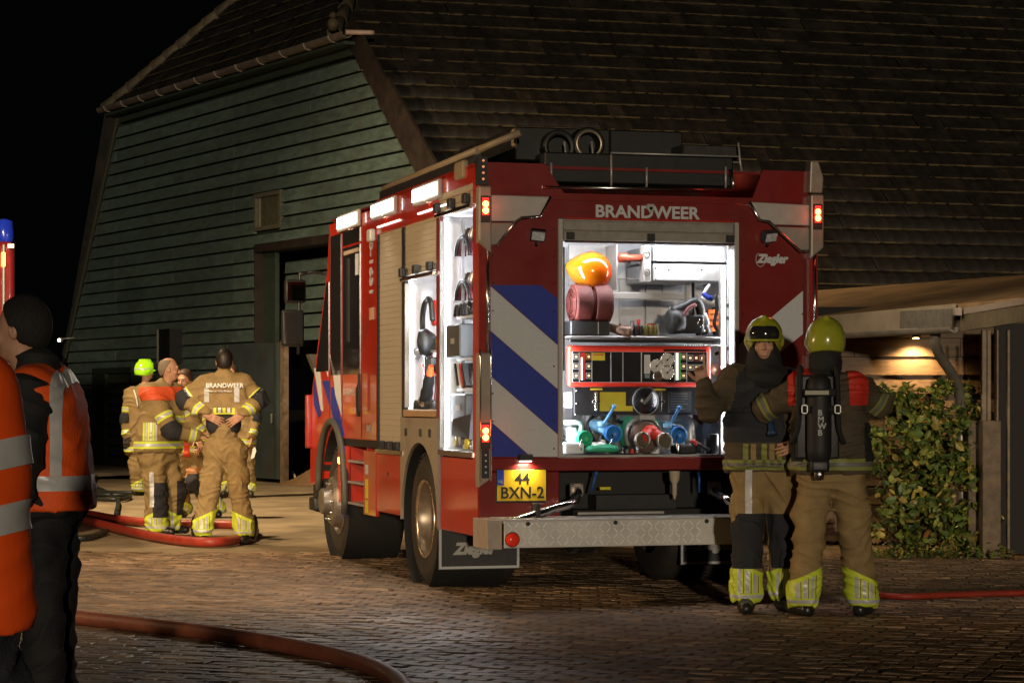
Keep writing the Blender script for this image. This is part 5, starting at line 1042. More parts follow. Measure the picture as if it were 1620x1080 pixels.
# ================================================================ SIDE LOCKER CONTENTS
def sl(name, label, cat, v, z, u, group=None):
    v += .20 if v < 1.1 else .22; u = max(.055, u - .035)
    return thing(name, label, cat, TM_ @ Vector((u, v, z)), math.atan2(TS, TC), group)
for k, (v, z) in enumerate(((.55, 2.46), (.55, 2.14))):
    t = sl('hose_coil', ['upper red edged hose coil hanging in the tall side locker', 'lower red edged hose coil hanging in the tall side locker'][k], 'hose', v, z, .15, 'hose coils in the tall side locker')
    for q in range(4):
        MB().tube([(q * .022 - .03, .20 * math.cos(a), -.05 + .16 * math.sin(a)) for a in np.linspace(.2, math.pi - .1, 16)], .014, 6).build('hose_turn', mat('maroon_cable') if q % 2 else PB, t)
    for q in range(4): MB().lathe([(.0005, 0), (.04, 0), (.045, .05), (.035, .11)], (.02 + q * .004, -.24 + q * .13, .06), (.1, -.2, 1), 14).build('coupling', mat('silver_dark', (.35, .35, .37), .3, .7) if q % 2 else PB, t)
t = sl('tool_box', 'dark grey tool case standing on the middle shelf of the tall locker', 'case', .6, 1.70, .12); MB().box(-.06, .3, -.2, .2, 0, .24, b=.01).build('case_body', mat('case_grey', (.06, .065, .07), .5), t); MB().box(-.063, -.06, -.05, .05, .1, .14).build('latch', ALU(), t)
t = sl('tool_box', 'black tool case low down in the tall side locker', 'case', .6, 1.24, .14); MB().box(-.04, .3, -.2, .2, 0, .2, b=.01).build('case_body', BLK(), t); MB().box(-.043, -.04, -.05, .05, .08, .12).build('latch', ALU(), t)
t = sl('folded_sheet', 'crumpled black sheet lying above the locker sill', 'sheet', .5, 1.12, .14)
MB().add([(-.05, -.25, .0), (-.05, .25, .02), (-.08, .1, .14), (-.02, -.2, .18), (.2, -.25, .0), (.2, .25, 0), (.15, .1, .2), (.18, -.2, .24)], [(0, 1, 2, 3), (4, 7, 6, 5), (0, 4, 5, 1), (1, 5, 6, 2), (2, 6, 7, 3), (3, 7, 4, 0)]).build('sheet', mat('sheet_black', (.02, .02, .022), .45), t)
for z in (1.46, 1.68, 1.98): S('locker_shelf', AV0 + .25, AV1 - .2, z, z + .02, .08, .5, ALU())
S('locker_upright', .78, .80, 1.05, 2.7, .09, .11, mat('upright_grey', (.3, .3, .33), .5)); S('locker_upright', .45, .47, 1.05, 2.7, .16, .18, ALU())
t = sl('wedge_set', 'red and black wedges stacked in the tall side locker', 'wedge', .45, 1.50, .1)
for q in range(4): MB().prism([(-.15 + q * .07, 0), (-.10 + q * .07, 0), (-.02 + q * .07, .16), (-.05 + q * .07, .16)], 'x', -.02, .10).build('wedge', [PB, VRD(), WI, PB][q], t)
t = sl('blue_grip_clamps', 'black clamps lying on the small upper shelf of the tall locker', 'clamp', .5, 2.0, .1)
for q in range(3): MB().tube(spline([(0, -.15 + q * .12, 0), (0, -.12 + q * .12, .07), (0, -.08 + q * .12, .07), (0, -.05 + q * .12, 0)], 4), .012, 6).build('clamp', PB, t)
# locker b
t = sl('hose_reel', 'black breathing hose and red reel hanging in the short side locker', 'hose', 1.62, 2.0, .13)
MB().tube(spline([(0, -.16, 0), (0, -.10, .14), (0, .05, .16), (0, .16, .05), (0, .14, -.1), (0, .0, -.16)], 6), .022, 8).build('hose', PB, t); MB().lathe([(.0005, 0), (.10, 0), (.10, .05), (.0005, .05)], (.03, -.05, .06), (1, 0, 0), 20).build('reel', VRD(), t)
t = sl('face_mask', 'black round face mask beneath the reel in the short locker', 'mask', 1.58, 1.83, .1)
MB().lathe([(.05, -.05), (.10, -.03), (.11, .02), (.06, .08), (.0005, .09)], (0, 0, 0), (1, -.6, .1), 22).build('mask_shell', PB, t); MB().lathe([(.03, -.02), (.03, -.09), (.045, -.10)], (0, -.03, -.06), (.7, -1, .3), 14).build('filter', mat('silver_dark'), t)
t = sl('nozzle', 'black and silver nozzle with orange tip low in the short locker', 'nozzle', 1.50, 1.47, .1)
MB().lathe([(.045, -.10), (.05, -.04), (.04, .0), (.045, .06), (.035, .12)], (0, 0, .02), (0, -.7, 1), 16).build('nozzle_body', PB, t); MB().lathe([(.03, .12), (.02, .2)], (0, 0, .02), (0, -.7, 1), 14).build('tip', mat('nozzle_orange', (.7, .12, .03), .4), t); MB().lathe([(.05, -.15), (.06, -.13), (.05, -.10)], (0, 0, .02), (0, -.7, 1), 16).build('collar', CHR(), t)
t = sl('hose_bundle', 'bundle of thin red and white lines hanging in the short locker', 'hose', 1.7, 1.45, .14)
for q in range(9): x0 = random.uniform(-.15, .15); MB().tube(spline([(random.uniform(-.03, .03), x0, random.uniform(.2, .36)), (random.uniform(-.03, .03), x0 + random.uniform(-.1, .1), .12), (0, x0 + random.uniform(-.12, .12), -.1)], 5), .010, 6).build('line', [mat('maroon_cable'), WI, PB, mat('pink_line', (.5, .12, .12), .5)][q % 4], t)
t = sl('comb_rack', 'row of small black couplings on the floor of the short locker', 'rack', 1.55, 1.325, .1)
for q in range(7): MB().lathe([(.0005, 0), (.03, 0), (.03, .05), (.02, .07), (.0005, .07)], (0, -.25 + q * .09, .002), (0, 0, 1), 10).build('coupling', PB, t)
t = sl('radio_charger', 'small black device hanging below the mask in the short locker', 'radio', 1.55, 1.66, .12); MB().box(-.02, .05, -.12, .02, -.05, .06, b=.01).build('radio_body', PB, t); MB().cyl((0, -.02, .05), (0, .04, .12), .01).build('aerial', PB, t)
for z in (1.58, 1.76): S('locker_shelf', BV0 + .15, BV1 - .35, z, z + .015, .09, .5, ALU())
MB().prism([(1.25, 2.30), (1.6, 2.30), (1.4, 2.12), (1.25, 2.12)], 'x', .12, .5).build('upper_duct', ALU(), T)

# denser small gear on the locker shelves
CM = [PB, mat('silver_dark'), CHR(), VRD(), mat('case_grey'), mat('maroon_cable'), YEL(), mat('gear_white', (.55, .55, .55), .4)]
def gear_row(name, label, v0, v1, z, u, n, hmax, seed):
    r = random.Random(seed); t = thing(name, label, 'gear', TM_ @ Vector((u, (v0 + v1) / 2, z)), math.atan2(TS, TC))
    for k in range(n):
        y = v0 - (v0 + v1) / 2 + (v1 - v0) * (k + .5) / n; h = r.uniform(.4, 1) * hmax; w = (v1 - v0) / n * .42; m = r.choice(CM); q = r.random(); dx = r.uniform(-.02, .03)
        if q < .4: MB().lathe([(.0005, 0), (w, 0), (w, h * .5), (w * .6, h * .6), (w * .75, h), (.0005, h)], (dx, y, .003), (0, 0, 1), 12).build('fitting', m, t)
        elif q < .7: MB().box(dx - .03, dx + .05, y - w, y + w, .003, h, b=.006).build('block', m, t)
        else: MB().tube(spline([(dx, y - w, .02), (dx, y - w * .5, h), (dx, y + w * .6, h * .9), (dx, y + w, .02)], 4), w * .28 + .004, 7).build('loop', m, t)
gear_row('gear_row', 'mixed small gear on the floor of the tall side locker', .45, .98, 1.04, .09, 7, .16, 1)
gear_row('gear_row', 'row of small gear on the lowest shelf of the tall side locker', .50, .88, 1.482, .10, 6, .12, 2)
gear_row('gear_row', 'row of small gear on the middle shelf of the tall side locker', .40, .60, 1.70, .12, 4, .18, 3)
gear_row('gear_row', 'row of small gear on the top shelf of the tall side locker', .45, .88, 2.0, .12, 6, .10, 4)
gear_row('gear_row', 'small fittings on the lower shelf of the short side locker', 1.45, 1.85, 1.596, .12, 6, .11, 5)
gear_row('gear_row', 'small fittings on the upper shelf of the short side locker', 1.45, 1.85, 1.776, .14, 5, .10, 6)
def rear_row(label, x0, x1, y, v, n, hmax, seed):
    r = random.Random(seed); a = rear(x0, y, v); b_ = rear(x1, y, v); t = thing('gear_row', label, 'gear', TM_ @ Vector(((a[0] + b_[0]) / 2, v, a[1])), math.atan2(TS, TC)); W_2 = b_[0] - a[0]
    for k in range(n):
        x = -W_2 / 2 + W_2 * (k + .5) / n; h = r.uniform(.4, 1) * hmax; w = W_2 / n * .42; m = r.choice(CM); q = r.random()
        if q < .5: MB().lathe([(.0005, 0), (w, 0), (w, h * .5), (w * .6, h * .6), (w * .75, h), (.0005, h)], (x, 0, .003), (0, 0, 1), 12).build('fitting', m, t)
        else: MB().box(x - w, x + w, -.02, .05, .003, h, b=.006).build('block', m, t)
rear_row('row of small fittings in front of the pump casings', 980, 1012, 718, .05, 4, .07, 7)
rear_row('small gear standing at the back of the rear shelf', 985, 1045, 531, .5, 6, .13, 8)
rear_row('small gear standing between the black tool and the post', 1100, 1138, 531, .42, 4, .22, 9)
# ================================================================ PEOPLE (smooth solids from a distance field)
def V3(p): return np.array(p, dtype=np.float32)
class Sdf:
    def __init__(s, vox): s.vox = vox; s.ops = []
    def cap(s, a, b, r1, r2=None, k=.03, tag='', flat=None): # flat: (unit dir, factor>1 squeezes)
        s.ops.append(('c', V3(a), V3(b), r1, r1 if r2 is None else r2, k, tag, flat)); return s
    def ell(s, c, r, k=.02, tag='', rot=None): s.ops.append(('e', V3(c), V3(r), None if rot is None else np.array(rot, dtype=np.float32), 0, k, tag, None)); return s
    def cut(s, p, n): s.ops.append(('h', V3(p), V3(n) / np.linalg.norm(n), 0, 0, 0, '', None)); return s    # removes the side n points to
    def sub(s, c, r, rot=None): s.ops.append(('s', V3(c), V3(r), None if rot is None else np.array(rot, dtype=np.float32), 0, 0, '', None)); return s
    def ev(s, op, P):
        t = op[0]
        if t == 'c':
            a, b = op[1], op[2]; ab = b - a; L = float(ab @ ab) + 1e-9; h = np.clip(((P - a) @ ab) / L, 0, 1); d = P - a - h[..., None] * ab
            if op[7] is not None: n, f = op[7]; n = V3(n); d = d + (d @ n)[..., None] * n * (f - 1)
            return np.sqrt((d * d).sum(-1)) - (op[3] + (op[4] - op[3]) * h)
        if t in 'es':
            q = P - op[1]
            if op[3] is not None: q = q @ op[3]
            k0 = np.sqrt(((q / op[2]) ** 2).sum(-1)); k1 = np.sqrt(((q / (op[2] ** 2)) ** 2).sum(-1)) + 1e-9; return k0 * (k0 - 1) / k1
        return (P - op[1]) @ op[2]
    def bounds(s, op):
        if op[0] == 'c': r = max(op[3], op[4]) + .05; return np.minimum(op[1], op[2]) - r, np.maximum(op[1], op[2]) + r
        r = float(max(op[2])) + .05; return op[1] - r, op[1] + r
    def mesh(s, wr=None):
        lo = np.min([s.bounds(o)[0] for o in s.ops if o[0] in 'ce'], 0); hi = np.max([s.bounds(o)[1] for o in s.ops if o[0] in 'ce'], 0); v = s.vox
        n = np.ceil((hi - lo) / v).astype(int) + 1; ax = [lo[i] + v * np.arange(n[i]) for i in range(3)]; D = np.full(n, 1., dtype=np.float32)
        def sub_(a, b): i0 = np.maximum(((a - lo) / v).astype(int), 0); i1 = np.minimum(((b - lo) / v).astype(int) + 2, n); return tuple(slice(i0[i], i1[i]) for i in range(3))
        for op in s.ops:
            if op[0] in 'ce':
                sl = sub_(*s.bounds(op)); G = np.stack(np.meshgrid(ax[0][sl[0]], ax[1][sl[1]], ax[2][sl[2]], indexing='ij'), -1).astype(np.float32); d = s.ev(op, G); k = op[5]; c = D[sl]
                h = np.clip(.5 + .5 * (c - d) / k, 0, 1) if k > 0 else (d < c) * 1.; D[sl] = c * (1 - h) + d * h - k * h * (1 - h)
            elif op[0] == 's':
                sl = sub_(*s.bounds(op)); G = np.stack(np.meshgrid(ax[0][sl[0]], ax[1][sl[1]], ax[2][sl[2]], indexing='ij'), -1).astype(np.float32); D[sl] = np.maximum(D[sl], -s.ev(op, G))
            else:
                G = np.stack(np.meshgrid(*ax, indexing='ij'), -1).astype(np.float32); D = np.maximum(D, s.ev(op, G))
        if wr is not None:
            G = np.stack(np.meshgrid(*ax, indexing='ij'), -1).astype(np.float32); near = np.abs(D) < .04; D[near] += wr(G[near])
        # surface nets
        I = D < 0; A = np.zeros(tuple(n - 1), np.float32)[..., None].repeat(3, -1); C = np.zeros(tuple(n - 1), np.float32); base = [slice(0, -1)] * 3
        cor = {}
        for c in range(8): o = ((c >> 2) & 1, (c >> 1) & 1, c & 1); cor[o] = tuple(slice(o[i], n[i] - 1 + o[i]) for i in range(3))
        for a in range(3):
            for c1 in ((0, 0), (0, 1), (1, 0), (1, 1)):
                o1 = list(c1); o1.insert(a, 0); o2 = list(c1); o2.insert(a, 1); d1 = D[cor[tuple(o1)]]; d2 = D[cor[tuple(o2)]]; m = (d1 < 0) != (d2 < 0)
                t = d1[m] / (d1[m] - d2[m]); p = np.zeros((t.size, 3), np.float32) + np.array(o1, np.float32); p[:, a] += t; A[m] += p; C[m] += 1
        m = C > 0; idx = np.full(m.shape, -1, np.int64); idx[m] = np.arange(m.sum()); ijk = np.argwhere(m); Vv = (ijk + A[m] / C[m][:, None]) * v + lo; Q = []
        for a in range(3):
            b, c = (a + 1) % 3, (a + 2) % 3; s1 = [slice(None)] * 3; s2 = [slice(None)] * 3; s1[a] = slice(0, -1); s2[a] = slice(1, None); e = I[tuple(s1)] != I[tuple(s2)]; dirn = I[tuple(s1)]
            w = np.argwhere(e); w = w[(w[:, b] > 0) & (w[:, c] > 0) & (w[:, b] < n[b] - 1) & (w[:, c] < n[c] - 1)]
            if not len(w): continue
            q = []
            for ob, oc in ((0, 0), (1, 0), (1, 1), (0, 1)): x = w.copy(); x[:, b] -= ob; x[:, c] -= oc; q.append(idx[x[:, 0], x[:, 1], x[:, 2]])
            q = np.stack(q, 1); f = dirn[w[:, 0], w[:, 1], w[:, 2]]; q[f] = q[f]; q[~f] = q[~f][:, ::-1]; Q.append(q)
        Q = np.concatenate(Q); s.V = Vv.astype(np.float32); s.Q = Q
        # which primitive owns each vertex
        best = np.full(len(Vv), 9., np.float32); own = np.zeros(len(Vv), int)
        for k, op in enumerate(s.ops):
            if op[0] in 'ce': d = s.ev(op, s.V); mm = d < best; best[mm] = d[mm]; own[mm] = k
        s.tags = np.array([op[6] for op in s.ops], dtype=object)[own]; return s
    def build(s, name, m, parent):
        me = bpy.data.meshes.new(name); me.vertices.add(len(s.V)); me.vertices.foreach_set('co', s.V.ravel()); q = s.Q; me.loops.add(q.size); me.loops.foreach_set('vertex_index', q.ravel().astype(np.int32))
        me.polygons.add(len(q)); me.polygons.foreach_set('loop_start', np.arange(0, q.size, 4, dtype=np.int32)); me.polygons.foreach_set('use_smooth', [True] * len(q)); me.update(calc_edges=True); me.validate(); me.materials.append(m)
        s.me = me; nr_ = np.zeros(len(s.V) * 3, np.float32); me.vertices.foreach_get('normal', nr_); s.N = nr_.reshape(-1, 3); return link(name, me, parent)
    def shell(s, name, m, parent, tags, planes, off=.004, test=None):
        """a patch of this surface lying between planes [(point, normal) keeps the positive side], lifted by off"""
        ok = np.isin(s.tags, list(tags)) if tags else np.ones(len(s.V), bool)
        if test is not None: ok &= test(s.V, s.N)
        for p, nn in planes: nn = V3(nn) / np.linalg.norm(nn); ok &= ((s.V - V3(p)) @ nn) > -s.vox * 2
        f = ok[s.Q].all(1)
        if f.sum() < 2: return None
        Qs = s.Q[f]; u, inv = np.unique(Qs, return_inverse=True); inv = inv.reshape(Qs.shape); bm = bmesh.new(); vv = [bm.verts.new((s.V[i] + s.N[i] * off).tolist()) for i in u]
        for q in inv:
            try: bm.faces.new([vv[i] for i in q])
            except ValueError: pass
        for p, nn in planes:
            bmesh.ops.bisect_plane(bm, geom=bm.verts[:] + bm.edges[:] + bm.faces[:], plane_co=[float(x) for x in p], plane_no=[float(x) for x in nn], clear_inner=True)
        if not bm.faces: bm.free(); return None
        for g in bm.faces: g.smooth = True
        left = set(bm.faces); isl = []
        while left:
            st = [left.pop()]; cur = [st[0]]
            while st:
                f0 = st.pop()
                for e in f0.edges:
                    for g in e.link_faces:
                        if g in left: left.discard(g); cur.append(g); st.append(g)
            isl.append(cur)
        tot = len(bm.faces); isl.sort(key=len, reverse=True); isl = [q for i_, q in enumerate(isl) if i_ == 0 or len(q) > .12 * tot][:4]; first = None
        for q in isl:
            ix = {}; vs_ = []; fs_ = []
            for g in q:
                r_ = []
                for w in g.verts:
                    if w not in ix: ix[w] = len(vs_); vs_.append(w.co[:])
                    r_.append(ix[w])
                fs_.append(r_)
            me = bpy.data.meshes.new(name); me.from_pydata(vs_, [], fs_); me.polygons.foreach_set('use_smooth', [True] * len(fs_)); me.materials.append(m); o = link(name, me, parent); first = first or o
        bm.free(); return first
def wrinkle(seed, amp):
    r = np.random.default_rng(seed); a = r.normal(size=(4, 3)).astype(np.float32)
    def f(P):
        w = np.sin(P @ (a[0] * 7)) + np.sin(P @ (a[1] * 11) + 2 * np.sin(P @ (a[2] * 5))); q = P[:, 2] * 26 + w * 2.1 + (P @ (a[3] * 8))
        return (-(1 - np.abs(np.sin(q))) ** 2 * amp + .35 * amp * np.sin(P @ (a[0] * 23) + w)).astype(np.float32)
    return f
KH = mat('khaki_turnout_cloth', (.30, .205, .085), .75, var=.22, scale=9, bump=.5, bscale=160, dirt=.15)
NV = mat('dark_navy_cloth', (.02, .021, .027), .8, var=.3, bump=.4, bscale=160)
BKC = mat('black_cloth', (.012, .012, .013), .8, var=.3, bump=.3, bscale=120)
YT = mat('reflective_yellow_tape', (.66, .78, .06), .5, var=.08)
YTb = mat('reflective_yellow_tape'); ST = mat('silver_tape', (.58, .58, .58), .4, .15, var=.1)
SKN = mat('skin', (.50, .27, .17), .5, var=.12, scale=20); LEA = mat('boot_leather', (.018, .017, .016), .3, var=.2, bump=.3)
ORV = mat('orange_vest_cloth', (.92, .11, .010), .65, var=.12, scale=8, bump=.4, bscale=90); ORY = mat('orange_yoke', (.72, .10, .03), .6, var=.1)
def nrm(v): v = np.array(v, float); return v / (np.linalg.norm(v) + 1e-9)
def frame(f, upv=(0, 0, 1)):
    f = nrm(f); r = nrm(np.cross(f, upv)); u = np.cross(r, f); return r, f, u
def add_head(S_, c, f, s=1., k=.02):
    """c: centre of the skull; f: where the face points"""
    r, f, u = frame(f); P = lambda x, y, z: np.array(c) + (r * x + f * y + u * z) * s; rot = np.stack([r, f, u], 1)
    S_.ell(P(0, -.012, .018), np.array([.074, .096, .100]) * s, .01, 'head', rot); S_.ell(P(0, .022, -.040), np.array([.060, .068, .075]) * s, .03, 'head', rot)
    S_.ell(P(0, .050, -.088), np.array([.034, .030, .026]) * s, .025, 'head', rot)             # chin
    S_.cap(P(0, .088, .012), P(0, .112, -.030), .008 * s, .013 * s, .012, 'head'); S_.ell(P(0, .100, -.034), np.array([.019, .012, .009]) * s, .008, 'head', rot)   # nose
    S_.cap(P(-.040, .082, .028), P(.040, .082, .028), .010 * s, None, .014, 'head')            # brow
    for x in (-.029, .029): S_.sub(P(x, .098, .006), np.array([.016, .012, .010]) * s, rot); S_.ell(P(x * 1.35, .066, -.030), np.array([.02, .02, .018]) * s, .02, 'head', rot)
    for x in (-.026, .026): S_.ell(P(x, .0815, .006), np.array([.013, .010, .010]) * s, .002, 'head', rot)
    S_.cap(P(-.020, .090, -.066), P(.020, .090, -.066), .0065 * s, None, .006, 'head'); S_.cap(P(-.016, .088, -.077), P(.016, .088, -.077), .0075 * s, None, .006, 'head')   # lips
    for x in (-1, 1): S_.ell(P(.077 * x, -.006, -.006), np.array([.010, .020, .033]) * s, .006, 'head', rot); S_.sub(P(.088 * x, .0, -.002), np.array([.006, .010, .018]) * s, rot)
    return P, rot
def add_hand(S_, w, d, pn, s=1., curl=.35, thumb=1, r=1., tagn='hand', spread=.10, point=None):
    """w wrist, d direction of the palm, pn palm normal (fingers curl towards it)"""
    d = nrm(d); pn = nrm(np.array(pn) - d * np.dot(pn, d)); x = np.cross(d, pn); w = np.array(w, float); k = .010
    S_.cap(w, w + d * .03 * s, .030 * s * r, .030 * s * r, .02, tagn)
    for q in (-.028, -.010, .010, .028): S_.cap(w + d * .02 * s + x * q * .8 * s, w + d * .088 * s + x * q * s, .016 * s * r, .0135 * s * r, .014, tagn)
    Ls = (.036, .046, .049, .044)
    for i, (q, L_) in enumerate(zip((-.030, -.010, .010, .030), Ls)):
        p = w + d * .092 * s + x * q * s; cu = curl + .05 * i; cu = point if (point is not None and i == 3) else cu; dd = nrm(d + x * spread * (i - 1.5) / 1.5)
        for j, (ln, rr) in enumerate(((L_, .0100), (L_ * .66, .0090), (L_ * .55, .0080))):
            dd = nrm(dd * math.cos(cu) + pn * math.sin(cu)); e = p + dd * ln * s; S_.cap(p, e, rr * s * r, rr * .93 * s * r, .004, tagn); p = e
    p = w + d * .022 * s + x * thumb * .026 * s; dd = nrm(d * .75 + x * thumb * .75 + pn * .25)
    for ln, rr in ((.044, .0135), (.034, .0115), (.026, .0100)):
        e = p + dd * ln * s; S_.cap(p, e, rr * s * r, rr * .92 * s * r, .006, tagn); p = e; dd = nrm(dd + d * .35 + pn * .25)
def limb_band(S_, parent, a, b, t, w, tags, split=True, off=.005, mats=None, skew=None):
    """reflective band round the limb a-b at fraction t (width w): yellow, silver, yellow"""
    a = np.array(a, float); b = np.array(b, float); n_ = nrm(b - a) if skew is None else nrm(skew); c = a + (b - a) * t; m1, m2 = mats or (YT, ST)
    g = None
    for (x0, x1, mm, of) in (((-.5, -.22, m1, off), (-.22, .22, m2, off + .001), (.22, .5, m1, off)) if split else ((-.5, .5, m1, off),)):
        o = S_.shell('reflective_tape', mm, parent, tags, [(c + n_ * x0 * w, n_), (c + n_ * x1 * w, -n_)], of); g = g or o
    return g
def boot(parent, an, toe, m=LEA):
    S_ = Sdf(.010); an = np.array(an, float); t = nrm(np.array(toe, float) * [1, 1, 0]); b = np.array([an[0], an[1], .055])
    S_.cap(b - t * .06 - [0, 0, .01], b + t * .17 - [0, 0, .012], .048, .042, .02, 'b'); S_.cap(b + t * .02 + [0, 0, .03], b + t * .09 + [0, 0, .002], .052, .044, .03, 'b'); S_.cap(b, an + np.array([0, 0, .14]), .058, .066, .03, 'b'); S_.cut((0, 0, .004), (0, 0, -1))
    return S_.mesh().build('boot', m, parent)
def person(label, base, J, face=(0, -1, 0), helmet=None, hair=None, jacket=KH, trousers=KH, yoke=None, hands=(), gloves=False, toes=((0, -1, 0), (0, -1, 0)), seed=1, bulk=1., knee=True, vox=.011, hem=None, jtr=1., group=None, cuffs=True, leg_side=None, elbow=True, name='person', hs=1., waist=.10, wr=.016):
    p = thing(name, label, 'person', base, 0, group); J = {k: np.array(v, float) for k, v in J.items()}; B = bulk
    # body: head, neck, arms and hands in one surface
    S_ = Sdf(.0065); hc = J['head']; P, rot = add_head(S_, hc, face, hs); nb = (J['ls'] + J['rs']) / 2 + np.array([0, 0, -.05]); S_.cap(hc + np.array([0, 0, -.07]), nb, .054, .056, .02, 'neck')
    S_.cap(J['ls'], J['rs'], .055, None, .03, 'body'); S_.cap(nb, (J['lh'] + J['rh']) / 2, .10, .11, .04, 'body')
    for s_ in 'lr':
        S_.cap(J[s_ + 's'], J[s_ + 'e'], .045, .038, .02, 'body'); S_.cap(J[s_ + 'e'], J[s_ + 'w'], .038, .026, .02, 'body'); S_.cap(J[s_ + 'h'], J[s_ + 'k'], .075, .052, .03, 'body'); S_.cap(J[s_ + 'k'], J[s_ + 'a'], .052, .036, .03, 'body')
    for (s_, d, pn, kw) in hands: add_hand(S_, J[s_ + 'w'], d, pn, **kw)
    body = S_.mesh().build('body', SKN, p)
    for x in (-.029, .029): q = P(x, .0885, .006); MB().ball(tuple(q), .0058, n=6).build('eye', mat('eye_dark', (.03, .02, .015), .15), body)
    if gloves or hair:
        pass
    if gloves: S_.shell('glove', mat('glove_dark', (.05, .045, .04), .7), body, ('hand',), [], .005)
    # trousers
    T_ = Sdf(vox); lh, rh = J['lh'], J['rh']; T_.cap(lh, rh, .125 * B, None, .05, 'hip'); T_.cap((lh + rh) / 2 + [0, 0, waist], (lh + rh) / 2, .13 * B, .13 * B, .05, 'hip')
    for s_ in 'lr':
        T_.cap(J[s_ + 'h'], J[s_ + 'k'], .118 * B, .095 * B, .05, s_ + 't'); T_.cap(J[s_ + 'k'], J[s_ + 'a'] + [0, 0, .02], .095 * B, .105 * B, .04, s_ + 'c')
        mid = J[s_ + 'h'] * .35 + J[s_ + 'k'] * .65; out = nrm(J[s_ + 'h'] - (lh + rh) / 2); T_.ell(mid + out * .07 * B, (.06, .07, .10), .02, s_ + 'p')
    T_.cut((0, 0, min(J['la'][2], J['ra'][2]) - .035), (0, 0, -1)); T_.mesh(wrinkle(seed, .014)); tr = T_.build('trousers', trousers, p)
    for s_ in 'lr':
        k, a = J[s_ + 'k'], J[s_ + 'a']; tg = (s_ + 'c',); ax = nrm(a - k); L_ = np.linalg.norm(a - k); c0 = k + ax * L_ * .52; cz = c0[2]
        if cuffs:
            out = 1 if s_ == 'r' else -1; sk = nrm(np.array([-.45 * out * -1, 0, 1])) if True else None
            g = T_.shell('cuff_panel', YT, tr, tg, [(c0 + [0, 0, -.02], -np.array([.45 * out, 0, 1.])), ((0, 0, .02), (0, 0, 1))], .004)
            if g:
                for q in (-.062, -.012, .038): c = a + np.array([q, 0, 0]); T_.shell('silver_strip', ST, g, tg, [(c0 + [0, 0, -.05], -np.array([.45 * out, 0, 1.])), (c, (1, 0, 0)), (c + [.024, 0, 0], (-1, 0, 0)), (a + [0, 0, .015], (0, 0, 1))], .006); T_.shell('dark_gap', KH, g, tg, [(c0 + [0, 0, -.05], -np.array([.45 * out, 0, 1.])), (c + [.033, 0, 0], (1, 0, 0)), (c + [.040, 0, 0], (-1, 0, 0)), (a + [0, 0, .015], (0, 0, 1))], .006)
                T_.shell('silver_strip', ST, g, tg, [(a + [0, 0, -.018], (0, 0, 1)), (a + [0, 0, .006], (0, 0, -1))], .006)
        if knee is True or (isinstance(knee, str) and s_ in knee):
            fd = nrm(face) if not isinstance(knee, tuple) else knee; tn = nrm(np.array(toes[0 if s_ == 'l' else 1]) * [1, 1, 0]); T_.shell('knee_pad', NV, tr, (s_ + 't', s_ + 'c'), [(k + [0, 0, .10], (0, 0, -1)), (k + [0, 0, -.26], (0, 0, 1)), (k + tn * .02, tn)], .008)
        if leg_side and s_ in leg_side:
            h_ = J[s_ + 'h']; sd_ = leg_side[s_]; T_.shell('silver_strip', ST, tr, (s_ + 't', s_ + 'c', 'hip', s_ + 'p'), [(h_ + [sd_ - .022, 0, 0], (1, 0, 0)), (h_ + [sd_ + .022, 0, 0], (-1, 0, 0)), (h_ + [0, 0, -.0], (0, 0, -1)), (c0 + [0, 0, .0], (0, 0, 1)), (h_ + [0, 0, 0], (0, -1, 0))], .006)
        boot(p, J[s_ + 'a'], toes[0 if s_ == 'l' else 1])
    # jacket
    K_ = Sdf(vox); ls, rs = J['ls'], J['rs']; mh = (lh + rh) / 2; hz = hem if hem is not None else mh[2] - .06; cs = (ls + rs) / 2
    sl_, sr_ = ls * .62 + cs * .38 + [0, 0, -.06], rs * .62 + cs * .38 + [0, 0, -.06]; dn = lambda q: q + np.array([0, 0, hz + .05]) - np.array([0, 0, q[2]])
    bl_, br_ = dn(lh + (lh - mh) * .25), dn(rh + (rh - mh) * .25)
    K_.cap(sl_, bl_, .135 * B * jtr, .150 * B * jtr, .05, 'torso'); K_.cap(sr_, br_, .135 * B * jtr, .150 * B * jtr, .05, 'torso'); K_.cap(cs + [0, 0, -.05], (bl_ + br_) / 2, .13 * B * jtr, .15 * B * jtr, .06, 'torso')
    K_.cap(ls + [0, 0, -.005], rs + [0, 0, -.005], .075, None, .05, 'sh'); K_.cap(cs + [0, 0, .01], cs + [0, 0, .085] + np.array(face) * .008, .085, .078, .03, 'collar')
    for s_ in 'lr':
        K_.cap(J[s_ + 's'], J[s_ + 'e'], .092 * B, .080 * B, .05, s_ + 'u'); w_ = J[s_ + 'w']; K_.cap(J[s_ + 'e'], w_ - nrm(w_ - J[s_ + 'e']) * .01, .080 * B, .060 * B, .04, s_ + 'f')
    K_.cut((0, 0, hz), (0, 0, -1)); K_.mesh(wrinkle(seed + 50, wr)); jk = K_.build('jacket', jacket, p)
    return p, J, P, rot, K_, jk, T_, tr, body
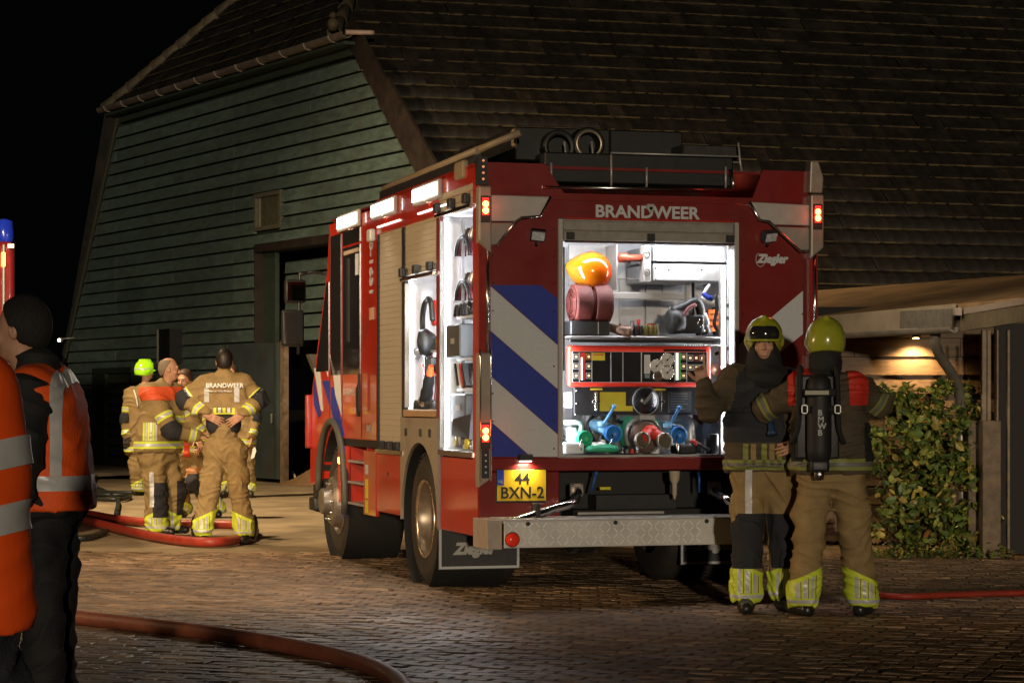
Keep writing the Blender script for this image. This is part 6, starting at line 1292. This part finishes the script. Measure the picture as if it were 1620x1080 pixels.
def helm(p, P, rot, s, col, stripe=True, visor=True, dark=False, up_=0.):
    hm = mat(col[0], col[1], .22, var=.08, coat=.6, **(dict(emit=col[2]) if len(col) > 2 else {})); S_ = Sdf(.007)
    S_.ell(P(0, -.018, .045 + up_), np.array([.122, .150, .135]) * s, .0, 'shell', rot); S_.ell(P(0, -.06, .0 + up_), np.array([.115, .105, .115]) * s, .03, 'shell', rot)
    S_.cap(P(0, .11, .10 + up_), P(0, -.14, .10 + up_), .012 * s, None, .03, 'crest'); S_.cap(P(0, .06, .172 + up_), P(0, -.10, .172 + up_), .014 * s, None, .025, 'crest')
    for x in (-1, 1): S_.ell(P(.118 * x, -.01, .015 + up_), np.array([.014, .035, .035]) * s, .006, 'disc', rot)
    S_.sub(P(0, .115, -.075 + up_), np.array([.105, .12, .115]) * s, rot); S_.sub(P(0, .01, -.06 + up_), np.array([.092, .11, .14]) * s, rot); r_, f_2, u_2 = rot[:, 0], rot[:, 1], rot[:, 2]
    S_.cut(P(0, -.05, -.058 + up_), nrm(-u_2 - f_2 * .12)); S_.mesh(); h = S_.build('helmet', hm, p)
    if visor:
        Q = Sdf(.007); Q.ell(P(0, .035, .060 + up_), np.array([.112, .112, .085]) * s, 0, 'v', rot); Q.cut(P(0, .075, .03 + up_), -f_2 + u_2 * -.0); Q.cut(P(0, .0, .022 + up_), -u_2); Q.cut(P(0, 0, .115 + up_), u_2); Q.mesh().build('visor', GLS(), h)
        pts = [P(x, .145 - 5.2 * x * x, .020 + up_) for x in np.linspace(-.105, .105, 15)]; MB().tube([tuple(q) for q in pts], .0085 * s, 7).build('brim', hm, h)
    if stripe: S_.shell('reflective_stripe', ST, h, ('shell',), [(P(0, 0, .03 + up_), u_2), (P(0, 0, .052 + up_), -u_2), (P(0, .02, 0), -f_2)], .003)
    return h
def hair(p, P, rot, m, s=1., back=.0, top=True, r=.010, front=.045):
    S_ = Sdf(.007); S_.ell(P(0, -.016, .022), np.array([.074 + r, .096 + r, .100 + r]) * s, 0, 'h', rot); S_.ell(P(0, -.05, -.02), np.array([.070, .058, .07]) * s, .02, 'h', rot); f_2, u_2 = rot[:, 1], rot[:, 2]
    S_.cut(P(0, front, .045), nrm(f_2 - u_2 * .55)); S_.cut(P(0, -.02, -.05), nrm(-u_2 + f_2 * .4))
    if not top: S_.sub(P(0, .0, .15), np.array([.062, .11, .105]) * s, rot)
    return S_.mesh(lambda q: (.0014 * np.sin(q[:, 0] * 260 + 2 * np.sin(q[:, 2] * 190)) * np.sin(q[:, 1] * 240 + q[:, 2] * 70)).astype(np.float32)).build('hair', m, p)
def stand(x, yfeet, Y=None): g = gnd(x, yfeet); return g
def JJ(base, d):      # joints given as (px, py, forward offset) at the person's distance
    out = {}
    for k, (x, y, dy) in d.items(): Y = base.y + dy; out[k] = ((x - 810) / F * Y - base.x, dy, H + (635 - y) / F * Y)
    return out
KHS = mat('shaded_khaki_cloth', (.08, .057, .032), .8, var=.3, scale=6, bump=.5, bscale=160, dirt=.4)  # khaki with the shade of the two backlit jackets put into its colour
HY = ('helmet_yellow', (.34, .36, .03))
def full_tapes(p, K_, jk, J, arms='lr', stripes=True, hemz=None, faceY=-1, up=True):
    for s_ in arms:
        limb_band(K_, jk, J[s_ + 's'], J[s_ + 'e'], .66, .075, (s_ + 'u',)); limb_band(K_, jk, J[s_ + 'e'], J[s_ + 'w'], .80, .07, (s_ + 'f',))
    hz = (J['lh'][2] + J['rh'][2]) / 2 - .02 if hemz is None else hemz
    for (a, b, m_, of) in ((0, .022, YT, .004), (.022, .052, ST, .005), (.052, .075, YT, .004)): K_.shell('reflective_tape', m_, jk, ('torso',), [((0, 0, hz + a), (0, 0, 1)), ((0, 0, hz + b), (0, 0, -1))], of)
def vstripes(K_, jk, xs, z0, z1, side_, w=.03, mats=None):
    for i, x in enumerate(xs): K_.shell('reflective_stripe', (mats or (YT, ST))[i % 2], jk, ('torso',), [((x, 0, 0), (1, 0, 0)), ((x + w, 0, 0), (-1, 0, 0)), ((0, 0, z0), (0, 0, 1)), ((0, 0, z1), (0, 0, -1)), ((0, 0, 0), (0, side_, 0))], .005)
def elbow_pad(K_, jk, J, s_, m=NV): e = J[s_ + 'e']; u1 = nrm(e - J[s_ + 's']); u2 = nrm(J[s_ + 'w'] - e); K_.shell('elbow_pad', m, jk, (s_ + 'u', s_ + 'f'), [(e - u1 * .075, u1), (e + u2 * .085, -u2)], .006)

# --- 1: firefighter facing the camera at the pump panel
b = gnd(1208, 968)
J = JJ(b, dict(head=(1209, 543, -.02), ls=(1244, 603, 0), rs=(1163, 598, 0), le=(1256, 655, -.08), re=(1122, 648, -.10), lw=(1268, 700, -.16), rw=(1113, 606, -.22), lh=(1228, 742, 0), rh=(1186, 742, 0), lk=(1238, 835, .05), rk=(1184, 835, -.04), la=(1240, 936, .10), ra=(1180, 940, -.03)))
p1, J, P, rot, K_, jk, T_, tr, bd = person('firefighter facing us in yellow helmet, one arm pointing at the pump panel', b, J, face=(-.12, -1, -.02), hands=(('r', (-.25, -.25, 1), (.1, -1, -.3), dict(curl=.9, thumb=-1, point=.05)), ('l', (-.6, -.3, -.2), (0, 1, 0), dict(curl=.5, thumb=1))), seed=3, jacket=KHS, hem=.93, toes=((.2, -1, 0), (-.1, -1, 0)), leg_side=dict(r=-.02), vox=.010, bulk=.95)
YTo, STo = YT, ST; YTd = mat('shaded_yellow_tape', (.22, .235, .05), .6, var=.2); STd = mat('shaded_silver_tape', (.15, .145, .12), .5, .1); YT, ST = YTd, STd  # tape colours darkened for the backlit jackets
K_.shell('shaded_upper', NV, jk, ('torso', 'sh', 'collar', 'lu'), [((0, 0, 1.12), (0, 0, 1))], .007)  # dark overlay painting the shade on the backlit upper body
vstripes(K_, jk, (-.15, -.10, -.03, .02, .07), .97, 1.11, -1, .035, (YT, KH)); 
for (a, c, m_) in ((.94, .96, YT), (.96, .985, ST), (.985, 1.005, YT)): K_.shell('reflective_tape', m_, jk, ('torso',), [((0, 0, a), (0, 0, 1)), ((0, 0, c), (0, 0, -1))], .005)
helm(p1, P, rot, 1., HY, stripe=False); pass
S_ = Sdf(.010); S_.cap(P(0, -.01, -.02), P(0, .0, -.13), .092, .10, .03, 'h'); S_.cap(P(0, 0, -.13), P(0, 0, -.2), .11, .16, .04, 'h'); S_.sub(P(0, .10, -.02), (.062, .09, .085), rot); S_.mesh(wrinkle(5, .006)).build('flash_hood', BKC, p1)
t = thing('torch', 'small blue black torch clipped on the chest of the pointing firefighter', 'torch', b + Vector((.03, -.20, 1.22)))
MB().lathe([(.0005, -.05), (.022, -.05), (.024, .02), (.034, .04), (.034, .055), (.0005, .056)], (0, 0, 0), (.1, -.4, -1), 16).build('torch_body', mat('torch_blue', (.02, .05, .12), .35), t)
YT, ST = YTo, STo
# --- 2: firefighter seen from behind with breathing apparatus
b = gnd(1316, 974)
J = JJ(b, dict(head=(1305, 546, -.02), ls=(1268, 612, 0), rs=(1348, 612, 0), le=(1212, 644, .10), re=(1392, 640, .12), lw=(1225, 655, .36), rw=(1372, 612, .36), lh=(1292, 745, 0), rh=(1338, 745, 0), lk=(1280, 850, -.02), rk=(1352, 850, .02), la=(1270, 948, 0), ra=(1364, 948, .02)))
p2, J, P, rot, K_, jk, T_, tr, bd = person('firefighter with his back to us wearing yellow helmet and black air cylinder', b, J, face=(0, 1, -.05), hands=(('l', (-.2, 1, 0), (0, 0, -1), dict(thumb=1)), ('r', (.2, 1, 0), (0, 0, -1), dict(thumb=-1))), seed=9, jacket=KHS, hem=.92, toes=((-.35, 1, 0), (.45, 1, 0)), knee=False, vox=.010, bulk=.97)
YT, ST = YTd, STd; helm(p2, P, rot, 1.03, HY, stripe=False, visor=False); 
S_ = Sdf(.009); S_.cap(P(0, -.02, -.03), P(0, -.02, -.13), .10, .105, .03, 'h'); S_.mesh(wrinkle(6, .006)).build('neck_guard', BKC, p2)
K_.shell('red_yoke', mat('red_yoke', (.55, .03, .015), .6), jk, ('sh', 'lu', 'ru', 'torso'), [((0, 0, 1.36), (0, 0, 1))], .006, test=lambda v, n: (np.abs(v[:, 0]) > .09) & (np.abs(v[:, 0] + .03) < .26))
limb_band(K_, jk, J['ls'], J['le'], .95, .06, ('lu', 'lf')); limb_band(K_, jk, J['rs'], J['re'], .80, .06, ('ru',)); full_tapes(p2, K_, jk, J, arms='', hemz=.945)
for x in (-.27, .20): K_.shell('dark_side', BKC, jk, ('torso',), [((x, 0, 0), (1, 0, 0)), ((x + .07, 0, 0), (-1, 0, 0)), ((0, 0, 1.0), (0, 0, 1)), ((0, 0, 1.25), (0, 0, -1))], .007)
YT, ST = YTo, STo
gb_ = at(1296, 652, b.y - .24); ba = thing('breathing_apparatus', 'black air cylinder in harness on the back of the right firefighter', 'air cylinder', gb_)
MB().lathe([(.0005, -.30), (.03, -.295), (.072, -.26), (.078, -.2), (.078, .20), (.07, .25), (.035, .28), (.0005, .285)], (0, 0, -.04), (0, 0, 1), 26).build('cylinder', mat('cylinder_black', (.012, .012, .013), .6), ba)
text('cylinder_text', 'BMWB', .052, mat('grey_print', (.42, .42, .43), .5), ba, (-.005, -.079, .045), (0, 0, -1), (1, 0, 0), .001, bold=.001) if False else [text('cylinder_text', ch, .052, mat('grey_print', (.42, .42, .43), .5), ba, (-.02, -.0805, -.02 - .042 * k), (1, 0, 0), (0, 0, 1), .001, bold=.001, align='LEFT', sx=1.0) for k, ch in enumerate('BMWB')]
MB().box(-.14, .14, .07, .11, -.30, .24, b=.02).build('back_plate', BLK(), ba); MB().box(-.10, .10, -.085, .08, .10, .15, b=.01).build('cylinder_strap', BKC, ba); MB().box(-.10, .05, -.088, -.084, .112, .138).build('strap_patch', mat('strap_patch', (.35, .33, .22), .5), ba)
for s_ in (-1, 1): MB().tube(spline([(s_ * .10, .10, .26), (s_ * .115, .05, .28), (s_ * .12, .02, .12), (s_ * .13, .05, -.1), (s_ * .17, .10, -.2)], 5), .018, 7).build('shoulder_strap', BKC, ba)
for (x, z) in ((-.10, .02), (.11, .02)):
    for (a, c, d, e_) in ((-.02, .02, .022, .028), (-.02, .02, -.028, -.022), (-.02, -.014, -.028, .028), (.014, .02, -.028, .028)): MB().box(x + a, x + c, -.06, -.05, z + d, z + e_).build('buckle', mat('buckle_steel', (.30, .29, .27), .4, .5), ba)
MB().box(-.115, .125, -.05, .08, .0, .04, b=.01).build('cylinder_strap', BKC, ba)
MB().lathe([(.0005, 0), (.03, 0), (.035, .04), (.028, .08), (.0005, .085)], (0, 0, -.43), (0, 0, 1), 14).build('valve', mat('steel_valve', (.5, .5, .52), .2, 1., bump=.6, bscale=60), ba); MB().box(-.06, .06, -.06, .08, -.38, -.30, b=.02).build('valve_guard', BLK(), ba)
# --- 3: distant firefighter in fluorescent helmet
b = gnd(228, 783)
J = JJ(b, dict(head=(231, 588, 0), ls=(207, 622, 0), rs=(246, 622, .05), le=(200, 662, -.05), re=(250, 660, .1), lw=(200, 690, -.12), rw=(255, 685, .2), lh=(216, 712, 0), rh=(236, 712, 0), lk=(216, 744, -.05), rk=(236, 744, 0), la=(219, 772, 0), ra=(240, 772, .05)))
p3, J, P, rot, K_, jk, T_, tr, bd = person('firefighter in bright green helmet with black gloves behind the bald man', b, J, face=(.85, .5, 0), gloves=True, hands=(('l', (0, -.1, -1), (.3, .9, 0), dict(r=1.25, s=1.1)), ('r', (.3, .3, -1), (0, 1, 0), dict(r=1.2))), seed=12, toes=((.4, .3, 0), (.4, .3, 0)), vox=.014, knee=False)
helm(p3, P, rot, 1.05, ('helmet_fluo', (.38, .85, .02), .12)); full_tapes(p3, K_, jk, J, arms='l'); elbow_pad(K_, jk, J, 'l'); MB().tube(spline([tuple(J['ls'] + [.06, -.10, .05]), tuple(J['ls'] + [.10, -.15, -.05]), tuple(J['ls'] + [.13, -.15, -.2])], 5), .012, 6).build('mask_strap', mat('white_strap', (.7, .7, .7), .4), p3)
# --- 7: firefighter mostly hidden behind the man with hands on his back
b = gnd(378, 786)
J = JJ(b, dict(head=(366, 590, 0), ls=(350, 622, 0), rs=(392, 624, 0), le=(345, 665, -.1), re=(404, 660, 0), lw=(350, 690, -.25), rw=(398, 690, -.1), lh=(362, 700, 0), rh=(386, 700, 0), lk=(356, 742, 0), rk=(392, 742, 0), la=(356, 774, 0), ra=(394, 772, .05)))
p7, J, P, rot, K_, jk, T_, tr, bd = person('firefighter almost hidden behind the man with hands on his back', b, J, face=(-.4, -1, 0), hands=(('l', (.2, -.3, -1), (0, -1, 0), {}), ('r', (0, -.2, -1), (-1, 0, 0), {})), seed=14, toes=((0, -1, 0), (.3, -1, 0)), vox=.014, knee=False)
full_tapes(p7, K_, jk, J); hair(p7, P, rot, mat('brown_hair', (.06, .03, .015), .6)); elbow_pad(K_, jk, J, 'r')
t = thing('paper', 'white folded paper in the hand of the hidden firefighter', 'paper', at(400, 716, b.y - .2)); MB().prism([(-.03, -.09), (.02, -.07), (.05, .03), (.03, .09), (-.0, .06)], 'y', -.01, .0).build('sheet', mat('white_paper', (.85, .85, .85), .6), t)
# --- 5: person between, brown hair
b = gnd(306, 818)
J = JJ(b, dict(head=(292, 601, 0), ls=(322, 640, .05), rs=(284, 642, -.02), le=(334, 672, -.10), re=(290, 680, -.14), lw=(322, 702, -.2), rw=(310, 696, -.25), lh=(312, 712, 0), rh=(292, 712, 0), lk=(308, 762, -.12), rk=(284, 768, -.05), la=(344, 806, .05), ra=(290, 806, .1)))
p5, J, P, rot, K_, jk, T_, tr, bd = person('brown haired firefighter half hidden between the bald man and the man seen from behind', b, J, face=(-.35, -1, -.15), hands=(('l', (-.4, -.5, -.3), (0, 0, -1), {}), ('r', (.4, -.5, -.3), (0, 0, -1), dict(thumb=-1))), seed=17, toes=((.2, -1, 0), (0, -1, 0)), vox=.013)
full_tapes(p5, K_, jk, J); hair(p5, P, rot, mat('brown_hair'), r=.014); K_.shell('harness_strap', mat('red_strap', (.75, .05, .02), .5), jk, ('torso',), [((-.09, 0, 0), (1, 0, 0)), ((-.02, 0, 0), (-1, 0, 0)), ((0, 0, 0), (0, -1, 0))], .008)
T_.shell('side_patch', mat('orange_patch', (.45, .20, .08), .5), tr, ('lt', 'lp'), [(J['lh'] + [0, 0, -.2], (0, 0, -1)), (J['lh'] + [0, 0, -.32], (0, 0, 1))], .007)
# --- 4: bald man in profile
b = gnd(256, 846)
J = JJ(b, dict(head=(268, 584, 0), ls=(238, 622, -.10), rs=(276, 620, .14), le=(272, 682, -.20), re=(304, 668, .18), lw=(312, 690, -.12), rw=(318, 684, .18), lh=(240, 722, -.08), rh=(260, 720, .09), lk=(246, 778, -.10), rk=(276, 775, .12), la=(247, 832, -.10), ra=(268, 832, .2)))
p4, J, P, rot, K_, jk, T_, tr, bd = person('balding firefighter in profile with orange shoulder yoke, arm reaching forward', b, J, face=(1, .12, -.05), hands=(('l', (1, .2, -.15), (0, .3, -1), dict(curl=.3, thumb=1)), ('r', (1, 0, 0), (0, 0, -1), dict(curl=.3, thumb=-1))), seed=21, toes=((1, -.25, 0), (1, .2, 0)), vox=.012, hem=.86, bulk=1.08)
hair(p4, P, rot, mat('grey_hair', (.22, .17, .12), .7), top=False, r=.006, front=-.01); full_tapes(p4, K_, jk, J, hemz=.90)
K_.shell('orange_yoke', ORY, jk, ('sh', 'collar', 'lu', 'ru', 'torso'), [((0, 0, 1.40), (0, 0, 1)), ((0, 0, 1.54), (0, 0, -1))], .006); vstripes(K_, jk, (-.16, -.135, -.11, -.085, -.06, -.035), .98, 1.17, -1, .022); elbow_pad(K_, jk, J, 'l')
K_.shell('reflective_tape', YT, jk, ('torso',), [((-.02, 0, 1.17), (0, 0, 1)), ((0, 0, 1.24), (0, 0, -1)), ((-.03, 0, 0), (1, 0, 0))], .005); K_.shell('reflective_tape', ST, jk, ('torso',), [((-.02, 0, 1.19), (0, 0, 1)), ((0, 0, 1.22), (0, 0, -1)), ((-.03, 0, 0), (1, 0, 0))], .007)
T_.shell('silver_strip', ST, tr, ('lt', 'lc', 'lp'), [(J['lh'] + [-.0, 0, 0], (1, 0, 0)), (J['lh'] + [.045, 0, 0], (-1, 0, 0)), ((0, 0, .66), (0, 0, -1)), ((0, 0, .30), (0, 0, 1)), (J['lh'], (0, -1, 0))], .012)
# --- 6: man with his back to us, hands on his back
b = gnd(353, 860)
J = JJ(b, dict(head=(355, 572, .03), ls=(325, 606, 0), rs=(386, 606, 0), le=(291, 632, .0), re=(411, 632, .0), lw=(326, 656, -.15), rw=(384, 656, -.15), lh=(341, 712, 0), rh=(371, 712, 0), lk=(332, 778, 0), rk=(378, 778, 0), la=(321, 838, 0), ra=(387, 840, 0)))
p6, J, P, rot, K_, jk, T_, tr, bd = person('dark haired firefighter seen from behind, both hands on his lower back', b, J, waist=.22, face=(-.1, 1, -.1), hands=(('l', (.75, .02, -.35), (0, 1, 0), dict(curl=.12, thumb=1)), ('r', (-.75, .02, -.45), (0, 1, 0), dict(curl=.12, thumb=-1))), seed=25, toes=((-.3, 1, 0), (.35, 1, 0)), knee=False, vox=.011, hem=1.26, bulk=.93)
hair(p6, P, rot, mat('dark_hair', (.015, .010, .008), .5), r=.009); 
for s_ in 'lr': limb_band(K_, jk, J[s_ + 's'], J[s_ + 'e'], .72, .05, (s_ + 'u',)); limb_band(K_, jk, J[s_ + 'e'], J[s_ + 'w'], .72, .07, (s_ + 'f',)); elbow_pad(K_, jk, J, s_)
vstripes(K_, jk, (-.16, -.12, -.075, -.03, .015, .06, .105), 1.27, 1.325, -1, .028); K_.shell('reflective_tape', YT, jk, ('torso',), [((0, 0, 1.262), (0, 0, 1)), ((0, 0, 1.275), (0, 0, -1))], .006)
for x in (-.17, .125): K_.shell('silver_strip', ST, jk, ('torso', 'sh'), [((x, 0, 0), (1, 0, 0)), ((x + .05, 0, 0), (-1, 0, 0)), ((0, 0, 1.38), (0, 0, 1)), ((0, 0, 1.52), (0, 0, -1)), ((0, 0, 0), (0, -1, 0))], .006)
Sdf(.012).cap((-.05, 0, 1.16), (-.05, 0, 1.28), .118, None, .03, 'x').cap((.06, 0, 1.16), (.06, 0, 1.28), .118, None, .03, 'x').mesh().build('shirt', NV, p6)
text('jacket_lettering', 'BRANDWEER', .062, ST, jk, (-.15, -.152, 1.52), (1, 0, 0), (0, .12, 1), .004, bold=.001, sx=.98); text('jacket_lettering', 'Midden- en West-Brabant', .026, ST, jk, (-.15, -.160, 1.478), (1, 0, 0), (0, .1, 1), .004, sx=.93)
for s_ in 'lr': J_ = J[s_ + 'a']; MB().ball((J_[0] + (.09 if s_ == 'r' else -.09), .06, .16), .10, sc=(.35, .7, 1.25)).build('boot_side', LEA, p6)
# --- 8: man in an orange vest over black clothes at the left
b = Vector((at(76, 0, 8.8).x, 8.8, 0))
J = JJ(b, dict(head=(33, 522, 0), ls=(44, 622, -.20), rs=(72, 608, .17), le=(38, 722, -.30), re=(88, 700, .2), lw=(30, 792, -.30), rw=(60, 770, .2), lh=(72, 792, -.08), rh=(88, 792, .09), lk=(70, 905, -.10), rk=(88, 905, .10), la=(66, 1085, -.10), ra=(86, 1085, .12)))
p8, J, P, rot, K_, jk, T_, tr, bd = person('man with short black hair in orange vest over black clothes, facing left', b, J, face=(-1, .25, -.03), jacket=BKC, trousers=BKC, hands=(('l', (-.5, -.2, -.7), (0, .5, -1), {}), ('r', (-.8, 0, -.4), (0, 0, -1), {})), seed=31, toes=((-1, -.3, 0), (-.8, -.5, 0)), knee=False, cuffs=False, vox=.010, bulk=.78, hs=1.0)
hair(p8, P, rot, mat('black_hair', (.010, .008, .007), .75, bump=.8, bscale=220, stretch=(1, 1, .2)), r=.012, front=.03); MB().tube(spline([tuple(P(.075, -.01, .01)), tuple(P(.072, .06, .012)), tuple(P(.045, .10, .008))], 4), .003, 5).build('glasses', PB, p8)
v = Sdf(.010); q1 = J['ls'] * .5 + (J['ls'] + J['rs']) * .25; q2 = J['rs'] * .62 + (J['ls'] + J['rs']) * .19; v.cap(q1 - [0, 0, .08], J['lh'] + [0, 0, .0], .130, .138, .04, 'v').cap(q2 - [0, 0, .06], J['rh'], .130, .138, .04, 'v'); cs = (J['ls'] + J['rs']) / 2; mh = (J['lh'] + J['rh']) / 2; v.cap(cs + [.02, 0, -.10], mh + [0, 0, .0], .155, .150, .05, 'v'); v.cap(cs + [.02, .10, -.08], mh + [0, .06, 0], .14, .145, .05, 'v'); v.cap(cs + [.02, -.10, -.10], mh + [.02, -.08, 0], .135, .14, .05, 'v'); v.cap(J['ls'] + [.01, .03, -.0], J['rs'] + [0, -.02, 0], .098, None, .04, 'v'); v.cut((0, 0, mh[2] - .03), (0, 0, -1)); v.sub(J['ls'] + [-.04, -.09, -.12], (.085, .10, .15)); v.sub(cs + [-.03, 0, .12], (.10, .10, .10))
v.mesh(wrinkle(33, .008)); vo = v.build('vest', ORV, p8); zb_ = mh[2] + .045
v.shell('silver_band', ST, vo, (), [((0, 0, zb_), (0, 0, 1)), ((0, 0, zb_ + .055), (0, 0, -1))], .004); v.shell('silver_band', ST, vo, (), [((mh[0] + .045, 0, 0), (1, 0, 0)), ((mh[0] + .085, 0, 0), (-1, 0, 0)), ((0, 0, zb_ + .056), (0, 0, 1))], .004)
# --- 9: nearest person, orange vest with two silver bands, cut by the left edge
b = Vector((at(-95, 0, 4.7).x, 4.7, 0))
J = JJ(b, dict(head=(-95, 440, 0), ls=(-175, 590, 0), rs=(-40, 622, 0), le=(-225, 740, 0), re=(-12, 750, .02), lw=(-185, 860, -.1), rw=(-45, 860, .16), lh=(-135, 900, 0), rh=(-50, 900, 0), lk=(-110, 1250, 0), rk=(-28, 1250, 0), la=(-110, 1630, 0), ra=(-28, 1630, 0)))
p9, J, P, rot, K_, jk, T_, tr, bd = person('nearest person in orange vest with two wide silver bands, cut by the left edge', b, J, face=(-.5, 1, 0), jacket=mat('plain_orange_vest', (.95, .10, .006), .6, var=.05, scale=3, bump=.06, bscale=60), trousers=NV, hands=(('l', (0, 0, -1), (0, 1, 0), {}), ('r', (-.5, -.1, -1), (0, 1, 0), {})), seed=41, knee=False, cuffs=False, vox=.011, bulk=.82, wr=.004, hem=.925, toes=((0, 1, 0), (.2, 1, 0)))
hair(p9, P, rot, mat('dark_hair'))
for z in (1.085, 1.215): K_.shell('silver_band', ST, jk, ('torso', 'ru', 'rf', 'lu', 'lf', 'sh'), [((0, 0, z), (-.25, 0, 1)), ((0, 0, z + .06), (.25, 0, -1))], .005)
